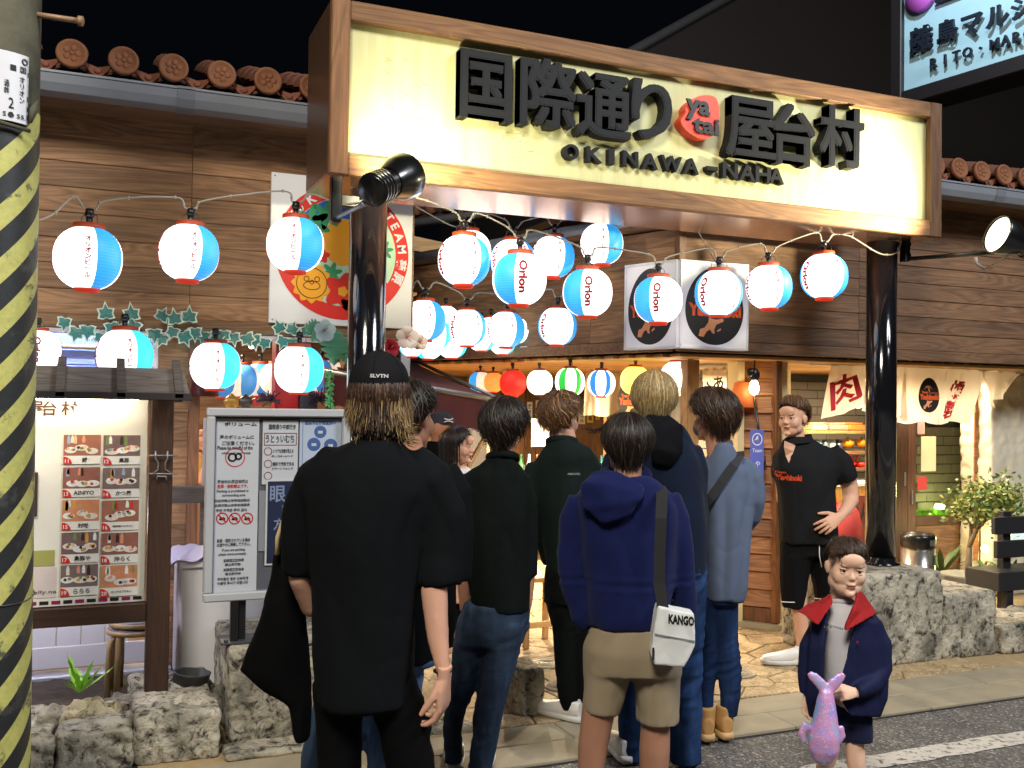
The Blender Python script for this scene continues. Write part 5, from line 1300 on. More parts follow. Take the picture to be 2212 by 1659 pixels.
# fern
fe = empty('fern', tuple(atY(172, 1505, 4.98)), label='small bright green fern growing between the planter rocks', cat='plant')
FERN = plain('fern_green', sr(150, 206, 70), .5, var=.2, vs=20)
for k in range(13):
    a_ = rnd.uniform(-2.9, .2) if k < 9 else rnd.uniform(0, 3); L = rnd.uniform(.10, .19); tilt = rnd.uniform(.4, 1.3); m = MB(); pts = []; n = 7
    vs = []; fs = []
    for i in range(n + 1):
        t = i / n; r_ = L * math.sin(t * tilt) ; z = L * (1 - (1 - t) ** 1.2) * math.cos(tilt * .7) * 1.0 + .02; wv = .012 * math.sin(math.pi * min(1, t * .9 + .1)) * (1.5 if i % 2 else .7)
        c_, s_ = math.cos(a_), math.sin(a_); vs += [(r_ * c_ - wv * s_, r_ * s_ + wv * c_, z), (r_ * c_, r_ * s_, z - .003), (r_ * c_ + wv * s_, r_ * s_ - wv * c_, z)]
    for i in range(n): q = i * 3; fs += [(q, q + 1, q + 4, q + 3), (q + 1, q + 2, q + 5, q + 4)]
    m.add(vs, fs, 0, True); m.build('frond', FERN, fe)
# ivy garland
def leafmesh(name, mat, rim):
    pts = [(0, .046), (.010, .020), (.030, .018), (.024, .0), (.030, -.018), (.012, -.022), (0, -.016), (-.012, -.022), (-.030, -.018), (-.024, .0), (-.030, .018), (-.010, .020)]
    m = MB(); n = len(pts); m.add([(x * 1.12, .001, z * 1.12) for x, z in pts] + [(0, .006, 0)], [(n, i, (i + 1) % n) for i in range(n)], 1); m.add([(x * .86, -.0015, z * .86) for x, z in pts] + [(0, -.006, 0)], [(n, i, (i + 1) % n) for i in range(n)], 0)
    return m.mesh(name, [mat, rim])
IVY = plain('ivy_teal', sr(58, 116, 108), .5, var=.25, vs=40); RIM = plain('ivy_rim', sr(214, 224, 206), .5)
lm = leafmesh('leaf', IVY, RIM)
iv = empty('ivy_garland', (0, 0, 0), label='string of artificial variegated ivy leaves along the beam above the left opening', cat='garland')
low = [(190, 940), (225, 970), (258, 965), (298, 985), (330, 955), (352, 958), (395, 950), (415, 985), (455, 975), (478, 988), (510, 968), (545, 982), (575, 970), (600, 980), (640, 985), (660, 978), (690, 985), (730, 988), (750, 992), (782, 1000), (835, 995), (865, 1002)]
hi = [(313, 922), (388, 925), (478, 930), (516, 938), (558, 932), (825, 965), (862, 970), (905, 975)]
for (cx_, cy_), hh in [(p, 0) for p in low] + [(p, 1) for p in hi]:
    px_ = cx_ / 1.3662 ; py_ = cy_ / 1.3662
    q = atY(px_, py_ + (2 if hh else 8), 5.86); new('leaf', lm, iv, loc=q, rot=(rnd.uniform(-.3, .3), (math.pi if not hh else 0) + rnd.uniform(-.5, .5), rnd.uniform(-.4, .4)), scale=(rnd.uniform(1.15, 1.45),) * 3)
m = MB(); m.tube([atY(x / 1.3662, y / 1.3662 - 8, 5.88) for x, y in low], .003, 5); m.build('vine_stem', plain('vine_green', sr(60, 90, 70), .6), iv)
# hanging greenery, monstera leaf, hibiscus
mg = empty('hanging_greenery', (0, 0, 0), label='artificial monstera leaves and trailing green sprig hanging by the left black pole', cat='plant')
def monstera(c, s, rz, tilt):
    m = MB(); n = 18; L = []; 
    for i in range(n + 1):
        t = i / n; w = .07 * math.sin(math.pi * t ** .8) * (1 if i % 3 else .55); L.append((w, -.16 * t))
    vs = [(x, 0, z) for x, z in L] + [(0, -.012, z) for x, z in L] + [(-x, 0, z) for x, z in L]; k = n + 1
    fs = [(i, i + 1, i + 1 + k, i + k) for i in range(n)] + [(i + k, i + 1 + k, i + 1 + 2 * k, i + 2 * k) for i in range(n)]
    m.add(vs, fs, 0, True); m.build('monstera_leaf', plain('monstera_green', sr(84, 148, 116), .45, var=.2), mg, loc=c, rot=(tilt, rz, 0), scale=(s,) * 3)
monstera(atY(728, 712, 5.78), 1.35, 0.05, .1); monstera(atY(705, 705, 5.8), .8, .7, .2); monstera(atY(742, 735, 5.8), 1.0, -.3, .1); monstera(atY(695, 700, 5.82), .7, 1.2, 0)
m = MB(); rr2 = random.Random(5)
for k in range(110):
    t = k / 110; q = atY(712 + rr2.uniform(-9, 9), 800 + t * 82, 5.8); s_ = .009; a = Vector((rr2.uniform(-1, 1), rr2.uniform(-.3, .3), rr2.uniform(-1, 1))).normalized() * s_; b_ = Vector((rr2.uniform(-1, 1), 0, rr2.uniform(-1, 1))).normalized() * s_
    m.add([q - a, q + b_, q + a, q - b_], [(0, 1, 2, 3)])
m.tube([atY(712, 760, 5.8), atY(714, 885, 5.8)], .003, 5)
tag(m.build('trailing_sprig', plain('sprig_green', sr(70, 150, 90), .5), mg), kind='stuff')
def hibiscus(vx, vy, Y, c, lab, s=1.0):
    e = empty('hibiscus_flower', atY(vx, vy, Y), label=lab, cat='flower'); m0 = plain('petal_' + c[0], c[1], .6, var=.1)
    for k in range(5):
        a = 2 * math.pi * k / 5 + .3; m = MB(); vs = []; n = 5
        for i in range(n + 1):
            t = i / n; w = .030 * math.sin(math.pi * (t * .75 + .12)); r_ = .055 * t
            for j in (-1, 0, 1): vs.append((r_ * math.cos(a) - j * w * math.sin(a), -.03 * math.sin(t * 2) + .004 * abs(j), r_ * math.sin(a) + j * w * math.cos(a)))
        fs = [(i * 3 + j, i * 3 + j + 1, (i + 1) * 3 + j + 1, (i + 1) * 3 + j) for i in range(n) for j in (0, 1)]
        m.add(vs, fs, 0, True); m.build('petal', m0, e, scale=(s,) * 3)
    m = MB(); m.tube([(0, -.01, 0), (.004, -.06 * s, .012)], [.005, .003], 6); m.build('stamen', plain('stamen', sr(220, 120, 110), .6), e)
hibiscus(877, 730, 5.6, ('white', sr(230, 214, 206)), 'large white artificial hibiscus right of the left black pole', 1.3)
hibiscus(700, 715, 5.8, ('pale', sr(190, 214, 214)), 'pale blue-white artificial flower above the monstera leaf', 1.2)
hibiscus(842, 752, 5.6, ('red', sr(200, 40, 60)), 'red artificial hibiscus touching the left black pole', 1.0)
hibiscus(905, 740, 5.7, ('cream', sr(224, 208, 190)), 'smaller cream artificial hibiscus at the awning corner', .9)
# bell-shaped dark red lamp shade
m = MB(); m.lathe([(.02, .12), (.05, .115), (.062, .06), (.085, -.03), (.083, -.03), (.058, .06), (.045, .108)], 24, caps=False); o = m.build('bell_shade', plain('maroon_shade', sr(92, 24, 30), .45)); o.location = atY(441, 845, 5.9); tag(o, 'dark red bell-shaped lamp shade below the katakana lantern', 'lamp shade')
m = MB(); m.ell((0, 0, 0), (.02, .02, .02)); o = m.build('ceiling_bulb', emit('bulb_hot', (1, .85, .6), 30)); 
o.location = atY(543, 748, 8.2); tag(o, 'tiny lit spotlight on the left shop ceiling', 'light')
# objects along the sill behind the notice board
for vx, c, lab, s_ in ((500, sr(220, 170, 80), 'small gold ornament above the notice board', .05), (553, sr(214, 70, 80), 'small pink ornament above the notice board', .03), (530, sr(90, 84, 80), 'small dark ornament above the notice board', .045)):
    m = MB(); m.ell((0, 0, 0), (s_, s_ * .7, s_ * .8)); m.lathe([(s_ * .5, -s_ * .9), (s_ * .6, -s_ * .7), (s_ * .3, s_ * .9), (.004, s_ * 1.1)], 14); me = remesh(m, .006, 1, [plain('orn' + lab[6:10], c, .35, .3)])
    o = tag(new('ornament', me), lab, 'ornament'); o.location = atY(vx, 868, 6.3)
for vx, lab in ((583, 'bunch of dark dried flowers left of the red post'), (690, 'bunch of purple-black flowers below the rightmost lantern')):
    m = MB(); q = atY(vx, 866, 6.2)
    for k in range(60):
        a = Vector((rnd.uniform(-1, 1), rnd.uniform(-1, 1), rnd.uniform(-.2, 1))).normalized() * rnd.uniform(.04, .09); m.tube([q, q + a], [.002, .005], 4)
    tag(m.build('flower_bunch', plain('dark_purple', sr(52, 30, 52), .6)), lab, 'flowers')
m = MB(); m.box(0.62, 1.9, 6.12, 6.45, .02, 1.50); tag(m.build('shop_counter', WHITEP), 'white counter inside the left shop behind the notice board', 'counter')

tu = empty('added_fill_tube', (-.5, 5.44, 1.0), label='cool white tube added unseen behind the menu board to brighten the white door', cat='light')  # unseen tube, added to brighten the white door boards
m = MB(); m.tube([(-.6, 0, 0), (.6, 0, 0)], .016, 10); m.build('tube', emit('tube_cool', (.86, .84, 1), 75), tu); m = MB(); m.cbox(-.64, .64, -.02, .02, .018, .05, .004); m.build('fixture', WHITEP, tu)
tu = empty('added_fill_tube', (-.5, 6.2, 2.2), label='cool blue-white tube added unseen behind the lintel to brighten the blue boards', cat='light')  # second added tube, out of view, brightens the blue boards
m = MB(); m.tube([(-.7, 0, 0), (.7, 0, 0)], .016, 10); m.build('tube', emit('tube_blue', (.66, .74, 1), 110), tu); m = MB(); m.cbox(-.74, .74, -.02, .02, .018, .05, .004); m.build('fixture', WHITEP, tu)
# =============== CORNER LIGHTBOX (two faces) ===============
lbx = empty('corner_lightbox', (0, 0, 0), label='white two-sided lightbox with black oval palm logos on the building corner', cat='sign')
YB = 5.60
cz0 = atY(1465, 752, YB).z; cz1 = atY(1465, 560, YB).z
fx0 = atY(1466, 650, YB).x; fx1 = atY(1615, 650, YB).x
# left face direction: along the angled wall
dl = (far - Vector((C0.x, 5.7, 0))).normalized()
d_ = ray(1351, 660); # intersect with vertical plane through (fx0,YB) along dl
nrm = Vector((dl.y, -dl.x, 0)); t_ = (Vector((fx0, YB, 1.6)) - EYE).dot(nrm) / d_.dot(nrm); LP = EYE + d_ * t_; Lw = (Vector((LP.x, LP.y, 0)) - Vector((fx0, YB, 0))).length
LBM = emit('lightbox_white', (.9, .9, 1), .16, sr(222, 220, 224))
def face(ex, org, w, name):
    ey = Vector((0, 0, 1)).cross(ex); M = Matrix((ex, ey, Vector((0, 0, 1)))).transposed().to_4x4(); M.translation = org; h = cz1 - cz0
    f = bpy.data.objects.new(name, None); link(f); f.parent = lbx; f.matrix_local = M
    def b(n_, mb, mt): return mb.build(n_, mt, f)
    m = MB(); m.cbox(.004, w - .002, -.012, .05, 0, h, .006); b('acrylic_face', m, LBM)
    for q in ((0, w, 0, .018), (0, w, h - .018, h)): m = MB(); m.cbox(q[0] + .003, q[1] - .003, -.02, .04, q[2], q[3], .003); b('rim', m, plain('rim_white', sr(232, 232, 236), .4))
    for q in ((0.003, .018), (w - .018, w - .003)): m = MB(); m.cbox(q[0], q[1], -.0195, .04, .019, h - .019, .003); b('rim', m, plain('rim_white', sr(232, 232, 236), .4))
    oval_logo(b, w * .5, h * .49, w * .42, h * .44, -.013, True)
def oval_logo(b, cx, cz, rx, rz, y, full=False, ink=None, team='Team', sub=True):
    DK = ink or plain('logo_black', sr(38, 36, 34), .5); OR = plain('logo_orange', sr(232, 98, 44), .5); PE = plain('logo_peach', sr(236, 160, 110), .5)
    m = MB(); m.add([(cx, y, cz)] + [(cx + rx * math.cos(2 * math.pi * k / 48) * (1 - .10 * math.sin(2 * math.pi * k / 48)), y, cz + rz * math.sin(2 * math.pi * k / 48)) for k in range(48)], [(0, k + 1, (k + 1) % 48 + 1) for k in range(48)]); b('oval', m, DK)
    m = MB()
    fit_text(m, 'Yashinoki', cx, cz - rz * .10, rx * 1.82, rz * .34, y - .001, .003, .05)
    fit_text(m, 'Team', cx - rx * .42, cz + rz * .17, rx * .62, rz * .15, y - .001, .003, .04); m.add([(cx + rx * .0, y - .002, cz + rz * .11), (cx + rx * .9, y - .002, cz + rz * .11), (cx + rx * .9, y - .002, cz + rz * .15), (cx, y - .002, cz + rz * .15)], [(0, 1, 2, 3)])
    b('brand_lettering', m, OR)
    m = MB()   # palm fronds
    for k in range(6):
        a = R(20 + k * 28); pts = []
        for s_ in range(6):
            t = s_ / 5; pts.append((cx - rx * .1 + rx * .42 * t * math.cos(a), y - .002, cz + rz * .45 + rz * (.30 * t * math.sin(a) - .22 * t * t)))
        for s_ in range(5):
            p, q = Vector(pts[s_]), Vector(pts[s_ + 1]); w = rz * .045 * (1 - s_ / 6); m.add([p + Vector((0, 0, w)), p - Vector((0, 0, w)), q - Vector((0, 0, w * .7)), q + Vector((0, 0, w * .7))], [(0, 1, 2, 3)])
    p, q = Vector((cx - rx * .1, y - .002, cz + rz * .45)), Vector((cx + rx * .02, y - .002, cz + rz * .2)); m.add([p + Vector((-.006, 0, 0)), p + Vector((.006, 0, 0)), q + Vector((.008, 0, 0)), q + Vector((-.004, 0, 0))], [(0, 1, 2, 3)])
    isl = [(-.55, -.78), (-.50, -.60), (-.35, -.56), (-.22, -.42), (-.2, -.30), (.05, -.34), (.28, -.30), (.30, -.38), (.05, -.47), (-.02, -.60), (.0, -.70), (-.08, -.70), (-.16, -.60), (-.28, -.66), (-.38, -.80)]
    m.prism([(cx + rx * a, cz + rz * c_) for a, c_ in isl], y - .003, y - .001)
    m.prism([(cx + rx * a, cz + rz * c_) for a, c_ in ((.1, -.66), (.22, -.6), (.2, -.56), (.08, -.62))], y - .003, y - .001); tag(b('palm_and_island', m, PE), kind='stuff')
face(-dl, Vector((fx0 + dl.x * Lw, YB + dl.y * Lw, cz0)), Lw, 'left_panel'); face(Vector((1, 0, 0)), Vector((fx0, YB, cz0)), fx1 - fx0, 'right_panel')
# =============== AWNING ===============
def aw(vx, vy, d): return atD(vx, vy, d)
P1 = aw(865, 765, 9.0); P2 = aw(1092, 868, 7.4); P3 = aw(868, 812, 7.2); P0 = aw(700, 735, 9.4); P4 = aw(700, 800, 7.2)
awn = empty('awning', (0, 0, 0), label='dark maroon fabric awning with a scalloped valance over the alley', cat='awning')
n1, n2 = 14, 8; m = MB(); vs = []
for i in range(n1 + 1):
    for j in range(n2 + 1):
        u_, w_ = i / n1, j / n2; top = P0.lerp(P1, u_) if False else P0.lerp(P1.lerp(P2, .0), u_); bot = P4.lerp(P2, u_); q = top.lerp(bot, w_)
        q = q + Vector((0, 0, -.03 * math.sin(math.pi * w_) + .004 * noise.noise(q * 6))); vs.append(q)
AWM = cloth('awning_maroon', sr(108, 66, 68), .8)
m.add(vs, [(i * (n2 + 1) + j, (i + 1) * (n2 + 1) + j, (i + 1) * (n2 + 1) + j + 1, i * (n2 + 1) + j + 1) for i in range(n1) for j in range(n2)], 0, True); m.build('canopy', AWM, awn)
m = MB(); vs = []; N_ = 90
for i in range(N_ + 1):
    u_ = i / N_; q = P4.lerp(P2, u_); dep = .24 + .02 * abs(math.sin(u_ * math.pi * 11)) 
    off = Vector((.012 * math.sin(u_ * 60) , -.015 * math.sin(u_ * 60) - .01, 0))
    vs += [q, q + off * .5 - Vector((0, 0, dep * .5)), q + off - Vector((0, 0, dep))]
m.add(vs, [(i * 3 + j, (i + 1) * 3 + j, (i + 1) * 3 + j + 1, i * 3 + j + 1) for i in range(N_) for j in (0, 1)], 0, True); m.build('valance', AWM, awn)
m = MB(); m.tube([vs[i * 3 + 2] for i in range(N_ + 1)], .006, 5); m.build('valance_piping', plain('piping_pale', sr(196, 184, 186), .6), awn)
m = MB(); m.tube([P4, P2], .022, 8); m.tube([P2, aw(1010, 1010, 8.6)], .022, 8); m.tube([P2, P1], .014, 6); m.build('awning_arm', STEEL, awn)
m = MB(); p = aw(872, 830, 8.0); m.cbox(p.x - .04, p.x + .04, p.y - .04, p.y + .04, 0, p.z + .3); tag(m.build('awning_post', plain('white_metal', sr(206, 206, 214), .4)), 'white metal post beside the flowers under the awning', 'post')
# =============== beams/back roofs seen under the sign ===============
m = MB()
rb2 = empty('rear_roof', (0, 0, 0), label='dim tiled roof of a rear stall seen under the sign', cat='roof')
a = atD(880, 470, 11.5); b_ = atD(1380, 405, 10.6)
m = MB(); m.add([a, b_, b_ + Vector((1, 3, 1.1)), a + Vector((.6, 3, 1.1)), a - Vector((0, 0, .06)), b_ - Vector((0, 0, .06))], [(0, 1, 2, 3), (0, 4, 5, 1)]); m.build('roof_slope', plain('dim_roof', sr(70, 52, 46), .9), rb2)
m = MB(); m.tube([a - Vector((0, .06, .08)), b_ - Vector((0, .06, .08))], .05, 8); m.build('gutter', GUTTER, rb2)
for k in range(9):
    q = a.lerp(b_, .03 + k * .07) + Vector((0, -.08, .08)); m = MB(); m.lathe([(.001, .02), (.075, .02), (.08, 0), (.001, 0)], 18, M=Matrix.Translation(q) @ Matrix.Rotation(R(90), 4, 'X')); m.build('tile_disc', TERRA_D, rb2)
fs_ = empty('rear_fascia', (0, 0, 0), label='sloping pale timber fascia of the rear stalls behind the lanterns', cat='fascia')
for k in range(5):
    a = atD(868, 505 + k * 36, 9.4); b_ = atD(1120, 560 + k * 24, 9.9); h = Vector((0, 0, .145)); m = MB(); t = Vector((0, -.02, 0))
    m.add([a, b_, b_ - h * .7, a - h, a + t, b_ + t, b_ - h * .7 + t * 1.5, a - h + t * 1.5], [(4, 5, 6, 7), (0, 1, 5, 4), (3, 7, 6, 2), (0, 4, 7, 3)]); m.build('board', WOOD_FRAME if k % 2 else WOOD_PALE, fs_)
# =============== NOREN CLOTHS ===============
NOR = NT('noren_cotton'); NOR.col(sr(226, 216, 192)); NOR.set(Roughness=.9)
v_ = NOR.coords(rand=False); NOR.bump(NOR.noise(v_, 14, 4), .3, .01)
tl_ = NOR.node('ShaderNodeBsdfTranslucent'); tl_.inputs[0].default_value = (.82, .74, .58, 1); mx_ = NOR.node('ShaderNodeMixShader'); mx_.inputs[0].default_value = .45
NOR.L(NOR.b.outputs[0], mx_.inputs[1]); NOR.L(tl_.outputs[0], mx_.inputs[2]); NOR.L(mx_.outputs[0], NOR.n['Material Output'].inputs[0]); NOR = NOR.m
NORI = NOR
def noren(pts, Y, label, marks=(), wave=.03, Yv=None, seed=0, name='noren_cloth', grp='split curtains at the stalls'):
    """pts: quad TL TR BR BL in V pixels"""
    e = empty(name, (0, 0, 0), label=label, cat='curtain', group=grp)
    TL, TR, BR, BL = [atY(x, y, Y) for x, y in pts]
    def pos(u_, w_):
        q = TL.lerp(TR, u_).lerp(BL.lerp(BR, u_), w_); amp = wave * (.25 + .75 * w_)
        return q + Vector((0, amp * math.sin(u_ * 9 + seed * 2 + w_ * 1.5) + amp * .6 * math.sin(u_ * 21 + seed), .012 * w_ * math.sin(u_ * 8 + seed)))
    n1, n2 = 20, 12; m = MB(); m.add([pos(i / n1, j / n2) for i in range(n1 + 1) for j in range(n2 + 1)], [(i * (n2 + 1) + j, (i + 1) * (n2 + 1) + j, (i + 1) * (n2 + 1) + j + 1, i * (n2 + 1) + j + 1) for i in range(n1) for j in range(n2)], 0, True)
    m.build('cloth', NORI, e)
    m = MB()
    for k in range(3):
        u_ = .12 + .38 * k; q = pos(u_, 0); m.box(q.x - .02, q.x + .02, q.y - .004, q.y + .004, q.z - .01, q.z + .05)
    m.build('hanging_loop', NORI, e)
    for s_, u_, w_, du, dw, mat, kw in marks:
        m = MB(); t = MB(); fit_text(t, s_, 0, 0, du, dw, 0, .001, kw.get('bold', .03), rot=kw.get('rot', 0), **{k: v for k, v in kw.items() if k not in ('bold', 'rot')})
        m.add([pos(u_ + x, w_ - z) + Vector((0, -.008 + y, 0)) for x, y, z in t.v], t.f); m.build('printed_mark', mat, e)
    return e, pos
PR = plain('print_red', sr(206, 34, 48), .7)
Yn = 5.98
noren([(1797, 787), (1868, 787), (1878, 872), (1774, 908)], Yn, 'white curtain with one large red character hanging at the left of the bar', [('肉', .42, .52, .70, .66, PR, dict(rot=.15, bold=.02))], .02, seed=1)
noren([(1872, 787), (1955, 790), (1962, 905), (1860, 890)], Yn, 'white curtain folded behind the right black pole', [], .05, seed=2)
e_, pos_ = noren([(1955, 792), (2046, 794), (2024, 914), (1940, 912)], Yn, 'white curtain with the black egg-shaped palm logo', [], .01, seed=3)
q0 = pos_(.60, .52); 
oval_logo(lambda n_, mb, mt: mb.build(n_, mt, e_), q0.x, q0.z, .11, .14, q0.y - .03)
noren([(2048, 795), (2128, 800), (2092, 912), (2022, 914)], Yn, 'white curtain with two red characters one above the other', [('燻', .36, .40, .42, .36, PR, dict(rot=-.1)), ('製', .28, .76, .40, .34, PR, dict(rot=-.1))], .02, seed=4)
noren([(2118, 800), (2206, 806), (2168, 850), (2140, 878)], Yn, 'small loose white curtain end at the far right of the bar', [], .03, seed=5)
noren([(1517, 800), (1570, 795), (1573, 900), (1517, 905)], 6.5, 'cream curtain with two black hiragana characters', [('あ', .62, .28, .42, .26, INK, dict(bold=.02)), ('い', .10, .36, .35, .26, INK, dict(bold=.02))], .015, seed=6)
noren([(1266, 806), (1352, 806), (1352, 895), (1262, 900)], 8.3, 'plain cream curtain behind the blue and white lantern', [], .02, seed=7)
e_, pos_ = noren([(1354, 806), (1480, 806), (1480, 900), (1352, 900)], 8.1, 'cream curtain with black oval palm logo half hidden by the blond head', [], .01, seed=8)
q0 = pos_(-.02, .62); oval_logo(lambda n_, mb, mt: mb.build(n_, mt, e_), q0.x + .04, q0.z, .13, .20, q0.y - .02)
m = MB(); m.tube([atY(1750, 784, 6.0), atY(2140, 797, 6.0)], .016, 10); m.tube([atY(1780, 784, 6.0), atY(1780, 770, 6.0)], .01, 6); m.tube([atY(1953, 790, 6.0), atY(1953, 775, 6.0)], .01, 6); m.tube([atY(2130, 797, 6.0), atY(2230, 803, 6.0)], .014, 8)
tag(m.build('curtain_bar', plain('pipe_cream', sr(206, 198, 184), .4)), 'pale pipe carrying the white curtains under the eave', 'rail')
m = MB(); m.tube([atY(1510, 792, 6.5), atY(1606, 785, 6.4)], .018, 8); m.tube([atY(1601, 785, 6.4), atY(1592, 772, 6.4)], .01, 6); tag(m.build('curtain_bar', plain('pipe_cream', sr(206, 198, 184), .4)), 'short pale pipe beside the cream hiragana curtain', 'rail')
# =============== hanging bulb and orange shade ===============
q = atY(1629, 835, 5.82); e = empty('bare_bulb', q, label='lit bare bulb hanging before the clad pillar', cat='light bulb')
m = MB(); m.lathe([(.001, -.062), (.02, -.055), (.032, -.035), (.036, -.01), (.028, .025), (.016, .045), (.014, .06)], 18); m.build('glass', emit('bulb_lit', (1, .78, .42), 22), e)
m = MB(); m.ell((0, 0, .085), (.045, .03, .05)); m.ell((-.03, .0, .10), (.035, .03, .035)); m.tube([(0, 0, .12), (.01, 0, .28)], .006, 6); m.build('socket', BLK, e)
m = MB(); a = q - Vector((0, 0, .07)); m.tube([a, atY(1649, 1010, 5.78)], .011, 6); m.tube([atY(1647, 985, 5.78), atY(1650, 1015, 5.78)], .02, 8); tag(m.build('tripod_stick', BLK), 'thin black rod hanging below the bare bulb', 'rod')
q = atY(1605, 855, 6.0); m = MB(); m.lathe([(.055, .10), (.062, .10), (.11, -.085), (.105, -.085)], 24, caps=False); o = m.build('orange_lantern', emit('shade_orange', sr(232, 120, 50), .35, sr(206, 110, 60))); o.location = q
tag(o, 'orange tapered lamp shade left of the bare bulb', 'lamp shade')
m = MB(); q = atY(1650, 1010, 5.83)
a = atY(1622, 928, 5.74); b_ = atY(1650, 1040, 5.74); 
vb = empty('blue_banner', (0, 0, 0), label='narrow blue banner with a circled 4 on the pillar', cat='banner')
m.cbox(a.x, b_.x, 5.742, 5.748, b_.z, a.z, .001); m.build('cloth', plain('banner_blue', sr(96, 104, 190), .7), vb)
m = MB()
for s_, vx, vy, h in (('④', 1636, 949, 30), ('Team', 1636, 973, 9), ('や', 1637, 1002, 14)):
    c = atY(vx, vy, 5.74); fit_text(m, s_, c.x, c.z, None, h / F * 6.3, 5.7415, .001, .01)
m.build('banner_lettering', PANEL_WHITE, vb)
# =============== stall interior: shelf, pumpkins, boxes, counter, doors ===============
Ysf = 7.0
def shelf(vx0, vx1, vy, Y, lab, mt, dep=.3, th=.03):
    a = atY(vx0, vy, Y); b_ = atY(vx1, vy, Y); m = MB(); m.cbox(a.x, b_.x, Y, Y + dep, a.z - th, a.z, .004); return tag(m.build('shelf', mt), lab, 'shelf'), a.z
_, zsh = shelf(1745, 1870, 930, Ysf, 'pale wooden shelf behind the staff man', WOOD_PALE)
_, zs2 = shelf(1750, 1875, 975, Ysf, 'dark shelf with pumpkins behind the staff man', WOOD_DARK)
_, zs3 = shelf(1750, 1875, 1012, Ysf, 'lowest dark shelf behind the staff man', WOOD_DARK)
_, zs4 = shelf(1745, 1960, 1046, 6.75, 'white counter top with yellow striped skirt', PANEL_WHITE, .5)
m = MB(); a = atY(1750, 1050, 6.76); b_ = atY(1965, 1050, 6.76); 
ys = NT('yellow_stripe_cloth'); w = ys.node('ShaderNodeTexWave', wave_type='BANDS', i_Scale=22.0, i_Distortion=0.4); w.bands_direction = 'X'; ys.L(ys.coords(rand=False), w.inputs['Vector']); ys.col(ys.ramp(w.outputs['Fac'], [(.4, sr(206, 166, 70)), (.55, sr(150, 108, 50))])); ys.set(Roughness=.8)
m.box(a.x, b_.x, 6.755, 6.775, .1, zs4 - .032); tag(m.build('counter_skirt', ys.m), 'yellow patterned cloth skirt below the counter top', 'cloth')
for vx, vy, lab in ((1831, 958, 'small orange pumpkin left on the shelf'), (1861, 957, 'small orange pumpkin beside the other one')):
    q = atY(vx, vy, Ysf + .1); e = empty('pumpkin', q, label=lab, cat='pumpkin'); m = MB(); vs = []
    for i in range(13):
        t = math.pi * i / 12
        for k in range(30): a_ = 2 * math.pi * k / 30; r_ = .058 * math.sin(t) * (1 - .12 * abs(math.sin(a_ * 4))) + .001; vs.append((r_ * math.cos(a_), r_ * math.sin(a_), .042 * math.cos(t)))
    m.add(vs, [(i * 30 + k, i * 30 + (k + 1) % 30, (i + 1) * 30 + (k + 1) % 30, (i + 1) * 30 + k) for i in range(12) for k in range(30)], 0, True); m.build('flesh', plain('pumpkin_orange', sr(236, 150, 30), .5), e)
    m = MB(); m.tube([(0, 0, .035), (.005, 0, .06)], [.01, .007], 6); m.build('stem', plain('stem_green', sr(90, 90, 40), .7), e)
def jar(vx, vy, Y, c, lab, s=1.0, nm='jar', h=.09, r_=.035):
    q = atY(vx, vy, Y); e = empty(nm, q, label=lab, cat=nm.replace('_', ' ')); m = MB(); m.lathe([(.001, 0), (r_, 0), (r_, h * .75), (r_ * .7, h * .85), (r_ * .7, h)], 16); m.build('body', plain('jar_%d_%d' % (vx, vy), c, .25, var=.1), e, scale=(s,) * 3)
    m = MB(); m.lathe([(.001, h), (r_ * .78, h), (r_ * .78, h + .014), (.001, h + .014)], 16); m.build('lid', plain('lid_%d' % (vx), tuple(x * .6 for x in c), .4), e, scale=(s,) * 3)
for i, (vx, vy, c, lab) in enumerate(((1768, 974, sr(120, 150, 160), 'glass jar at the shelf left end'), (1782, 974, sr(90, 110, 130), 'blue glass jar second on the shelf'), (1797, 974, sr(150, 170, 176), 'clear glass jar third on the shelf'), (1812, 974, sr(70, 80, 100), 'dark jar beside the pumpkins'))): jar(vx, vy, Ysf + .1, c, lab)
for i, (x0_, x1_, c, lab) in enumerate(((1752, 1785, sr(196, 180, 140), 'stack of pale plates on the top shelf'), (1790, 1830, sr(190, 150, 130), 'flat carton on the top shelf'), (1832, 1868, sr(216, 140, 60), 'orange tray on the top shelf'))):
    a = atY(x0_, 929, Ysf + .08); b_ = atY(x1_, 918, Ysf + .08); m = MB(); m.cbox(a.x, b_.x, Ysf + .06, Ysf + .22, a.z, b_.z, .006); m.cbox(a.x + .02, b_.x - .02, Ysf + .08, Ysf + .2, b_.z + .001, b_.z + .02, .004); tag(m.build('shelf_box', plain('box_%d' % i, c, .6, var=.2, vs=20)), lab, 'box')
for vx, lab in ((1828, 'red strawberry basket on the lower shelf'), (1862, 'second red basket beside the pole')):
    q = atY(vx, 1010, Ysf + .1); m = MB(); m.lathe([(.001, 0), (.07, 0), (.09, .05), (.085, .05), (.066, .01)], 14); m.tube([(-.08, 0, .05), (-.05, 0, .12), (0, 0, .14), (.05, 0, .12), (.08, 0, .05)], .009, 6); o = m.build('red_basket', plain('basket_red', sr(226, 40, 30), .4)); o.location = q; tag(o, lab, 'basket')
q = atY(1822, 1150, 6.72); m = MB(); m.lathe([(.001, -.3), (.10, -.28), (.155, -.12), (.16, .05), (.12, .2), (.07, .26)], 22); o = m.build('red_paper_lantern', plain('dull_red', sr(140, 34, 34), .6)); o.location = q; tag(o, 'dull red round lantern behind the staff man hip', 'lantern')
m = MB(); q = atY(1860, 1120, 6.70); m.cbox(q.x - .16, q.x + .14, 6.70, 6.74, q.z - .28, q.z + .2, .004)
o = m.build('calligraphy_panel', plain('ochre_panel', sr(120, 50, 40), .6)); tag(o, 'dark ochre panel with brush writing below the counter', 'panel')
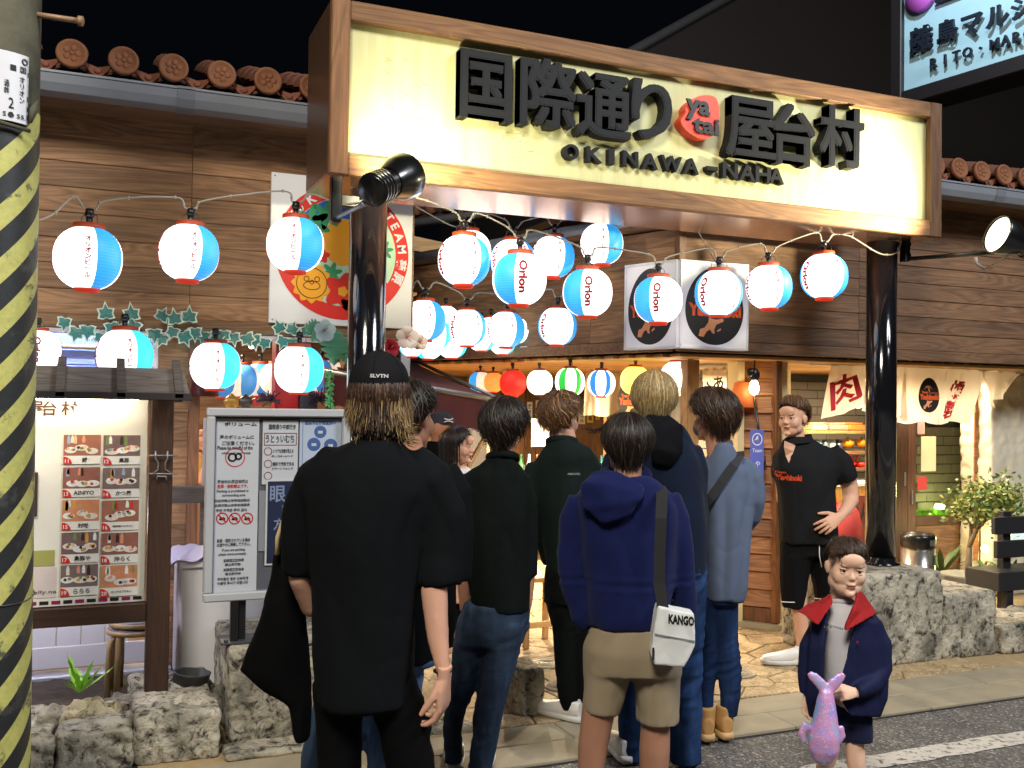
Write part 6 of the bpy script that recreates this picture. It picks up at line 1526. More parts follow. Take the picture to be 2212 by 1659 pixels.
m = MB(); fit_text(m, 'おん', q.x - .02, q.z + .04, .22, .2, 6.699, .002, .03); o2 = m.build('brush_lettering', INK); o2.parent = o
# sliding door
dr = empty('sliding_door', (0, 0, 0), label='brown glazed sliding door of the right stall with paper notices', cat='door')
Yd2 = 6.6
def dbox(x0, x1, y0, y1, mt, nm, dy=0, th=.05):
    a = atY(x0, y0, Yd2 + dy); b_ = atY(x1, y1, Yd2 + dy); m = MB(); m.cbox(a.x, b_.x, Yd2 + dy, Yd2 + dy + th, b_.z, a.z, .004); return m.build(nm, mt, dr)
DRW = wood('door_brown', sr(58, 36, 28), sr(110, 72, 52), 'z')
dbox(1936, 1960, 830, 1290, DRW, 'jamb', -.02); dbox(1962, 1978, 832, 1290, DRW, 'stile'); dbox(2084, 2106, 832, 1290, DRW, 'stile'); dbox(1979, 2083, 832, 858, DRW, 'top_rail'); dbox(1979, 2083, 1116, 1132, DRW, 'mid_rail'); dbox(1979, 2083, 1133, 1290, WOOD_DARK, 'kick_panel', .01, .03)
dbox(1979, 2083, 859, 1115, GLASS, 'door_glass', .02, .006)
dbox(2108, 2124, 830, 1290, WOOD_PALE_Z, 'outer_jamb', -.02); dbox(2126, 2142, 830, 1290, plain('cream_paint', sr(222, 206, 160), .5), 'cream_frame', -.02)
o = dbox(1990, 2022, 943, 1018, plain('blank_paper', sr(236, 226, 186), .7), 'paper_notice', -.008, .004)
o = dbox(1982, 1998, 900, 938, plain('pink_print', sr(226, 150, 150), .7), 'pink_notice', -.008, .004); dbox(1982, 2002, 1030, 1058, plain('red_print', sr(196, 60, 60), .7), 'small_red_notice', -.008, .004)
m = MB(); q = atY(1971, 1075, Yd2 - .01); m.cbox(q.x - .008, q.x + .008, Yd2 - .012, Yd2, q.z - .06, q.z + .06, .004); q = atY(1956, 1035, Yd2 - .03); m.cbox(q.x - .008, q.x + .008, Yd2 - .032, Yd2 - .02, q.z - .06, q.z + .06, .004); m.build('pull_handle', STEEL, dr)
# green block wall with grass seen through the glass
gw = empty('green_lit_wall', (0, 0, 0), label='block wall seen through the glass door, lit yellow-green', cat='wall')
bm_ = None
for j in range(9):
    for i in range(7):
        a = atY(1985, 1115, 7.4)
        x_ = a.x + i * .22 - (.11 if j % 2 else 0); m = MB()
        if bm_ is None: m.cbox(0, .21, 0, .03, 0, .085, .004); bm_ = m.mesh('block', plain('sage_block', sr(150, 148, 120), .8, bump=.3))
        new('block', bm_, gw, loc=(x_, 7.4, .62 + j * .093))
m = MB(); rr3 = random.Random(9)
for k in range(170):
    vx = rr3.uniform(1982, 2060); q = atY(vx, 1118, 7.2 + rr3.uniform(-.1, .1)); q.z -= .02; h = Vector((rr3.uniform(-.05, .05), rr3.uniform(-.03, .03), rr3.uniform(.06, .15))); w = Vector((.006, 0, 0)); m.add([q - w, q + w, q + h], [(0, 1, 2)])
tag(m.build('grass_tuft', plain('neon_grass', sr(130, 210, 50), .6)), 'bright green grass behind the glass door', kind='stuff')
# white textured pillar at right edge
m = MB(); a = atY(2142, 900, 6.25); m.cbox(a.x, a.x + .9, 6.25, 6.6, 0, 1.96, .02)
me = remesh(m, .02, 2, [plain('white_plaster', sr(206, 198, 178), .9, var=.12, bump=.6, bs=40)], lambda c, n_: fbm(c * 11) * .018); tag(new('plaster_pillar', me), 'rough white plastered pillar at the right edge', 'pillar')
# clad wall piece next to it
pw = empty('side_cladding', (0, 0, 0), label='narrow strip of lapped boards right of the sliding door', cat='wall')
a = atY(2103, 900, 6.4); b_ = atY(2142, 900, 6.4); siding(pw, (a.x, 6.4), (b_.x + .04, 6.4), .3, 1.95, .13, WOOD_PL)
# trash can
q = atZ(1982, 1262, .30); q = atY(1983, 1180, 6.0)
tc = empty('trash_can', (q.x, 6.0, 0), label='round steel litter bin with black push-flap top behind the plinth', cat='trash can')
zt_ = atY(1983, 1152, 6.0).z
m = MB(); m.lathe([(.001, .02), (.128, .02), (.13, .03), (.13, zt_ - .105)], 32); m.build('drum', plain('brushed_steel', sr(190, 188, 182), .2, .9), tc)
m = MB(); m.lathe([(.132, zt_ - .11), (.136, zt_ - .105), (.136, zt_ - .02), (.125, zt_), (.10, zt_ - .002), (.09, zt_ - .02), (.001, zt_ - .03)], 32); m.build('hood', plain('bin_black', sr(22, 22, 24), .25), tc)
m = MB(); m.add([(.137 * math.sin(a), -.137 * math.cos(a), z) for z in (zt_ - .085, zt_ - .04) for a in (-.1, .1, .3, .5)], [(0, 1, 5, 4), (1, 2, 6, 5), (2, 3, 7, 6)]); m.build('opening_flap', plain('flap_grey', sr(170, 168, 164), .25, .8), tc)
m = MB(); m.add([(.1315 * math.sin(a), -.1315 * math.cos(a), z) for z in (zt_ - .24, zt_ - .16) for a in (.2, .45, .7, .95)], [(0, 1, 5, 4), (1, 2, 6, 5), (2, 3, 7, 6)]); m.build('label_sticker', plain('sticker_dark', sr(40, 50, 60), .4), tc)
# potted tree
Yt = 5.9
q = atY(2092, 1245, Yt); tb = empty('potted_tree', (q.x, Yt, 0), label='small leafy potted tree with branching stems lit from below', cat='tree')
zp = atY(2092, 1240, Yt).z
m = MB(); m.lathe([(.001, zp - .30), (.16, zp - .30), (.19, zp - .2), (.205, zp - .02), (.215, zp), (.19, zp), (.18, zp - .03), (.001, zp - .035)], 28); m.build('planter_bowl', plain('bowl_grey', sr(150, 148, 140), .6, bump=.2), tb)
m = MB(); br_r = random.Random(11); tips = []
def branch(p, d, L, r_, dep):
    q_ = p + d * L; mid = p.lerp(q_, .5) + Vector((br_r.uniform(-.02, .02), br_r.uniform(-.02, .02), 0)); m.tube([p, mid, q_], [r_, r_ * .85, r_ * .7], 6)
    if dep == 0: tips.append(q_); return
    for k in range(3 if dep > 1 else 3):
        a = br_r.uniform(0, 6.28); sp_ = br_r.uniform(.3, .62); nd = (d + Vector((math.cos(a) * sp_, math.sin(a) * sp_, br_r.uniform(-.05, .2)))).normalized(); branch(q_, nd, L * br_r.uniform(.62, .85), r_ * .62, dep - 1)
zt2 = atY(2100, 1030, Yt).z; hh = zt2 - zp
branch(Vector((0, 0, zp - .03)), Vector((.03, 0, 1)), hh * .31, .030, 4); m.build('trunk', plain('bark_grey', sr(134, 118, 92), .8, bump=.5), tb)
m = MB()
for p_ in tips:
    for k in range(30):
        c = p_ + Vector((br_r.gauss(0, .075), br_r.gauss(0, .07), br_r.gauss(-.02, .075))); a = Vector((br_r.uniform(-1, 1), br_r.uniform(-1, 1), br_r.uniform(-.2, 1))).normalized(); s_ = a.cross(Vector((br_r.uniform(-1, 1), br_r.uniform(-1, 1), br_r.uniform(-1, 1)))).normalized(); L = br_r.uniform(.03, .056); w = L * .3
        m.add([c, c + a * L * .5 + s_ * w, c + a * L, c + a * L * .5 - s_ * w], [(0, 1, 2, 3)], 0 if br_r.random() < .6 else 1)
o = m.build('foliage', [plain('leaf_olive', sr(104, 128, 62), .45, var=.3), plain('leaf_yellow', sr(166, 168, 92), .45, var=.3)], tb); o['kind'] = 'stuff'
m = MB(); a = Vector((.10, -.02, zp)); m.tube([a, a + Vector((.005, 0, .5))], .006, 6); m.build('support_cane', plain('cane_green', sr(60, 110, 80), .5), tb)
# strap-leaved plants behind bin and beside the pot
def strap_plant(vx, vy, Y, n, L, lab, col, z=0.3, seed=1):
    rr = random.Random(seed); q = atY(vx, vy, Y); e = empty('strap_leaf_plant', q, label=lab, cat='plant'); mt = plain('strap_' + str(seed), col, .45, var=.3)
    for k in range(n):
        a = rr.uniform(0, 6.28); l = L * rr.uniform(.6, 1.0); t = rr.uniform(.5, 1.2); m = MB(); vs = []; N = 8
        for i in range(N + 1):
            s_ = i / N; r_ = l * math.sin(s_ * t); zz = l * s_ * math.cos(t * s_ * 1.1) * .8; w = .018 * math.sin(math.pi * min(.95, s_ * .8 + .15)) * L / .3
            vs += [(r_ * math.cos(a) - w * math.sin(a), r_ * math.sin(a) + w * math.cos(a), zz), (r_ * math.cos(a), r_ * math.sin(a), zz - w * .3), (r_ * math.cos(a) + w * math.sin(a), r_ * math.sin(a) - w * math.cos(a), zz)]
        m.add(vs, [f for i in range(N) for f in ((i * 3, i * 3 + 1, i * 3 + 4, i * 3 + 3), (i * 3 + 1, i * 3 + 2, i * 3 + 5, i * 3 + 4))], 0, True); m.build('leaf', mt, e)
strap_plant(2035, 1240, 6.3, 14, .42, 'dark strap-leaved plant between the bin and the potted tree', sr(60, 84, 40), seed=3)
strap_plant(2125, 1230, 5.75, 12, .16, 'light green rosette plant in the bowl of the potted tree', sr(120, 150, 70), seed=4)
strap_plant(2185, 1250, 6.0, 14, .30, 'dark leafy plant behind the black bench', sr(50, 76, 40), seed=5)
# black slatted bench / fence at right edge
be = empty('black_bench', (0, 0, 0), label='black slatted timber bench at the right edge above the stone kerb', cat='bench')
BW = plain('black_stain', sr(20, 21, 26), .6, var=.3, vs=10, bump=.3)
Yk = 5.3
def bb(x0, x1, y0, y1, nm, Y=Yk, th=.04): a = atY(x0, y0, Y); b_ = atY(x1, y1, Y); m = MB(); m.cbox(a.x, b_.x, Y, Y + th, b_.z, a.z, .005); m.build(nm, BW, be)
bb(2168, 2184, 1105, 1375, 'post', Yk + .042, .06); bb(2150, 2290, 1118, 1148, 'slat'); bb(2155, 2290, 1170, 1198, 'slat'); bb(2158, 2290, 1238, 1268, 'slat', Yk - .1, .3)
bb(2175, 2190, 1270, 1375, 'leg', Yk - .08, .05)
m = MB(); a = atY(2185, 1140, 6.15); m.cbox(a.x, a.x + .5, 6.15, 6.2, a.z - .18, a.z + .04, .003); tag(m.build('lit_window_box', emit('cool_box', (.75, .95, .9), .5)), 'pale lit glass case behind the black bench', 'display case')
# ================= alley background stalls =================
osb = empty('orange_signboard', (0, 0, 0), label='orange signboard with yellow writing over the far stall', cat='sign')
Yo = 9.3
a = atY(915, 880, Yo); b_ = atY(1040, 925, Yo); m = MB(); m.cbox(a.x, b_.x, Yo, Yo + .04, b_.z, a.z, .004); m.build('board', plain('board_orange', sr(206, 104, 40), .6, var=.1), osb)
m = MB()
for s_, vx, h in (('チ', 925, 24), ('お', 1010, 16), ('六', 1032, 20)):
    c = atY(vx, 897, Yo); fit_text(m, s_, c.x, c.z, None, h / F * 9.3, Yo - .001, .004, .03)
m.build('lettering', plain('sign_yellow', sr(240, 190, 60), .6), osb)
c = atY(972, 898, Yo); oval_logo(lambda n_, mb, mt: mb.build(n_, mt, osb), c.x, c.z, .075, .085, Yo - .003)
def bgbox(x0, y0, x1, y1, Y, th, mt, nm, lab, cat): a = atY(x0, y0, Y); b_ = atY(x1, y1, Y); m = MB(); m.cbox(a.x, b_.x, Y, Y + th, b_.z, a.z, .004); return tag(m.build(nm, mt), lab, cat)
bgbox(898, 870, 913, 1010, 9.25, .08, WOOD_PALE_Z, 'orange_post', 'warm yellow timber post deep in the alley left of the capped man', 'post')
bgbox(960, 925, 1050, 1100, 9.6, .05, plain('dark_menu', sr(48, 44, 44), .7), 'dark_menu_panel', 'dark panel behind the woman in profile', 'panel')
c = atY(985, 945, 9.5); m = MB(); m.lathe([(.001, 0), (.12, 0), (.12, .03), (.001, .03)], 28, M=Matrix.Translation((c.x, 9.5, c.z)) @ Matrix.Rotation(R(90), 4, 'X') @ Matrix.Diagonal((1, .75, 1, 1))); o = m.build('round_menu_sign', plain('menu_orange', sr(232, 150, 60), .6)); tag(o, 'rounded orange menu sign above the woman', 'sign')
m = MB(); fit_text(m, 'さい', c.x, c.z, .14, .07, 9.468, .002, .02); o2 = m.build('lettering', RED); o2.parent = o
bgbox(1150, 905, 1190, 965, 8.8, .02, plain('poster_grey', sr(216, 206, 196), .7), 'small_paper', 'white sheet on the dark wall left of the brown-haired man', 'paper')
bgbox(1186, 1000, 1222, 1060, 8.8, .03, plain('speaker_black', sr(30, 28, 34), .5), 'black_box', 'small black box with red mark left of the brown-haired man', 'box')
bgbox(1310, 900, 1342, 1050, 8.7, .06, WOOD_POST, 'brown_post', 'brown post right of the brown-haired man', 'post')
bgbox(1345, 960, 1380, 1010, 8.9, .2, plain('bottle_orange', sr(200, 110, 60), .4), 'orange_crate', 'orange crate on the far counter left of the black-haired head', 'crate')
bgbox(1480, 905, 1508, 975, 7.9, .02, plain('animal_poster', sr(206, 180, 150), .6, var=.5, vs=14), 'small_poster', 'small beige poster right of the blond head', 'poster')
for k in range(7): bgbox(1568 + k * 7, 930 + (k % 3) * 4, 1574 + k * 7, 965, 7.9, .05, plain('bottle_%d' % k, [sr(150, 180, 200), sr(200, 220, 230), sr(220, 210, 120), sr(120, 160, 190), sr(230, 230, 230), sr(160, 200, 190), sr(90, 110, 140)][k], .2, var=.1), 'bottle', 'bottle number by colour on the stall counter: ' + ['steel blue', 'icy white', 'yellow', 'dusty blue', 'milk white', 'mint', 'slate'][k], 'bottle')
bgbox(1560, 966, 1625, 972, 7.85, .3, WOOD_PALE, 'back_counter', 'pale counter holding coloured bottles behind the man in blue', 'counter')
bgbox(1100, 1040, 1330, 1060, 9.0, .5, WOOD_PALE, 'far_counter', 'pale timber counter at the far end of the alley', 'counter')
# wooden bench/stool far (orange legs seen between people)
wb = empty('orange_stool', (0, 0, 0), label='small orange timber stool seen between the jeans and black trousers', cat='stool')
q = atZ(1172, 1398, .02)
for dx, dy in ((-.12, 0), (.12, 0), (-.12, .22), (.12, .22)):
    m = MB(); m.cbox(q.x + dx - .018, q.x + dx + .018, q.y + dy - .018, q.y + dy + .018, .02, .45, .003); m.build('leg', WOOD_PALE_Z, wb)
m = MB(); m.cbox(q.x - .16, q.x + .16, q.y - .04, q.y + .26, .451, .48, .004); m.build('seat', WOOD_PALE, wb)
m = MB(); m.cbox(q.x - .10, q.x + .10, q.y - .01, q.y + .01, .15, .19, .003); m.build('stretcher', WOOD_PALE, wb)
# ceiling lamps that light the stalls (real bulbs under the soffits)
for i, (x, y, z, lab) in enumerate(((4.6, 7.0, 1.90, 'small round lamp under the right soffit behind the pillar'), (5.9, 6.6, 1.90, 'small round lamp under the right soffit above the curtains'), (3.6, 8.6, 1.9, 'small round lamp under the soffit deep in the alley'), (7.0, 6.5, 1.9, 'small round lamp under the soffit near the plaster pillar'), (.6, 7.4, 2.27, 'small round lamp on the left shop ceiling'))):
    e = empty('ceiling_lamp', (x, y, z), label=lab, cat='ceiling lamp', group='round ceiling lamps in the stalls')
    m = MB(); m.lathe([(.001, -.01), (.045, -.01), (.05, .0)], 18); m.build('diffuser', emit('lamp_warm', (1, .78, .45), 8), e); m = MB(); m.lathe([(.052, -.008), (.06, -.008), (.06, .045), (.001, .045)], 18, caps=False); m.build('housing', WHITEP, e)
    lamp('ceiling_lamp_light', 'AREA', (x, y, z - .03), (120, 45, 280, 18, 60)[i], (1, .80, .52), (x, y, 0), .14)
e = tag(MB().ell((0, 0, 0), (.05, .04, .035)).build('lit_lamp', emit('lamp_hot', (1, .82, .5), 18)), 'glaring lamp behind the big white lantern at the corner post', 'light'); e.location = atY(1500, 873, 6.6)
e = tag(MB().ell((0, 0, 0), (.05, .05, .05)).build('curtain_lamp', emit('lamp_hot2', (1, .86, .6), 60)), 'bright lamp glowing behind the red-character curtain', 'light'); e.location = atY(1853, 868, 6.35)
e = tag(MB().ell((0, 0, 0), (.05, .05, .05)).build('curtain_lamp', emit('lamp_hot2', (1, .86, .6), 60)), 'bright lamp glowing behind the two-character curtain', 'light'); e.location = atY(2040, 862, 6.35)
m = MB(); q = atY(2068, 1118, 5.8); m.ell((0, 0, 0), (.03, .03, .03)); o = m.build('garden_uplight', emit('uplight', (1, .82, .3), 60)); o.location = atY(2128, 1185, 6.1); tag(o, 'small warm uplight shining through the potted tree', 'light')

lamp('uplight_beam', 'POINT', atY(2120, 1150, 6.15), 5, (1, .85, .35), None, .03)
lamp('grass_light', 'POINT', atY(2030, 1095, 7.2), 2.5, (.95, 1, .45), None, .03)

# paper menus, bottles and pans deep in the alley
pmr = random.Random(17); pmn = empty('paper_menus', (0, 0, 0), label='rows of paper menu strips pinned on the boarded wall deep in the alley', cat='menus')
PMC = [plain('strip_%d' % k, c, .8) for k, c in enumerate((sr(232, 222, 196), sr(226, 190, 90), sr(196, 60, 44), sr(236, 232, 220)))]
for k in range(26):
    vx = 880 + k * 18.5; w = pmr.uniform(9, 14); y0_ = 868 + pmr.uniform(-4, 8); a = atY(vx, y0_, 11.27); b_ = atY(vx + w, y0_ + pmr.uniform(30, 46), 11.27); m = MB(); m.box(a.x, b_.x, 11.27, 11.275, b_.z, a.z); o = m.build('menu_strip', PMC[pmr.choice((0, 0, 1, 2, 3))], pmn)
    m = MB(); fit_text(m, pmr.choice(('生ビール', '泡盛', '焼き鳥', 'そば', '刺身', '島豆腐')), (a.x + b_.x) / 2, (a.z + b_.z) / 2, abs(b_.x - a.x) * .6, abs(a.z - b_.z) * .8, 11.269, .001, .02, vertical=True); m.build('strip_lettering', INK, o)
cnt_ = ['amber', 'dark green', 'clear', 'brown', 'blue', 'white', 'red', 'olive', 'grey', 'black', 'gold', 'teal']
for k in range(12):
    vx = 1112 + k * 17.5; q = atY(vx, 1039, 9.15); m = MB(); m.lathe([(.001, 0), (.035, 0), (.036, .15), (.014, .2), (.013, .26), (.016, .265), (.001, .27)], 12); o = m.build('bottle', plain('far_bottle_%d' % k, (sr(190, 120, 40), sr(40, 80, 50), sr(200, 210, 210), sr(100, 60, 40), sr(60, 90, 160), sr(230, 230, 224), sr(190, 40, 40), sr(120, 120, 50), sr(130, 130, 136), sr(26, 26, 28), sr(214, 180, 90), sr(50, 130, 130))[k], .25)); o.location = (q.x, 9.2, q.z); tag(o, cnt_[k] + ' bottle on the pale counter at the far end of the alley', 'bottle', 'bottles on the far counter')
# =============== PEOPLE ===============
CY = math.atan2(FWD.x, FWD.y)
class Person:
    def __init__(s, vx, d, label, group=None):
        w = atD(vx, 1000, d); s.d = d; s.loc = Vector((w.x, w.y, .018)); s.Mi = (Matrix.Translation(s.loc) @ Matrix.Rotation(-CY, 4, 'Z')).inverted()
        s.e = empty('person', s.loc, -CY, label, 'person', group); s.body = MB()
    def L(s, vx, vy, dy=0): return s.Mi @ atD(vx, vy, s.d + dy)
    def k(s, dy=0): return (s.d + dy) / F       # metres per V pixel
    def row(s, vy, xl, xr, dep, dy=0, e=2.3):
        c = s.L((xl + xr) / 2, vy, dy); return (c, Vector(((xr - xl) / 2 * s.k(dy), 0, 0)), Vector((0, dep, 0)), e)
    shift = 0
    def trunk(s, mb, rows, n=28):
        N = len(rows); out = []
        for i, r in enumerate(rows):
            c, u, v, e = s.row(*r); k = i - N + (5 if rows[-1][0] < 1020 else 0 if rows[-1][0] > 1100 and s.shift < 0 else 5)
            c.y += s.shift * (0, .25, .55, .85, 1)[max(0, min(4, k))]; out.append((c, u, v, e))
        mb.loft(out, n)
    def limb(s, mb, pts, n=14):
        """pts: (vx, vy, dy, halfwidth_px, depth_scale)"""
        P = [s.L(p[0], p[1], p[2]) for p in pts]; r_ = [p[3] * s.k(p[2]) for p in pts]; dp = [r_[i] * (pts[i][4] if len(pts[i]) > 4 else 1) for i in range(len(pts))]
        mb.tube(P, r_, n, ref=(1, 0, 0), rv=dp)
    def put(s, name, me, parent=None): return new(name, me, parent or s.e)
def folds(amp=.006, sx=9, sz=3.2, fine=.0015, seed=0, z0=None, cre=None):
    o = np.array((seed * 5.3, seed * 2.1, seed * 1.3))
    def f(co, no):
        a = nz(co * np.array((sx, sx, sz)) + o); b = nz(np.stack([co[:, 0] * 8 + co[:, 2] * 5, co[:, 1] * 8, co[:, 2] * 6 - co[:, 0] * 3], 1) + o)
        q = (np.abs(a) * 2 - .5) * amp - np.clip(1 - np.abs(b) * 5, 0, None) * amp * .12
        for cz, hw, am, fr in (cre or ()): q = q + np.exp(-((co[:, 2] - cz) / hw) ** 2) * am * np.sin(co[:, 2] * fr + nz(co * 8 + o) * 3.2)
        return q
    return f
def tube_folds(amp=.004, fr=70, z0=0, z1=1, seed=0):
    o = np.array((seed * 3.7, seed, 0))
    def f(co, no):
        w = nz(co * np.array((3, 3, 4)) + o * 2) + .35
        q = nz(np.stack([co[:, 0] * 7 + co[:, 2] * 4, co[:, 1] * 7, co[:, 2] * fr * .2 - co[:, 0] * 9], 1) + o)
        return nz(co * np.array((11, 11, 3)) + o) * amp + np.clip(w, 0, None) * amp * 1.1 * (1 - 3.2 * np.abs(q))
    return f
# ---- head (local frame faces -Y, chin to crown about .23 m, origin at head centre)
def head_parts(mb, M, sc_=1.0, neck=True, ears=True, jaw=1.0, cheek=1.0, nose=1.0):
    S = M @ Matrix.Scale(sc_, 4)
    E_ = lambda c, r_: mb.ell(c, r_, 16, 12, 0, S)
    E_((0, .015, .032), (.074, .093, .084)); E_((0, -.018, -.02), (.062 * cheek, .070, .085)); E_((0, -.034, -.070), (.043 * jaw, .047, .042))
    for s_ in (-1, 1):
        E_((s_ * .034, -.048, -.026), (.028 * cheek, .032, .036)); E_((s_ * .038 * jaw, -.006, -.056), (.022, .040, .034)); E_((s_ * .012 * nose, -.094 + .012 * (1 - nose), -.028), (.009 * nose, .010, .0075 * nose)); E_((s_ * .026, -.079, .024), (.022, .012, .008))
        if ears:
            E_((s_ * .074, .014, -.006), (.008, .017, .028)); E_((s_ * .080, .020, .0), (.006, .014, .021))
    mb.tube([S @ Vector(p) for p in ((0, -.078, .018), (0, -.090 + .02 * (1 - nose), -.005), (0, -.100 + .025 * (1 - nose), -.024), (0, -.092 + .02 * (1 - nose), -.033))], [.008 * sc_, .0085 * sc_, .011 * sc_, .008 * sc_], 10)
    E_((0, -.082, -.052), (.024, .010, .006)); E_((0, -.080, -.062), (.020, .011, .0065)); E_((0, -.070, -.092), (.021, .020, .016)); E_((0, -.078, .045), (.05, .02, .03))
    if neck: mb.tube([S @ Vector(p) for p in ((0, .022, -.05), (0, .03, -.11), (0, .042, -.19))], [.052 * sc_, .051 * sc_, .049 * sc_], 16)
    return S
def face_disp(S):
    Si = np.array(S.inverted()); k_ = S.to_scale()[0]
    def f(co, no):
        p = co @ Si[:3, :3].T + Si[:3, 3]; x, y, z = p.T; q = np.zeros(len(p)); E_ = lambda t: np.exp(-t)
        for s_ in (-1, 1):
            q -= .0075 * E_(((x - s_ * .031) / .017) ** 2 + ((z - .003) / .010) ** 2) + .003 * E_(((x - s_ * .024) / .006) ** 2 + ((z + .05) / .012) ** 2)
        q -= .006 * E_((x / .024) ** 2 + ((z + .057) / .0035) ** 2) + .003 * E_((x / .02) ** 2 + ((z + .074) / .006) ** 2) + .0035 * E_(((np.abs(x) - .021) / .004) ** 2 + ((z + .030) / .009) ** 2)
        return np.where(y < -.03, q, 0) * k_
    return f
DARKEYE = plain('eye_dark', sr(24, 16, 14), .15); EYEW = plain('eye_white', sr(206, 198, 192), .3); LIP = plain('lip', sr(158, 92, 82), .45, var=.08)
def face_features(P, S, lids=.5, brow=1.0, skin=None, lip=None, mouth_w=.022):
    sc_ = S.to_scale()[0]
    for s_ in (-1, 1):
        m = MB(); m.ell((s_ * .031, -.0690, .002), (.0135, .0115, .0105), 14, 10, 0, S); e = P.put('eye', m.mesh('eye', [EYEW]))
        m = MB(); m.ell((s_ * .031 + .0, -.0765, .0008), (.0072, .0050, .0068), 10, 8, 0, S); i_ = m.build('iris', DARKEYE, e)
        m = MB(); n = 7
        m.tube([S @ Vector((s_ * (.031 + .0165 * t), -.0815 + .008 * t * t + (.003 if t * s_ > 0 else 0), .0062 + .0032 * (1 - t * t) - .0035 * lids)) for t in [-1 + 2 * i / n for i in range(n + 1)]], [.0010 * sc_] + [.0021 * sc_] * (n - 1) + [.0008 * sc_], 5); P.put('lash_line', m.mesh('lash', [DARKEYE]))
        m = MB(); m.tube([S @ Vector((s_ * (.031 + .021 * t), -.0865 + .011 * t * t, .0225 + .003 * (1 - t * t) + .001 * t)) for t in [-1 + 2 * i / n for i in range(n + 1)]], [.0010 * sc_] + [.0026 * sc_ * brow] * (n - 2) + [.0018 * sc_, .0008 * sc_], 6); P.put('eyebrow', m.mesh('brow', [HAIR_BLACK]))
        m = MB(); # eyelid skins above and below, leaving a narrow slit
        m.ell((s_ * .031, -.0715, .0120 - .004 * lids), (.0175, .0115, .0080), 12, 8, 0, S); m.ell((s_ * .031, -.0695, -.0090 + .0015 * lids), (.0160, .0115, .0068), 12, 8, 0, S)
        P.lids = getattr(P, 'lids', []); P.lids.append(m)
    m = MB(); n = 8
    m.tube([S @ Vector((mouth_w * t, -.0905 + .010 * t * t, -.0535 + .0015 * (1 - abs(t)) - .001)) for t in [-1 + 2 * i / n for i in range(n + 1)]], [.001 * sc_] + [.0032 * sc_] * (n - 1) + [.001 * sc_], 6, rv=[.0008 * sc_] + [.0022 * sc_] * (n - 1) + [.0008 * sc_])
    m.tube([S @ Vector((mouth_w * .85 * t, -.0895 + .010 * t * t, -.0612)) for t in [-1 + 2 * i / n for i in range(n + 1)]], [.001 * sc_] + [.0036 * sc_] * (n - 1) + [.001 * sc_], 6, rv=[.0008 * sc_] + [.0022 * sc_] * (n - 1) + [.0008 * sc_])
    P.put('lips', m.mesh('lips', [lip or LIP]))
    m = MB(); m.tube([S @ Vector((mouth_w * t, -.0925 + .011 * t * t, -.0572)) for t in [-1 + 2 * i / n for i in range(n + 1)]], .0011 * sc_, 5); P.put('mouth_line', m.mesh('mouth', [plain('mouth_dark', sr(70, 30, 28), .6)]))
# ---- hand; frame: x towards thumb, y along fingers, z out of the back of the hand
def hand(mb, M, side=1, curl=(20, 30, 20), spread=4, s=1.0, thumb=(45, 20)):
    S = M @ Matrix.Scale(s, 4)
    mb.tube([S @ Vector(p) for p in ((0, -.03, 0), (.0, .0, 0), (.002, .03, .0), (.0, .065, 0), (.0, .084, 0))], [.026 * s, .027 * s, .036 * s, .040 * s, .036 * s], 12, ref=S.to_3x3() @ Vector((1, 0, 0)), rv=[.019 * s, .017 * s, .015 * s, .0135 * s, .010 * s])
    L_ = (.070, .078, .072, .056); X = (.029, .0095, -.0105, -.029); Y = (.082, .087, .083, .074)
    for i in range(4):
        p = Vector((X[i], Y[i] - .022, 0)); q = Vector((X[i], Y[i], 0)); pts = [p, q]; a = 0; az = R(spread) * (1.5 - i)
        d = Vector((math.sin(az), math.cos(az), 0))
        for j, fr in enumerate((.44, .31, .25)):
            a += R(curl[j] * (1 + .12 * (i - 1))); v = d * math.cos(a) + Vector((0, 0, -1)) * math.sin(a); q = q + v * (L_[i] * fr); pts.append(q)
        mb.tube([S @ p for p in pts], [.0085 * s, .0092 * s, .0086 * s, .0078 * s, .0058 * s], 9)
    a, b = R(thumb[0]), R(thumb[1]); p0 = Vector((.018, .012, -.004)); v = Vector((math.sin(a), math.cos(a), -math.sin(b) * .6)).normalized(); p1 = p0 + v * .042; v2 = Vector((math.sin(a * .6), math.cos(a * .6), -math.sin(b) * 1.1)).normalized(); p2 = p1 + v2 * .032; p3 = p2 + v2 * .024
    mb.tube([S @ p for p in (p0, p1, p2, p3)], [.014 * s, .0115 * s, .0098 * s, .006 * s], 9)
def frame(o, y, z):
    y = Vector(y).normalized(); z = Vector(z); z = (z - y * z.dot(y)).normalized(); x = y.cross(z); M = Matrix((x, y, z)).transposed().to_4x4(); M.translation = o; return M
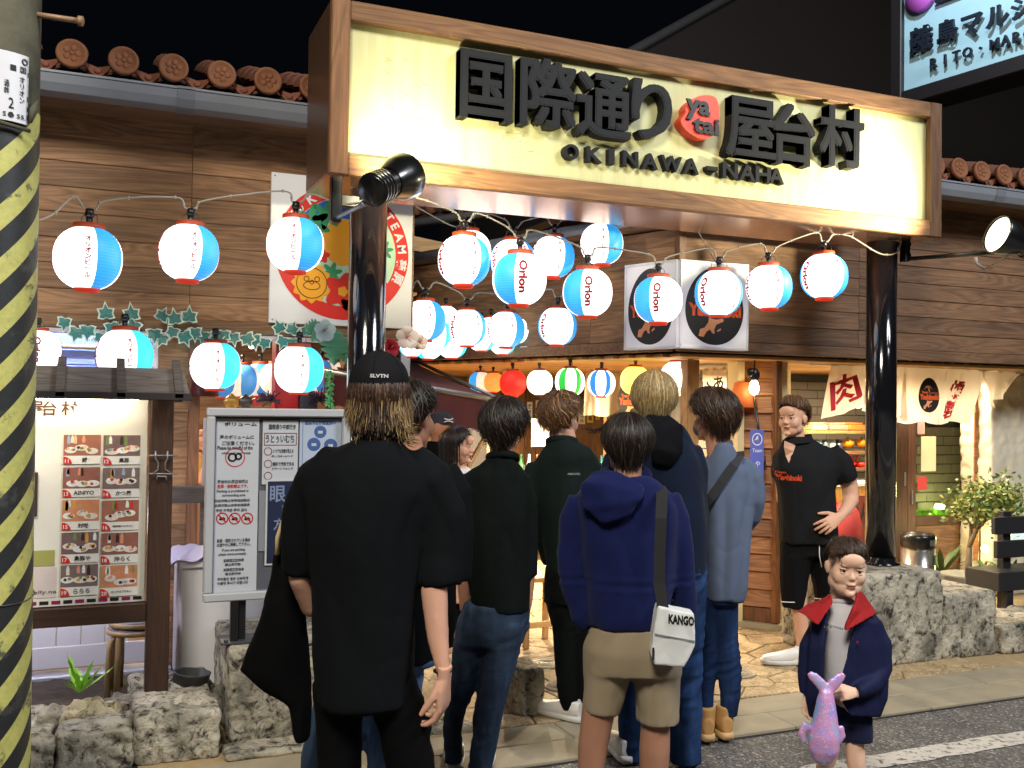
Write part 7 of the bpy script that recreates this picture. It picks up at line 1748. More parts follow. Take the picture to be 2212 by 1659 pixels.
# ---- hair
HLT = {m_.name: plain('lit_' + m_.name, c_, .5, var=.2) for m_, c_ in ((HAIR_BLACK, sr(58, 48, 42)), (HAIR_BROWN, sr(140, 104, 68)), (HAIR_ASH, sr(190, 166, 118)), (HAIR_DKBRN, sr(84, 62, 46)))}  # lighter tone for a random share of the strands
def style(front, side, back):
    def f(az):
        q = -math.sin(az); return R(side + (front - side) * q ** 1.4) if q > 0 else R(side + (back - side) * (-q) ** .8)
    return f
def hair(P, M, rad, mat, n=650, end=style(58, 94, 138), hang=lambda a: .045 * max(0, math.sin(a)), width=.005, rough=.006, seed=1, curl=0, lift=0, tips=None, flip=-.008, off_=(0, .012, .026)):
    """M: head matrix (face = -Y); end/hang take the azimuth in head space (-90 deg = face)"""
    n = int(n * 1.5); width *= .7; rr = random.Random(seed); m = MB(); R3 = M.to_3x3().normalized(); c = M @ Vector(off_); a_, b_, h_ = rad
    name = 'hair'; vs = []; NA, NT_ = 36, 14; sh = MB()
    for i in range(NT_ + 1):
        for k in range(NA):
            az = 2 * math.pi * k / NA; th = end(az) * i / NT_
            d = Vector((math.sin(th) * math.cos(az), math.sin(th) * math.sin(az), math.cos(th)))
            o = 1 + rough * 5 * noise.noise(d * 3.1 + Vector((seed, 0, 0))) - .015; vs.append(c + R3 @ (Vector((d.x * a_, d.y * b_, d.z * h_)) * o))
    fs = [(i * NA + k, i * NA + (k + 1) % NA, (i + 1) * NA + (k + 1) % NA, (i + 1) * NA + k) for i in range(NT_) for k in range(NA)]
    sh.add(vs, fs, 0, True); ins = [c + (v - c) * .92 for v in vs]; n0 = len(sh.v); sh.add(ins, [tuple(reversed(f)) for f in fs], 0, True)
    lo = NT_ * NA; sh.f += [(lo + k, lo + (k + 1) % NA, n0 + lo + (k + 1) % NA, n0 + lo + k) for k in range(NA)]; sh.m += [0] * NA; sh.sm += [True] * NA
    S = 8
    for q in range(n):
        az = rr.uniform(0, 2 * math.pi); the = end(az) * rr.uniform(.72, 1.05); th0 = rr.uniform(0, .75) * the; hg = hang(az) * rr.uniform(.6, 1.1)
        off = rr.uniform(.2, 1) * rough + lift * rr.uniform(.3, 1) + (rr.uniform(.004, .013) if q % 22 == 0 and seed != 3 else 0); w = width * rr.uniform(.5, 1.2) * (.45 if q % 22 == 0 else 1); ph = rr.uniform(0, 6.28); tw = rr.uniform(-.22, .22); pts = []
        for i in range(S + 1):
            t = i / S; th = th0 + (the - th0) * min(1, t * (1.35 if hg > .02 else 1)); a2 = az + tw * t + curl * .25 * math.sin(t * 5 + ph)
            d = Vector((math.sin(th) * math.cos(a2), math.sin(th) * math.sin(a2), math.cos(th)))
            p = c + R3 @ (Vector((d.x * (a_ + off), d.y * (b_ + off), d.z * (h_ + off))) + d * (curl * .012 * math.sin(t * 7 + ph)) + d * (.004 * math.sin(t * math.pi)))
            if hg > .02 and t > .74:
                u_ = (t - .74) / .26; dw = R3 @ d; p += Vector((dw.x * flip * u_ * u_, dw.y * flip * u_ * u_, -hg * u_))
            pts.append(p)
        # ribbon
        hl = rr.random() < .16; tl = abs(math.cos(az)) > .62 or rr.random() < .3; b0 = len(m.v); tS = S - rr.choice((0, 1, 2, 3, 3))
        for i, p in enumerate(pts):
            t = i / S; tg = (pts[min(i + 1, S)] - pts[max(0, i - 1)]).normalized(); nr = (p - c).normalized(); sd = tg.cross(nr)
            if sd.length < 1e-4: sd = Vector((1, 0, 0))
            sd.normalize(); ww = w * (1 - .85 * t ** 2) * (.5 + min(.5, t * 2)); m.v += [tuple(p - sd * ww), tuple(p + nr * ww * .6), tuple(p + sd * ww)]
        for i in range(S):
            a = b0 + i * 3; m.f += [(a, a + 1, a + 4, a + 3), (a + 1, a + 2, a + 5, a + 4)]; m.m += [1 if (tips and i >= tS and hg > .02 and tl) else (2 if hl else 0)] * 2; m.sm += [True, True]
    o = sh.build(name, [mat], P.e); s2 = m.build('strands', [mat, tips or mat, HLT[mat.name]], o); s2['kind'] = 'stuff'; return o
def shoe(P, vx, vy, dy, ang, mat, sole, s=1.0, name='shoe', L=.27, high=0):
    """heel at pixel; ang = direction the toe points in local XY (0 = +x)"""
    q = P.L(vx, vy, dy); q.z = 0; m = MB(); c, s_ = math.cos(ang), math.sin(ang); X = Vector((c, s_, 0)); Yv = Vector((-s_, c, 0)); Z = Vector((0, 0, 1))
    up_r = [(-.022, .026, .06, .058), (.01, .036, .065, .066), (.07, .040, .055, .066), (.12, .044, .040, .058), (.17, .048, .028, .048), (.22, .045, .022, .042), (.252, .034, .018, .034), (.268, .018, .012, .022)]
    m.loft([(q + X * (a * s) + Z * (.028 + zc * .55) * s, Yv * (w * s), Z * (h * .62 * s), 2.6) for a, w, zc, h in up_r], 16)
    m.tube([q + X * .025 * s + Z * .06 * s, q + X * .02 * s + Z * (.105 + high) * s], [.042 * s, .040 * s], 14)
    up_ = remesh(m, .006, 2, [mat], None, 'upper'); o = P.put(name, up_)
    m = MB(); m.loft([(q + X * (a * s) + Z * z * s, Yv * 0 + X * 0 + Yv * (w * s), Z * (.015 * s), 6) for a, w, z in ((-.035, .024, .016), (0, .037, .016), (.07, .041, .016), (.13, .047, .016), (.19, .050, .018), (.245, .042, .022), (.275, .02, .026))], 14)
    m.build('sole', sole, o); return o
def rot(rz=0, rx=0, ry=0): return Matrix.Rotation(rz, 4, 'Z') @ Matrix.Rotation(rx, 4, 'X') @ Matrix.Rotation(ry, 4, 'Y')
WHSH = plain('sneaker_white', sr(222, 218, 214), .5, var=.04); WHSO = plain('sneaker_sole', sr(206, 204, 200), .6); 
SV = .0095
def finish(P, hm=None, hv=.0045, extra=(), skin=SKIN, disp=None, hs=7):
    meshes = []
    if P.body.v: meshes.append(remesh(P.body, .009, 3, [skin]))
    if hm is not None: meshes.append(remesh(hm, hv, hs, [skin], disp))
    for h in extra: meshes.append(remesh(h, .003, 1, [skin]))
    for l in getattr(P, 'lids', []): me = l.mesh('lid', [skin]); me.polygons.foreach_set('use_smooth', [True] * len(me.polygons)); meshes.append(me)
    return P.put('body', join_meshes('body', meshes))
def torso_skin(P, rows, limbs):
    P.trunk(P.body, rows, 20)
    for l in limbs: P.limb(P.body, l, 12)
def strapv(P, pts, w, mat, name='strap', th=.004):
    """pts local Vectors with width direction given"""
    m = MB(); 
    for i in range(len(pts)):
        p, d = pts[i]; n = Vector((0, -1, 0)); m.v += [tuple(p - d * w), tuple(p + d * w), tuple(p + d * w + n * -th), tuple(p - d * w + n * -th)]
    for i in range(len(pts) - 1):
        a = i * 4
        for k in range(4): m.f.append((a + k, a + (k + 1) % 4, a + 4 + (k + 1) % 4, a + 4 + k)); m.m.append(0); m.sm.append(False)
    return P.put(name, m.mesh(name, [mat]))

from mathutils.bvhtree import BVHTree
def project(me, vf, lift=.0025):
    t = BVHTree.FromPolygons([v.co for v in me.vertices], [p.vertices for p in me.polygons]); out = []
    for v in vf[0]:
        v = Vector(v); h = t.ray_cast(Vector((v.x, v.y - .4, v.z)), Vector((0, 1, 0)))[0]; out.append(Vector((v.x, (h.y if h else v.y) - lift, v.z)))
    return out
def collar(P, vx, vy, hw, dep, mat, r_=.011, dy=0, tilt=.02):
    c = P.L(vx, vy, dy); c.y += P.shift; a = hw * P.k(dy); m = MB(); m.tube([c + Vector((a * math.cos(t), dep * math.sin(t), -tilt * math.sin(t))) for t in [2 * math.pi * i / 28 for i in range(29)]], r_, 8, rv=r_ * 1.5, caps=False); return P.put('collar', m.mesh('collar', [mat]))
QG = 'people queueing at the alley entrance'
# ---------- 1: man in black cap, nearest ----------
P = Person(800, 2.72, 'tall man in black cap with bleached shoulder-length hair and loose black tee', QG); P.shift = -0.03
TEE = cloth('tee_black', sr(15, 17, 20)); PANT = cloth('trousers_black', sr(9, 9, 11))
torso_skin(P, [(1500, 690, 880, .10), (1300, 700, 880, .10), (1120, 690, 900, .10), (1020, 730, 870, .08), (980, 796, 846, .05), (930, 795, 848, .055), (880, 795, 848, .055)],
    [[(900, 1010, .0, 28), (936, 1150, .0, 28), (938, 1280, -.02, 30), (946, 1380, -.04, 24), (956, 1440, -.06, 17, .8), (960, 1462, -.06, 17, .7)],
     [(715, 1020, .0, 26), (660, 1150, .03, 24), (648, 1250, .05, 26), (672, 1310, .10, 24), (720, 1330, .22, 19), (760, 1335, .34, 16)],
     [(735, 1450, .0, 34), (730, 1700, .0, 26), (735, 2100, .0, 22)], [(840, 1450, .0, 34), (896, 1700, .0, 28), (905, 2100, 0, 22)]])
hm = MB(); hc = P.L(820, 872, 0); S = head_parts(hm, Matrix.Translation(hc) @ rot(R(180)), 1.0)
hd = MB(); w0 = P.L(960, 1462, -.06); w1 = P.L(958, 1512, -.055); hand(hd, frame(w0, w1 - w0, (1, -.35, 0)), curl=(28, 34, 22), s=1.02, thumb=(28, 30))
finish(P, hm, extra=[hd], skin=SKIN2)
m = MB()
P.trunk(m, [(1516, 684, 893, .135, 0), (1400, 672, 896, .135, 0), (1280, 672, 900, .138, 0), (1150, 662, 912, .145, 0), (1060, 655, 935, .14, 0), (1010, 680, 918, .125, 0), (978, 716, 898, .105, 0), (958, 748, 880, .085, 0), (940, 775, 864, .07, 0)])
P.limb(m, [(880, 990, 0, 46), (925, 1035, 0, 56), (955, 1110, 0, 58, .8), (958, 1190, 0, 52, .8), (953, 1266, -.01, 48, .8)])
P.limb(m, [(735, 990, 0, 46), (692, 1035, 0, 56), (663, 1110, .02, 54, .8), (648, 1180, .03, 44, .8), (642, 1246, .04, 36, .8)])
P.put('t_shirt', remesh(m, SV, 14, [TEE], folds(.012, 7, 1.8, .001, 1))); collar(P, 820, 944, 50, .068, TEE, .009)
m = MB(); P.limb(m, [(735, 1470, .0, 60), (732, 1560, 0, 50), (730, 1700, .0, 46), (735, 2090, .0, 38)]); P.limb(m, [(840, 1470, .0, 60), (872, 1560, 0, 58), (896, 1700, 0, 50), (908, 2090, 0, 38)]); P.trunk(m, [(1520, 690, 888, .12), (1440, 700, 880, .12)])
P.put('trousers', remesh(m, .011, 4, [PANT], tube_folds(.006, 60, seed=2)))
for vx in (735, 908): shoe(P, vx, 2110, -.02, R(90), plain('shoe_black', sr(30, 30, 32), .5), WHSO)
def cap(P, c, M, s, mat, logo=None, peak=True, lm=None):
    m = MB(); vs = []; N, T = 32, 10
    for i in range(T + 1):
        for k in range(N):
            a = 2 * math.pi * k / N; th = R(94) * i / T; d = Vector((math.sin(th) * math.cos(a), math.sin(th) * math.sin(a), math.cos(th)))
            vs.append(Vector((d.x * .083, .012 + d.y * .103, .035 + d.z * .088)))
    m.add(vs, [(i * N + k, i * N + (k + 1) % N, (i + 1) * N + (k + 1) % N, (i + 1) * N + k) for i in range(T) for k in range(N)], 0, True, M)
    m.ell((0, .012, .124), (.008, .008, .005), 8, 6, 0, M); o = P.put('cap', m.mesh('cap', [mat]))
    m = MB()
    for k in range(6):
        a0 = k * math.pi / 3 + .5; m.tube([M @ Vector((math.sin(R(94) * i / 10) * math.cos(a0) * .0835, .012 + math.sin(R(94) * i / 10) * math.sin(a0) * .1035, .035 + math.cos(R(94) * i / 10) * .0885)) for i in range(11)], .0012, 4)
    m.build('seam', mat, o)
    m = MB(); vs = []
    for i in range(5):
        for k in range(13):
            a = -math.pi / 2 + (k / 12 - .5) * 1.9; r_ = i / 4; vs.append(Vector((math.cos(a) * (.083 + .02 * r_), .012 + math.sin(a) * (.103 + .07 * r_ * math.cos((k / 12 - .5) * 2.2)), .030 - .012 * r_ - .012 * abs(k / 12 - .5) * 2)))
    m.add(vs, [(i * 13 + k, i * 13 + k + 1, (i + 1) * 13 + k + 1, (i + 1) * 13 + k) for i in range(4) for k in range(12)], 0, True, M); m.build('peak', mat, o)
    if logo:
        t = MB(); fit_text(t, logo, 0, 0, .058, .010, 0, .001, .04); m = MB(); vv = []
        for x, y, z in t.v: a = math.pi / 2 + x / .10 + .16; vv.append(Vector((math.cos(a) * .0845, .012 + math.sin(a) * .1045 - y, .052 + z)))
        m.add(vv, t.f, 0, False, M); m.build('cap_lettering', lm or plain('thread_white', sr(190, 190, 196), .7), o)
    return o
CAPM = cloth('cap_black', sr(24, 24, 27), .8)
cap(P, hc, Matrix.Translation(P.L(820, 855, 0)) @ rot(R(180), R(0)) @ Matrix.Scale(1.0, 4), 1, CAPM, 'SLVTN')
hair(P, Matrix.Translation(hc) @ rot(R(180)), (.081, .101, .086), HAIR_DKBRN, 1500, style(60, 118, 134), lambda a: .062 if math.sin(a) > -.5 else 0, .0034, rough=.003, seed=3, tips=HAIR_TIP, flip=.014)
m = MB(); m.loft([P.row(896, 762, 880, .088, -.008), P.row(922, 764, 882, .090, -.010), P.row(940, 772, 886, .082, -.006), P.row(952, 786, 872, .06, 0)], 28); P.put('hair_underlay', m.mesh('u', [plain('hair_mid', sr(58, 43, 28), .6, var=.3, vs=60)]))
m = MB(); rr = random.Random(8)
for k in range(420):
    x0_ = rr.uniform(772, 885); y0_ = rr.uniform(896, 932); fl_ = (x0_ - 825) / 60; L_ = rr.uniform(20, 38) ; dyy = rr.uniform(-.085, .0)
    pts = [P.L(x0_, y0_, dyy), P.L(x0_ + fl_ * 3, y0_ + L_ * .5, dyy - .006), P.L(x0_ + fl_ * 6 + rr.uniform(-3, 3), y0_ + L_ * .82, dyy - .008), P.L(x0_ + fl_ * 11 + (12 if fl_ > .7 else 0) + rr.uniform(-5, 5), y0_ + L_ * (.95 if fl_ > .7 else 1.0), dyy - .012)]
    m.tube(pts, [.0010, .0016, .0013, .0003], 3, mi=int(rr.random() < (.82 if fl_ < .5 and fl_ > -.6 else .25)), rv=[.0007] * 4)
o = m.build('hair_tips', [HAIR_TIP, HAIR_DKBRN], P.e); o['kind'] = 'stuff'
m = MB(); q = P.L(956, 1450, -.06); m.tube([q + Vector((.0235 * math.cos(t), .018 * math.sin(t), .002 * math.cos(t * 2))) for t in [2 * math.pi * i / 20 for i in range(21)]], .0032, 6); P.put('bracelet', m.mesh('bracelet', [BLK]))
# jacket hanging from his left arm
m = MB(); rows = [(1165, 598, 650, .035, .16), (1240, 590, 655, .05, .16), (1290, 570, 660, .06, .16), (1340, 556, 664, .06, .16), (1400, 530, 668, .06, .16), (1450, 512, 672, .055, .16), (1475, 560, 672, .05, .16), (1520, 622, 672, .045, .16), (1600, 640, 668, .04, .16)]
JO = [P.row(*r) for r in rows]; m.loft(JO, 24)
P2j = remesh(m, .01, 4, [cloth('jacket_black', sr(8, 8, 10))], folds(.014, 9, 1.8, .001, 5)); jk = empty('hanging_jacket', P.loc, -CY, 'black jacket draped over the left forearm of the man in the black cap', 'jacket'); new('fabric', P2j, jk)
m = MB(); m.tube([P.L(598, 1198, .1), P.L(600, 1160, .1), P.L(612, 1125, .1), P.L(622, 1100, .1)], .007, 6, rv=.012); tag(m.build('bag_strap', cloth('strap_beige', sr(190, 168, 130))), 'beige bag strap beside the left sleeve of the man in the black cap', 'strap').matrix_world = Matrix.Translation(P.loc) @ Matrix.Rotation(-CY, 4, 'Z')
# ---------- 2: dark-haired person hidden behind him ----------
P = Person(868, 3.35, 'dark-haired person in pale jeans almost hidden behind the man in the black cap', QG); P.shift = -0.03
torso_skin(P, [(1400, 790, 940, .10), (1150, 780, 950, .10), (1020, 800, 940, .09), (985, 850, 920, .06), (940, 860, 912, .05)], [[(945, 1030, 0, 28), (962, 1150, 0, 26), (965, 1260, -.02, 22), (965, 1380, -.02, 18)], [(790, 1380, 0, 34), (730, 1560, 0, 26), (690, 1880, 0, 18)], [(860, 1380, 0, 34), (850, 1560, 0, 26), (850, 1880, 0, 18)]])
hm = MB(); hc = P.L(885, 905); head_parts(hm, Matrix.Translation(hc) @ rot(R(150)), 1.0); finish(P, hm)
hair(P, Matrix.Translation(hc) @ rot(R(150)), (.088, .106, .10), HAIR_BLACK, 500, rough=.012, curl=.5, seed=12)
m = MB(); P.trunk(m, [(1420, 770, 955, .13), (1200, 760, 972, .135), (1080, 762, 990, .13), (1020, 790, 970, .115), (990, 830, 940, .09), (972, 850, 920, .07)])
P.limb(m, [(958, 1010, 0, 32), (985, 1060, 0, 36), (990, 1150, 0, 38), (985, 1256, 0, 36)]); P.limb(m, [(790, 1010, 0, 32), (770, 1100, 0, 38), (770, 1240, 0, 36)])
P.put('t_shirt', remesh(m, SV, 12, [cloth('tee_black2', sr(13, 15, 17))], folds(.010, 8, 2.4, .001, 4)))
m = MB(); P.limb(m, [(962, 1240, -.02, 24), (965, 1330, -.03, 22), (963, 1400, -.03, 16)]); P.put('dark_under_sleeve', remesh(m, .01, 3, [cloth('jacket_black', sr(8, 8, 10))]))
JN1 = denim('jeans_light', sr(84, 108, 146))
m = MB(); P.limb(m, [(790, 1380, 0, 58), (730, 1560, 0, 62), (700, 1700, 0, 58), (690, 1880, 0, 46)]); P.limb(m, [(860, 1380, 0, 60), (850, 1560, 0, 56), (845, 1700, 0, 54), (850, 1880, 0, 44)]); P.trunk(m, [(1430, 760, 950, .12), (1370, 775, 940, .12)])
P.put('jeans', remesh(m, .011, 4, [JN1], tube_folds(.008, 50, seed=3)))
for vx in (690, 850): shoe(P, vx, 1895, 0, R(90), WHSH, WHSO)
# ---------- 3: capped man far back ----------
P = Person(935, 7.2, 'man in a dark cap with a white double-curve badge, far down the queue', QG); P.shift = -0.03
torso_skin(P, [(1300, 910, 965, .09), (1050, 905, 968, .09), (975, 915, 965, .07), (955, 932, 955, .05), (930, 934, 952, .045)], [[(925, 1200, 0, 14), (925, 1330, 0, 10)], [(955, 1200, 0, 14), (955, 1330, 0, 10)]])
hm = MB(); hc = P.L(952, 935); head_parts(hm, Matrix.Translation(hc) @ rot(R(160)), .95); finish(P, hm, .005)
cap(P, hc, Matrix.Translation(P.L(957, 925)) @ rot(R(100)) @ Matrix.Scale(1.0, 4), 1, cloth('cap_charcoal', sr(58, 58, 68)), None)
m = MB(); q = P.L(969, 908, -.1)
for s_ in (-1, 1): m.tube([q + Vector((.032 * t, .0, s_ * (.010 - .009 * (1 - t * t) + .004))) for t in [-1 + .25 * i for i in range(9)]], .0045, 6)
P.put('cap_badge', m.mesh('badge', [PANEL_WHITE]))
m = MB(); P.trunk(m, [(1190, 902, 972, .11), (1050, 900, 975, .11), (975, 908, 968, .09), (952, 925, 955, .06)]); P.put('shirt', remesh(m, .012, 4, [cloth('tee_black2', sr(13, 15, 17))], folds(.006)))
m = MB(); P.limb(m, [(925, 1170, 0, 19), (925, 1330, 0, 14)]); P.limb(m, [(952, 1170, 0, 19), (953, 1330, 0, 14)]); P.put('trousers', remesh(m, .014, 3, [PANT]))
# ---------- 4: woman in profile ----------
P = Person(985, 6.2, 'woman with long black hair in profile, looking right, between the queueing men', QG); P.shift = 0
torso_skin(P, [(1300, 960, 1020, .08), (1100, 962, 1020, .085), (1030, 970, 1020, .075), (1005, 985, 1008, .05)], [[(975, 1250, 0, 16), (978, 1410, 0, 12)], [(1003, 1250, 0, 16), (1003, 1410, 0, 12)]])
hm = MB(); hc = P.L(990, 965); S = head_parts(hm, Matrix.Translation(hc) @ rot(R(78), 0), .98, cheek=1.0, jaw=.9); face_features(P, S, .6, .7, lip=plain('lip_red', sr(170, 70, 66), .4)); finish(P, hm, .0035, skin=SKIN2, disp=face_disp(S))
hair(P, Matrix.Translation(hc) @ rot(R(78)), (.084, .106, .096), HAIR_BLACK, 650, style(50, 112, 120), lambda a: .0 if math.sin(a) < -.25 else .20, .005, rough=.004, seed=21)
m = MB(); P.trunk(m, [(1200, 955, 1022, .10), (1080, 955, 1026, .10), (1030, 962, 1024, .09), (1010, 976, 1016, .07)]); P.put('blouse', remesh(m, .011, 4, [cloth('blouse_white', sr(206, 202, 206))], folds(.006)))
m = MB(); P.limb(m, [(975, 1190, 0, 20), (978, 1400, 0, 13)]); P.limb(m, [(1003, 1190, 0, 20), (1003, 1400, 0, 13)]); P.put('trousers', remesh(m, .014, 3, [PANT]))
# ---------- 5: man in black shirt and blue jeans ----------
P = Person(1070, 4.25, 'man with dark tousled hair in a black short-sleeved shirt and slim blue jeans', QG); P.shift = -0.03
torso_skin(P, [(1330, 1030, 1130, .09), (1120, 1010, 1140, .09), (1040, 1025, 1125, .075), (1012, 1066, 1104, .045), (985, 1064, 1108, .05), (960, 1066, 1106, .045)], [[(1125, 1050, 0, 18), (1140, 1150, 0, 17), (1142, 1240, -.01, 15), (1139, 1300, 0, 12), (1133, 1330, .02, 11)], [(1020, 1050, 0, 18), (1005, 1150, 0, 17), (1000, 1240, 0, 15), (1005, 1320, .02, 12)], [(1030, 1320, 0, 20), (1003, 1469, 0, 13), (979, 1558, .02, 9), (980, 1640, 0, 8)], [(1092, 1320, -.03, 20), (1071, 1469, -.05, 17), (1037, 1650, -.05, 12)]])
hm = MB(); hc = P.L(1090, 928); head_parts(hm, Matrix.Translation(hc) @ rot(R(165)), .98); finish(P, hm)
hair(P, Matrix.Translation(hc) @ rot(R(165)), (.086, .104, .098), HAIR_BLACK, 800, style(60, 100, 142), rough=.016, curl=.7, lift=.005, seed=31)
m = MB(); P.trunk(m, [(1318, 1018, 1144, .125), (1220, 1006, 1148, .125), (1120, 992, 1152, .13), (1060, 985, 1148, .125), (1025, 1000, 1140, .11), (1008, 1030, 1128, .09), (994, 1048, 1118, .075), (980, 1056, 1112, .066)])
P.limb(m, [(1125, 1030, 0, 22), (1138, 1080, 0, 25), (1142, 1160, 0, 24), (1143, 1246, -.01, 20)]); P.limb(m, [(1012, 1028, 0, 24), (994, 1080, 0, 25), (990, 1160, 0, 24), (992, 1246, 0, 20)])
P.put('shirt', remesh(m, SV, 9, [cloth('shirt_black_green', sr(14, 19, 18))], folds(.009, 9, 3, .001, 7))); collar(P, 1086, 988, 32, .064, cloth('shirt_black_green', sr(14, 19, 18)))
JN2 = denim('jeans_blue_grey', sr(50, 64, 86))
m = MB(); P.trunk(m, [(1390, 985, 1126, .11), (1350, 988, 1140, .12), (1300, 1005, 1144, .12)])
P.limb(m, [(1030, 1350, 0, 46), (1010, 1400, 0, 33), (1003, 1469, 0, 29), (979, 1558, .02, 23), (980, 1648, .0, 19)]); P.limb(m, [(1092, 1340, -.03, 46), (1084, 1400, -.03, 40), (1071, 1469, -.05, 35), (1052, 1558, -.04, 32), (1037, 1648, -.05, 27), (1034, 1680, -.05, 27)])
P.put('jeans', remesh(m, SV, 3, [JN2], tube_folds(.011, 105, seed=6)))
shoe(P, 983, 1660, .0, R(95), WHSH, WHSO); shoe(P, 1036, 1690, -.06, R(85), WHSH, WHSO)
# ---------- 6: brown-haired man in dark sweater ----------
P = Person(1225, 4.97, 'man with wavy brown hair in a dark green-black sweatshirt, black trousers and white sneakers', QG); P.shift = -0.024
torso_skin(P, [(1250, 1185, 1290, .09), (1100, 1175, 1300, .09), (1015, 1175, 1280, .075), (975, 1204, 1246, .048), (950, 1200, 1245, .05), (925, 1200, 1240, .045)], [[(1160, 1030, 0, 12), (1162, 1120, 0, 10), (1184, 1210, .12, 8)], [(1216, 1300, 0, 16), (1226, 1500, 0, 10)], [(1264, 1300, 0.03, 16), (1262, 1500, 0.06, 10)]])
hm = MB(); hc = P.L(1214, 908); S = head_parts(hm, Matrix.Translation(hc) @ rot(R(140)), .97); finish(P, hm, .0042, skin=SKIN2, disp=face_disp(S))
hair(P, Matrix.Translation(hc) @ rot(R(140)), (.090, .106, .100), HAIR_BROWN, 800, style(60, 88, 118), rough=.02, curl=.8, lift=.006, seed=41)
hair(P, Matrix.Translation(hc) @ rot(R(140)), (.079, .099, .090), HAIR_DKBRN, 200, style(60, 98, 138), rough=.002, seed=42)
m = MB(); P.trunk(m, [(1240, 1182, 1300, .12), (1150, 1170, 1305, .125), (1060, 1158, 1306, .125), (1010, 1150, 1300, .115), (985, 1160, 1290, .115), (968, 1174, 1276, .10), (956, 1179, 1254, .082), (944, 1184, 1244, .064)])
P.limb(m, [(1160, 1005, 0, 20), (1148, 1035, 0, 21), (1156, 1100, 0, 20), (1172, 1160, .05, 18), (1184, 1215, .14, 16)]); P.limb(m, [(1290, 1005, 0, 20), (1300, 1060, 0, 22), (1302, 1200, 0, 18)])
SW = remesh(m, SV, 9, [cloth('sweat_green_black', sr(22, 31, 29))], folds(.009, 8, 3, .001, 9)); P.put('sweatshirt', SW); collar(P, 1213, 954, 31, .060, cloth('sweat_green_black', sr(22, 31, 29)))
m = MB(); q = P.L(1240, 1024, -.128); fit_text(m, 'AMOUGA', q.x, q.z, .065, .010, q.y - .004, .004, .02); m.v = [tuple(v) for v in project(SW, (m.v,))]; P.put('back_lettering', m.mesh('t', [plain('thread_white', sr(190, 190, 196), .7)]))
m = MB(); P.trunk(m, [(1300, 1176, 1290, .11), (1225, 1180, 1296, .11)]); P.limb(m, [(1214, 1280, 0, 38), (1221, 1356, 0, 29), (1223, 1424, 0, 27), (1226, 1499, 0, 23), (1233, 1530, .0, 17)]); P.limb(m, [(1262, 1280, 0.02, 34), (1264, 1400, .04, 24), (1262, 1520, .06, 18)])
P.put('trousers', remesh(m, SV, 3, [cloth('trousers_green_black', sr(14, 18, 18))], tube_folds(.007, 75, seed=8)))
shoe(P, 1246, 1550, -.02, R(142), WHSH, WHSO, 1.0); shoe(P, 1266, 1540, .1, R(100), WHSH, WHSO)
# ---------- 8: tall blond man in navy hooded jacket ----------
P = Person(1440, 4.4, 'tall man with ash-blond bowl-cut hair in a navy hooded jacket and wide blue jeans', QG); P.shift = -0.03
torso_skin(P, [(1250, 1370, 1510, .10), (1050, 1360, 1510, .10), (980, 1380, 1490, .08), (950, 1400, 1455, .06), (905, 1390, 1438, .05), (880, 1390, 1438, .045)], [[(1400, 1240, 0, 26), (1366, 1640, 0.03, 14)], [(1468, 1240, 0, 30), (1481, 1640, 0, 16)], [(1500, 1000, 0, 18), (1508, 1200, .05, 15)]])
hm = MB(); hc = P.L(1413, 866); head_parts(hm, Matrix.Translation(hc) @ rot(R(175)), 1.0, ears=False); finish(P, hm, skin=SKIN2)
hair(P, Matrix.Translation(hc) @ rot(R(175)), (.100, .110, .108), HAIR_ASH, 1300, style(70, 122, 138), rough=.004, seed=51, width=.004)
NAVY = cloth('jacket_navy', sr(20, 29, 48))
m = MB(); P.trunk(m, [(1236, 1392, 1522, .14), (1120, 1372, 1522, .145), (1040, 1330, 1522, .145), (990, 1310, 1512, .135), (960, 1345, 1498, .115), (935, 1372, 1484, .095), (915, 1385, 1470, .08)])
P.limb(m, [(1492, 965, 0, 26), (1506, 1020, 0, 24), (1508, 1110, 0, 22), (1506, 1200, .04, 19)]); P.limb(m, [(1330, 985, 0, 26), (1312, 1040, 0, 25), (1310, 1150, 0, 22)])
P.put('jacket', remesh(m, SV, 9, [NAVY], folds(.009, 8, 3, .001, 11)))
m = MB(); P.limb(m, [(1405, 905, -.06, 40, .5), (1440, 930, -.13, 42, .5), (1440, 975, -.16, 38, .45), (1428, 1005, -.15, 24, .4)], 18); P.put('hood', remesh(m, .009, 4, [cloth('hood_black', sr(16, 16, 20))], folds(.007, 10, 7, .001, 12)))
JN3 = denim('jeans_blue', sr(40, 64, 106))
m = MB(); P.trunk(m, [(1290, 1370, 1524, .13), (1215, 1385, 1522, .13)])
P.limb(m, [(1465, 1290, 0, 60), (1472, 1400, 0, 46), (1478, 1500, 0, 38), (1480, 1560, 0, 36), (1481, 1648, 0, 33)]); P.limb(m, [(1400, 1290, 0, 50), (1375, 1430, .02, 40), (1366, 1530, .03, 30), (1366, 1640, .03, 26)])
P.put('jeans', remesh(m, SV, 3, [JN3], tube_folds(.011, 75, seed=13)))
shoe(P, 1350, 1655, .0, R(100), WHSH, WHSO, 1.0); shoe(P, 1480, 1668, .0, R(80), WHSH, WHSO, 1.0)
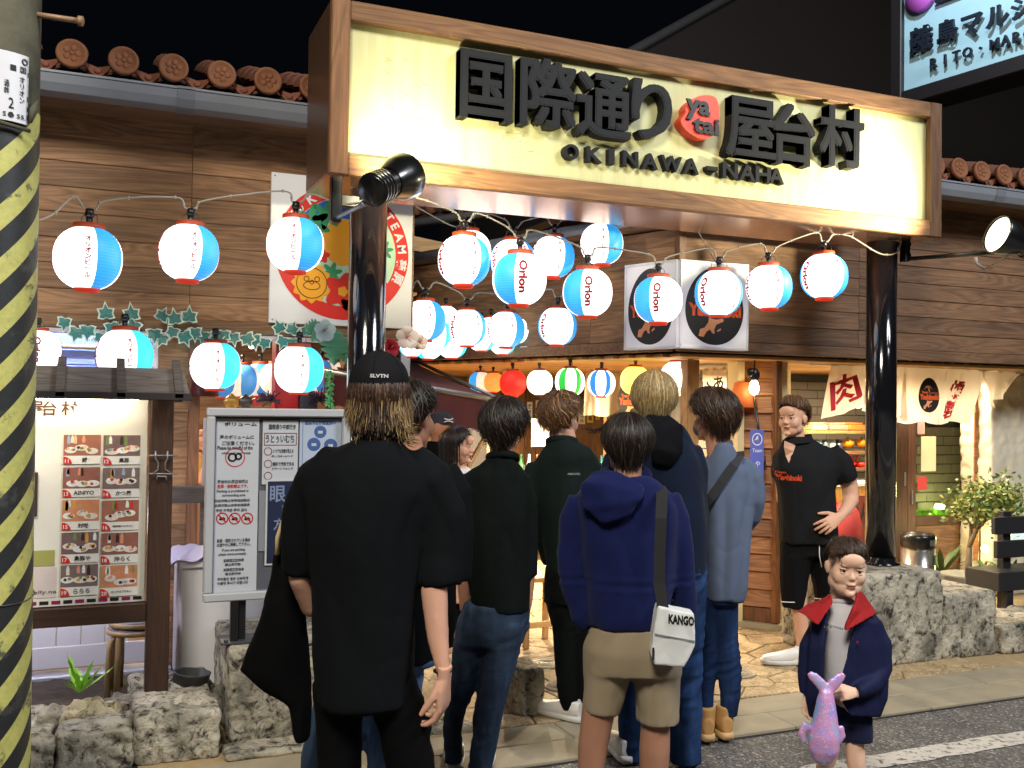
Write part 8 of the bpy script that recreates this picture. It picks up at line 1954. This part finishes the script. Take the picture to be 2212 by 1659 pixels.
# ---------- 9: man in blue shirt ----------
P = Person(1560, 4.75, 'man in a loose grey-blue shirt with a black strap across his back and tan boots', QG); P.shift = -0.026
torso_skin(P, [(1260, 1520, 1605, .09), (1100, 1515, 1620, .09), (1020, 1530, 1605, .07), (980, 1535, 1575, .05), (950, 1535, 1575, .045), (930, 1535, 1575, .045)], [[(1604, 1030, 0, 12), (1628, 1090, 0, 11), (1620, 1140, .06, 12)], [(1545, 1250, 0, 18), (1524, 1500, 0, 9), (1525, 1580, 0, 9)], [(1564, 1250, 0, 20), (1570, 1400, 0, 13), (1576, 1560, 0, 9)]])
hm = MB(); hc = P.L(1537, 905); S = head_parts(hm, Matrix.Translation(hc) @ rot(R(215)), .97); finish(P, hm, .0042, disp=face_disp(S))
hair(P, Matrix.Translation(hc) @ rot(R(215)), (.092, .108, .102), HAIR_DKBRN, 950, style(60, 94, 140), rough=.022, curl=.6, lift=.010, seed=61)
m = MB(); mm = Matrix.Translation(hc) @ rot(R(215)) @ Matrix.Scale(.97, 4); m.ell((0, -.062, -.050), (.050, .045, .044), 16, 12, 0, mm)
for s_ in (-1, 1): m.tube([mm @ Vector(p) for p in ((s_ * .045, -.06, -.03), (s_ * .070, -.02, -.012), (s_ * .083, .012, .012))], .0022, 5); m.tube([mm @ Vector(p) for p in ((s_ * .040, -.055, -.07), (s_ * .068, -.01, -.045), (s_ * .082, .018, -.02))], .0022, 5)
P.put('face_mask', m.mesh('mask', [plain('mask_navy', sr(70, 84, 110), .8)]))
BLS = cloth('shirt_blue_grey', sr(88, 100, 124), .85)
m = MB(); P.trunk(m, [(1292, 1516, 1604, .13), (1262, 1510, 1612, .135), (1200, 1506, 1618, .14), (1120, 1504, 1624, .14), (1060, 1506, 1626, .135), (1015, 1512, 1618, .115), (990, 1522, 1600, .095), (972, 1528, 1590, .075), (955, 1530, 1580, .06)])
P.limb(m, [(1600, 995, 0, 22), (1622, 1030, 0, 23), (1630, 1080, 0, 21), (1628, 1118, .02, 19), (1612, 1134, .08, 15)]); P.limb(m, [(1520, 1010, 0, 20), (1508, 1080, 0, 18)])
P.put('shirt', remesh(m, SV, 7, [BLS], folds(.017, 9, 2.0, .001, 14)))
m = MB(); P.limb(m, [(1554, 962, -.005, 31, .95), (1554, 950, -.005, 27, .9)], 20); P.put('collar', remesh(m, .006, 2, [BLS]))
pts = [(1598, 975, -.03), (1600, 985, -.085), (1585, 1005, -.118), (1560, 1040, -.140), (1535, 1075, -.152), (1512, 1105, -.150), (1500, 1122, -.11)]
strapv(P, [(P.L(*p), Vector((.62, 0, -.5)).normalized() if i > 1 else Vector((1, .2, .1)).normalized()) for i, p in enumerate(pts)], .021, plain('strap_black', sr(20, 20, 24), .7, bump=.3, bs=300), 'bag_strap')
JN4 = denim('jeans_skinny_blue', sr(32, 52, 90))
m = MB(); P.trunk(m, [(1300, 1522, 1592, .10), (1250, 1525, 1600, .10)]); P.limb(m, [(1564, 1280, 0, 32), (1566, 1380, 0, 27), (1574, 1439, 0, 26), (1577, 1499, 0, 22), (1574, 1545, 0, 18)]); P.limb(m, [(1535, 1280, 0, 26), (1530, 1400, 0, 22), (1524, 1500, 0, 18), (1525, 1562, -.02, 15)])
P.put('jeans', remesh(m, SV, 3, [JN4], tube_folds(.007, 120, seed=15)))
TAN = plain('boot_tan', sr(178, 134, 80), .7, var=.15); TANS = plain('boot_sole', sr(196, 160, 110), .7)
shoe(P, 1568, 1590, -.02, R(100), TAN, TANS, 1.05, 'boot', high=.04); shoe(P, 1528, 1600, -.05, R(95), TAN, TANS, 1.05, 'boot', high=.04)
# ---------- 7: man in blue hoodie and shorts ----------
P = Person(1356, 3.72, 'black-haired man in a royal blue hoodie and khaki shorts with a white shoulder bag', QG); P.shift = -0.03
torso_skin(P, [(1370, 1290, 1420, .10), (1200, 1260, 1450, .10), (1090, 1260, 1450, .095), (1060, 1300, 1415, .07), (1025, 1326, 1380, .055), (985, 1326, 1378, .05)], [[(1250, 1100, 0, 24), (1232, 1250, 0, 20), (1255, 1350, .02, 15)], [(1455, 1100, 0, 24), (1475, 1250, 0, 20), (1478, 1340, .02, 15)],
    [(1310, 1440, 0, 44), (1291, 1546, 0, 36), (1281, 1610, 0, 33), (1277, 1665, 0, 30), (1280, 1740, 0, 20), (1282, 1775, 0, 17)], [(1415, 1440, 0, 44), (1416, 1564, 0, 32), (1414, 1620, 0, 34), (1412, 1680, 0, 30), (1410, 1745, 0, 20), (1410, 1780, 0, 17)]])
hm = MB(); hc = P.L(1354, 966); head_parts(hm, Matrix.Translation(hc) @ rot(R(183), R(0)), 1.02); finish(P, hm, skin=SKIN3)
hair(P, Matrix.Translation(hc) @ rot(R(183)), (.090, .108, .098), HAIR_BLACK, 1100, style(60, 98, 144), rough=.008, curl=.2, seed=71, width=.004)
m = MB(); rr = random.Random(4)
for k in range(14): m.tube([P.L(1306 + rr.uniform(-2, 6), 925 + rr.uniform(-6, 6), 0), P.L(1285 + rr.uniform(-6, 6), 934 + rr.uniform(-8, 4), 0), P.L(1262 + rr.uniform(-10, 12), 928 + rr.uniform(-8, 8), 0)], [.0012, .001, .0004], 4)
o = m.build('loose_strands', HAIR_BLACK, P.e); o['kind'] = 'stuff'
HB = cloth('hoodie_royal', sr(21, 28, 70), .9, sheen=.1)
m = MB(); P.trunk(m, [(1352, 1272, 1440, .13), (1330, 1266, 1446, .14), (1230, 1256, 1458, .14), (1140, 1246, 1468, .14), (1090, 1236, 1464, .135), (1062, 1250, 1446, .12), (1042, 1280, 1424, .10), (1026, 1304, 1398, .08)])
P.limb(m, [(1255, 1078, 0, 30), (1236, 1120, 0, 30), (1228, 1190, 0, 27), (1236, 1270, 0, 26), (1252, 1330, .0, 22), (1266, 1356, .02, 18)]); P.limb(m, [(1440, 1075, 0, 30), (1462, 1120, 0, 30), (1474, 1190, 0, 28), (1480, 1270, 0, 25), (1482, 1340, .02, 20)])
P.put('hoodie', remesh(m, SV, 9, [HB], folds(.009, 8, 3.4, .001, 16, cre=[(.93, .03, .003, 160)])))
m = MB(); ring = []
for i in range(25):
    t = 2 * math.pi * i / 24; q = P.L(1352 + 46 * math.cos(t), 1024 + 9 * math.sin(t) + 2, .035 - .085 * math.sin(t)); ring.append(q)
m.tube(ring, .026, 12)
P.limb(m, [(1335, 1035, -.09, 60, .42), (1322, 1062, -.135, 72, .33), (1322, 1090, -.15, 66, .28), (1332, 1122, -.15, 34, .3)], 20)
P.put('hood', remesh(m, .009, 4, [HB], folds(.010, 9, 8, .001, 17)))
KH = cloth('shorts_khaki', sr(142, 128, 106), .85)
m = MB(); P.trunk(m, [(1450, 1262, 1474, .125), (1400, 1260, 1472, .135), (1345, 1276, 1444, .125)]); P.limb(m, [(1315, 1420, 0, 54, 1.05), (1306, 1480, 0, 47, 1.1), (1300, 1537, 0, 42, 1.1)]); P.limb(m, [(1418, 1425, 0, 54, 1.05), (1421, 1490, 0, 50, 1.1), (1422, 1558, 0, 47, 1.1)])
P.put('shorts', remesh(m, SV, 3, [KH], folds(.007, 9, 5, .001, 18)))
shoe(P, 1280, 1785, 0, R(95), WHSH, WHSO); shoe(P, 1410, 1790, 0, R(85), WHSH, WHSO)
# bag
bg_ = empty('shoulder_bag', P.loc, -CY, 'white canvas shoulder bag with black block lettering on a black strap', 'bag')
m = MB(); A_ = [P.L(x, y, -.19) for x, y in ((1421, 1309), (1500, 1326), (1503, 1395), (1478, 1444), (1412, 1438), (1405, 1412))]
ce = sum(A_, Vector()) / 6; n = 6; vs = [v for v in A_] + [v + Vector((0, .09, 0)) for v in A_]
m.add(vs, [tuple(range(6)), tuple(reversed(range(6, 12)))] + [(i, i + 6, (i + 1) % 6 + 6, (i + 1) % 6) for i in range(6)])
me = remesh(m, .006, 4, [cloth('canvas_white', sr(206, 208, 208))], folds(.004, 12, 9, .0008, 19)); new('pouch', me, bg_)
m = MB(); t = MB(); fit_text(t, 'KANGO', 0, 0, P.k(-.19) * 56, P.k(-.19) * 21, 0, .002, .05); q = P.L(1473, 1341, -.202); m.add(project(me, ([(q.x + x, q.y, q.z + z - x * .10) for x, y, z in t.v],)), t.f); m.build('bag_lettering', INK, bg_)
m = MB(); q0 = P.L(1414, 1368, -.197); q1 = P.L(1501, 1384, -.197); m.tube([q0, q1], .003, 6); m.build('seam', cloth('canvas_seam', sr(176, 176, 174)), bg_)
m = MB(); q = P.L(1411, 1412, -.197); m.box(q.x - .004, q.x + .004, q.y - .002, q.y, q.z - .022, q.z + .022); m.build('side_tab', INK, bg_)
pts = [(1425, 1050, -.02), (1428, 1056, -.09), (1430, 1075, -.155), (1428, 1120, -.168), (1425, 1200, -.170), (1424, 1260, -.172), (1432, 1312, -.18)]
P.strap = strapv(P, [(P.L(*p), Vector((1, .0, 0))) for p in pts], .021, plain('strap_black', sr(20, 20, 24), .7), 'bag_strap'); P.strap.parent = bg_; P.strap.name = 'strap'
# ---------- 10: staff man ----------
P = Person(1735, 6.15, 'staff man in black polo with orange lettering, hand on hip beside the pillar'); P.shift = 0.02
torso_skin(P, [(1160, 1695, 1800, .10), (1080, 1692, 1795, .10), (1000, 1688, 1810, .095), (965, 1700, 1780, .07), (950, 1703, 1740, .05), (925, 1700, 1738, .05)],
    [[(1808, 985, 0, 22), (1828, 1025, .02, 20), (1836, 1055, .02, 18), (1838, 1080, .0, 17), (1828, 1100, -.08, 14), (1812, 1118, -.15, 10, .8)], [(1728, 1180, 0, 28), (1722, 1260, 0, 22), (1728, 1330, 0, 16), (1732, 1365, 0, 15), (1731, 1395, 0, 10), (1730, 1425, 0, 10)], [(1780, 1180, 0.05, 28), (1785, 1270, .05, 21), (1786, 1340, .06, 15), (1786, 1410, .06, 10)],
     [(1690, 1000, .05, 18), (1692, 1080, .10, 15), (1720, 1110, .18, 12)]])
hm = MB(); hc = P.L(1712, 904); S = head_parts(hm, Matrix.Translation(hc) @ rot(R(-42), 0), 1.02, cheek=1.06, jaw=1.15); face_features(P, S, .7)
hd = MB(); w0 = P.L(1813, 1117, -.15); hand(hd, frame(w0, (P.L(1775, 1142, -.20) - w0), (.15, -.9, .35)), curl=(16, 26, 18), spread=7, s=1.12, thumb=(50, 10))
finish(P, hm, .0035, extra=[hd], skin=SKINS, disp=face_disp(S), hs=9)
hair(P, Matrix.Translation(hc) @ rot(R(-42)) @ Matrix.Scale(1.02, 4), (.080, .100, .098), HAIR_BROWN, 900, style(56, 78, 118), rough=.014, lift=.012, curl=.2, seed=81, width=.004)
POLO = cloth('polo_black', sr(30, 31, 33))
m = MB(); P.trunk(m, [(1172, 1686, 1812, .14), (1120, 1684, 1806, .145), (1060, 1681, 1802, .145), (1010, 1671, 1812, .14), (985, 1674, 1812, .12), (968, 1684, 1796, .10), (955, 1692, 1770, .08), (944, 1698, 1755, .065)])
P.limb(m, [(1792, 975, 0, 22), (1812, 995, .0, 27), (1822, 1020, .0, 28), (1828, 1036, .01, 27)]); P.limb(m, [(1690, 985, .03, 20), (1684, 1030, .06, 20)])
PO_ = remesh(m, SV, 7, [POLO], folds(.008, 9, 3.5, .001, 22)); P.put('polo_shirt', PO_)
m = MB(); q = P.L(1722, 952, -.02); m.loft([(P.L(1722, 957, -.01), Vector((.10, 0, .01)), Vector((0, .075, .0)), 2), (P.L(1722, 944, .0), Vector((.088, 0, .02)), Vector((0, .066, 0)), 2)], 24, caps=False); me = m.mesh('collar', [POLO]); P.put('collar', me)
m = MB(); A_ = [P.L(x, y, -.1) for x, y in ((1694, 952), (1722, 962), (1716, 975), (1704, 1000), (1699, 985), (1693, 966))]; m.add(project(PO_, (A_,), .004), [tuple(range(6))]); P.put('open_neckline', m.mesh('t', [SKINS]))
m = MB(); t = MB()
fit_text(t, 'Yashinoki', 0, 0, P.k() * 46, P.k() * 13, 0, .001, .06); fit_text(t, 'Team', -.045, .032, P.k() * 18, P.k() * 6, 0, .001, .05)
q = P.L(1710, 1033, -.148)
m.add(project(PO_, ([(q.x + x, q.y, q.z + z) for x, y, z in t.v],)), t.f); P.put('chest_lettering', m.mesh('t', [emit('polo_print', sr(240, 96, 50), .02, sr(244, 96, 48))]))
SH = cloth('shorts_black', sr(20, 20, 22))
m = MB(); P.trunk(m, [(1200, 1686, 1812, .135), (1165, 1690, 1808, .13)]); P.limb(m, [(1722, 1200, 0, 37), (1716, 1250, 0, 31), (1713, 1312, 0, 24)]); P.limb(m, [(1780, 1200, .03, 36), (1786, 1260, .04, 31), (1788, 1306, .05, 27)])
P.put('shorts', remesh(m, SV, 3, [SH], folds(.008, 8, 3.5, .001, 23)))
m = MB(); ring = [P.L(1713 + 25.5 * math.cos(t), 1299 + 2 * math.sin(t), -.075 * math.sin(t)) for t in [2 * math.pi * i / 24 for i in range(25)]]; m.tube(ring, .003, 5); ring = [P.L(1788 + 28.5 * math.cos(t), 1292 + 2 * math.sin(t), .05 - .085 * math.sin(t)) for t in [2 * math.pi * i / 24 for i in range(25)]]; m.tube(ring, .003, 5)
m.tube([P.L(1770, 1176, -.12), P.L(1770, 1200, -.125), P.L(1775, 1225, -.115)], .003, 5); P.put('shorts_piping', m.mesh('t', [PANEL_WHITE]))
shoe(P, 1738, 1432, -.02, R(186), WHSH, WHSO, 1.02); shoe(P, 1784, 1430, .06, R(200), WHSH, WHSO, 1.05)
m = MB(); q = P.L(1730, 1405, 0); m.tube([q, q - Vector((0, 0, .05))], [.034, .036], 14); P.put('sock', m.mesh('s', [BLK]))
# ---------- 11: boy ----------
P = Person(1830, 3.8, 'small boy in navy jacket with red collar, holding a plush fish by its tail'); P.shift = 0.024
torso_skin(P, [(1540, 1805, 1868, .055), (1450, 1792, 1876, .07), (1350, 1785, 1880, .075), (1315, 1795, 1870, .06), (1300, 1805, 1845, .04), (1275, 1805, 1840, .035)],
    [[(1870, 1345, 0, 20), (1893, 1420, 0, 18), (1880, 1470, -.06, 15), (1856, 1492, -.13, 9), (1848, 1495, -.14, 7)], [(1775, 1345, 0, 20), (1752, 1420, -.02, 17), (1745, 1480, -.04, 13), (1744, 1504, -.05, 10)],
     [(1850, 1545, 0, 19), (1846, 1606, 0, 20), (1849, 1640, .0, 21), (1853, 1680, 0, 18), (1857, 1770, 0, 12)], [(1808, 1545, 0, 19), (1794, 1620, .0, 20), (1780, 1660, .0, 18), (1778, 1770, 0, 12)]])
hm = MB(); hc = P.L(1829, 1226); S = head_parts(hm, Matrix.Translation(hc) @ rot(R(-4), R(4), R(3)), .93, cheek=1.16, jaw=1.35, nose=.6); face_features(P, S, .5, .7, mouth_w=.018, lip=plain('lip_child', sr(188, 122, 106), .5))
h1 = MB(); w0 = P.L(1745, 1502, -.05); hand(h1, frame(w0, P.L(1744, 1540, -.05) - w0, (-.3, .9, 0)), curl=(26, 34, 20), s=.68, thumb=(30, 10))
h2 = MB(); w0 = P.L(1846, 1496, -.14); hand(h2, frame(w0, P.L(1812, 1497, -.17) - w0, (.1, -.8, .5)), curl=(50, 60, 30), s=.72, thumb=(30, 20))
finish(P, hm, .0032, extra=[h1, h2], skin=SKINK, disp=face_disp(S), hs=13)
hair(P, Matrix.Translation(hc) @ rot(R(-4), R(4), R(3)) @ Matrix.Scale(.93, 4), (.079, .097, .091), HAIR_DKBRN, 900, style(58, 78, 124), rough=.004, seed=91, width=.0032)
m = MB(); rr = random.Random(6)
for k in range(130):
    x = rr.uniform(1793, 1872); q0 = P.L(x, 1182 + abs(x - 1830) * .16, -.055); q1 = P.L(x + rr.uniform(-4, 4), 1199 + rr.uniform(-5, 5) + abs(x - 1830) * .2, -.082 + abs(x - 1830) * .0006); m.tube([q0, q0.lerp(q1, .5) + Vector((0, -.006, 0)), q1], [.0022, .002, .0006], 4)
o = m.build('fringe', HAIR_DKBRN, P.e); o['kind'] = 'stuff'
m = MB(); P.trunk(m, [(1500, 1785, 1862, .085), (1450, 1780, 1865, .09), (1350, 1776, 1868, .09), (1318, 1785, 1862, .075), (1300, 1796, 1850, .055)]); KT = remesh(m, .007, 3, [cloth('tee_white_kid', sr(192, 190, 196))], folds(.005, 10, 4, .0005, 25)); P.put('t_shirt', KT); collar(P, 1824, 1303, 25, .042, cloth('tee_white_kid', sr(192, 190, 196)), .006, -.005, .012)
m = MB(); t = MB(); q = P.L(1803, 1358, -.1); fit_text(t, '::::::::::::', q.x, q.z, .085, .006, q.y, .001, .02, rot=-.16); m.add(project(KT, (t.v,)), t.f); P.put('shirt_print', m.mesh('t', [plain('print_grey', sr(110, 104, 104), .8)]))
# open jacket: shell with an open front
NVY = cloth('kid_jacket_navy', sr(28, 32, 62), .6, sheen=0); REDL = cloth('kid_jacket_red', sr(146, 30, 32), .6)
def shell(rows, th, mat, name):
    """rows: list of (vy, [(vx, dy)...]) left front edge round the back to right front edge"""
    m = MB(); n = len(rows[0][1]); P3 = [[P.L(x, vy + (o[0] if o else 0), dy) for x, dy, *o in pts] for vy, pts in rows]
    vs = [p for r_ in P3 for p in r_]; R_ = len(rows)
    ctr = sum(vs, Vector()) / len(vs); ins = []
    for p in vs: d = Vector((p.x - ctr.x, p.y - ctr.y, 0)).normalized(); ins.append(p - d * th)
    fs = []
    for i in range(R_ - 1):
        for j in range(n - 1):
            a = i * n + j; fs.append((a, a + 1, a + n + 1, a + n)); b = a + R_ * n; fs.append((b + n, b + n + 1, b + 1, b))
    K = R_ * n
    for j in range(n - 1): fs += [(j, j + K, j + 1 + K, j + 1), ((R_ - 1) * n + j, (R_ - 1) * n + j + 1, (R_ - 1) * n + j + 1 + K, (R_ - 1) * n + j + K)]
    for i in range(R_ - 1): fs += [(i * n, (i + 1) * n, (i + 1) * n + K, i * n + K), (i * n + n - 1, i * n + n - 1 + K, (i + 1) * n + n - 1 + K, (i + 1) * n + n - 1)]
    m.add(vs + ins, fs, 0, True); return m
def spn(pts, k=3):
    out = []
    for i in range(len(pts) - 1):
        for j in range(k): t = j / k; out.append(tuple(a + (b - a) * t for a, b in zip(pts[i], pts[i + 1])))
    return out + [pts[-1]]
rowsj = [(1318, [(1788, -.06), (1768, -.02), (1765, .05), (1830, .10), (1885, .05), (1884, -.02), (1862, -.06)]),
         (1345, [(1786, -.10), (1752, -.05), (1748, .04), (1830, .12), (1904, .04), (1902, -.05), (1850, -.105)]),
         (1400, [(1778, -.12), (1748, -.09), (1738, .03), (1830, .13), (1915, .03), (1912, -.06), (1832, -.12)]),
         (1460, [(1772, -.125), (1742, -.09), (1736, .03), (1830, .13), (1922, .03), (1918, -.07), (1818, -.13)]),
         (1510, [(1768, -.12), (1740, -.08), (1738, .03), (1830, .13), (1918, .03), (1915, -.07), (1812, -.13)]),
         (1550, [(1768, -.11), (1746, -.06), (1748, .03), (1830, .12), (1902, .03), (1902, -.07), (1838, -.125)])]
rowsj = [(vy, spn(p)) for vy, p in rowsj]
m = shell(rowsj, .017, NVY, 'j')
P.limb(m, [(1880, 1348, 0, 24), (1900, 1390, 0, 27), (1902, 1440, -.02, 26), (1885, 1478, -.08, 22), (1856, 1493, -.135, 16), (1850, 1494, -.14, 14)]); P.limb(m, [(1772, 1350, 0, 22), (1750, 1400, -.02, 24), (1744, 1455, -.03, 21), (1744, 1498, -.05, 16)])
P.put('jacket', remesh(m, .006, 6, [NVY], folds(.006, 10, 5, .0006, 26)))
def wing(pts, dys, name='collar_lining'):
    m = MB(); A = [P.L(x, y, d) for (x, y), d in zip(pts, dys)]; n = len(A); c = sum(A, Vector()) / n + Vector((0, -.012, 0)); m.add([c] + A + [a + Vector((0, .018, 0)) for a in A], [(0, i + 1, (i + 1) % n + 1) for i in range(n)] + [(i + 1, i + 1 + n, (i + 1) % n + 1 + n, (i + 1) % n + 1) for i in range(n)] + [tuple(range(2 * n, n, -1))], 0, False)
    me = remesh(m, .004, 5, [REDL], folds(.003, 14, 10, .0005, 27)); P.put(name, me)
wing([(1797, 1282), (1800, 1304), (1782, 1330), (1768, 1352), (1758, 1345), (1742, 1332), (1722, 1322), (1745, 1308), (1775, 1292)], [-.05, -.08, -.125, -.155, -.14, -.10, -.05, -.03, -.03])
wing([(1850, 1270), (1852, 1290), (1842, 1320), (1828, 1350), (1826, 1364), (1850, 1352), (1880, 1334), (1896, 1326), (1886, 1310), (1868, 1285)], [-.05, -.08, -.13, -.15, -.155, -.15, -.10, -.05, -.03, -.03])
m = MB(); m.ell(P.L(1852, 1388, -.128), (.004, .003, .006), 8, 6); P.put('chest_emblem', m.mesh('t', [REDL]))
m = MB(); P.trunk(m, [(1560, 1790, 1882, .08), (1520, 1792, 1880, .08)]); P.limb(m, [(1856, 1545, 0, 29), (1856, 1575, 0, 30), (1855, 1600, 0, 31)]); P.limb(m, [(1810, 1545, 0, 27), (1803, 1580, 0, 27), (1800, 1598, 0, 28)])
P.put('shorts', remesh(m, .008, 3, [cloth('kid_shorts_navy', sr(26, 30, 56))], folds(.005, 10, 5, .0006, 28)))
shoe(P, 1857, 1775, .0, R(-90), WHSH, WHSO, .75); shoe(P, 1778, 1775, .0, R(-95), WHSH, WHSO, .75)
# plush fish
fi = empty('plush_fish', P.loc, -CY, 'glittery lilac and blue plush fish hanging head down in the boy hand', 'toy')
s = NT('iridescent_plush'); v = s.coords(rand=False); a = s.noise(v, 9, 3, .5, .5); b = s.noise(v, 220, 2)
c = s.ramp(a, [(.3, sr(130, 170, 236)), (.45, sr(176, 156, 228)), (.56, sr(216, 152, 204)), (.7, sr(140, 190, 236))]); c = s.mix(s.ramp(b, [(.6, (0, 0, 0)), (.68, (1, 1, 1))]), c, sr(240, 225, 250)); s.col(c); s.set(Roughness=.3, Metallic=.15); s.bump(b, .5, .003); PLM = s.m
m = MB(); D_ = -.24
P.limb(m, [(1785, 1490, D_, 13, .8), (1784, 1510, D_, 19, .85), (1783, 1550, D_, 26, .9), (1780, 1590, D_, 34, .9), (1779, 1620, D_, 33, .85), (1777, 1642, D_, 22, .8), (1776, 1651, D_, 8, .8)], 20)
P.limb(m, [(1785, 1496, D_, 11, .5), (1772, 1476, D_, 13, .45), (1756, 1461, D_, 11, .45), (1747, 1453, D_, 6, .45)], 14); P.limb(m, [(1785, 1496, D_, 11, .5), (1802, 1476, D_, 14, .45), (1816, 1462, D_, 11, .45), (1824, 1455, D_, 6, .45)], 14)
me = remesh(m, .006, 3, [PLM]); new('fish_body', me, fi)
for pts in ([(1756, 1575, D_, 8, .5), (1738, 1568, D_, 12, .45), (1732, 1585, D_, 10, .45), (1738, 1604, D_, 6, .45)], [(1806, 1575, D_, 8, .5), (1816, 1572, D_, 9, .45), (1819, 1590, D_, 9, .45), (1812, 1608, D_, 5, .4)]):
    m = MB(); P.limb(m, pts, 12); new('fin', remesh(m, .005, 3, [PLM]), fi)
# ---------- 12: people inside the left shop ----------
P = Person(424, 8.0, 'customer in a yellow top with brown hair glimpsed inside the left shop'); P.shift = 0
torso_skin(P, [(1200, 405, 440, .10), (1060, 400, 442, .10), (985, 408, 440, .07), (965, 415, 430, .05)], [[(415, 1150, 0, 12), (415, 1280, 0, 9)], [(432, 1150, 0, 12), (432, 1280, 0, 9)], [(436, 1000, 0, 8), (430, 1050, -.1, 7), (415, 1035, -.15, 6)]])
hm = MB(); hc = P.L(424, 945); head_parts(hm, Matrix.Translation(hc) @ rot(R(60)), 1); finish(P, hm, .006); hair(P, Matrix.Translation(hc) @ rot(R(60)), (.086, .104, .1), HAIR_BROWN, 200, rough=.01, seed=95)
m = MB(); P.trunk(m, [(1080, 402, 442, .12), (1000, 402, 442, .11), (975, 410, 438, .08)]); P.put('top', remesh(m, .014, 3, [cloth('yellow_top', sr(214, 160, 80))], folds(.01)))
m = MB(); P.limb(m, [(415, 1070, 0, 14), (415, 1280, 0, 10)]); P.limb(m, [(432, 1070, 0, 14), (432, 1280, 0, 10)]); P.put('trousers', remesh(m, .016, 3, [cloth('brown_trousers', sr(70, 50, 44))]))

bpy.data.scenes.remove(tmp)
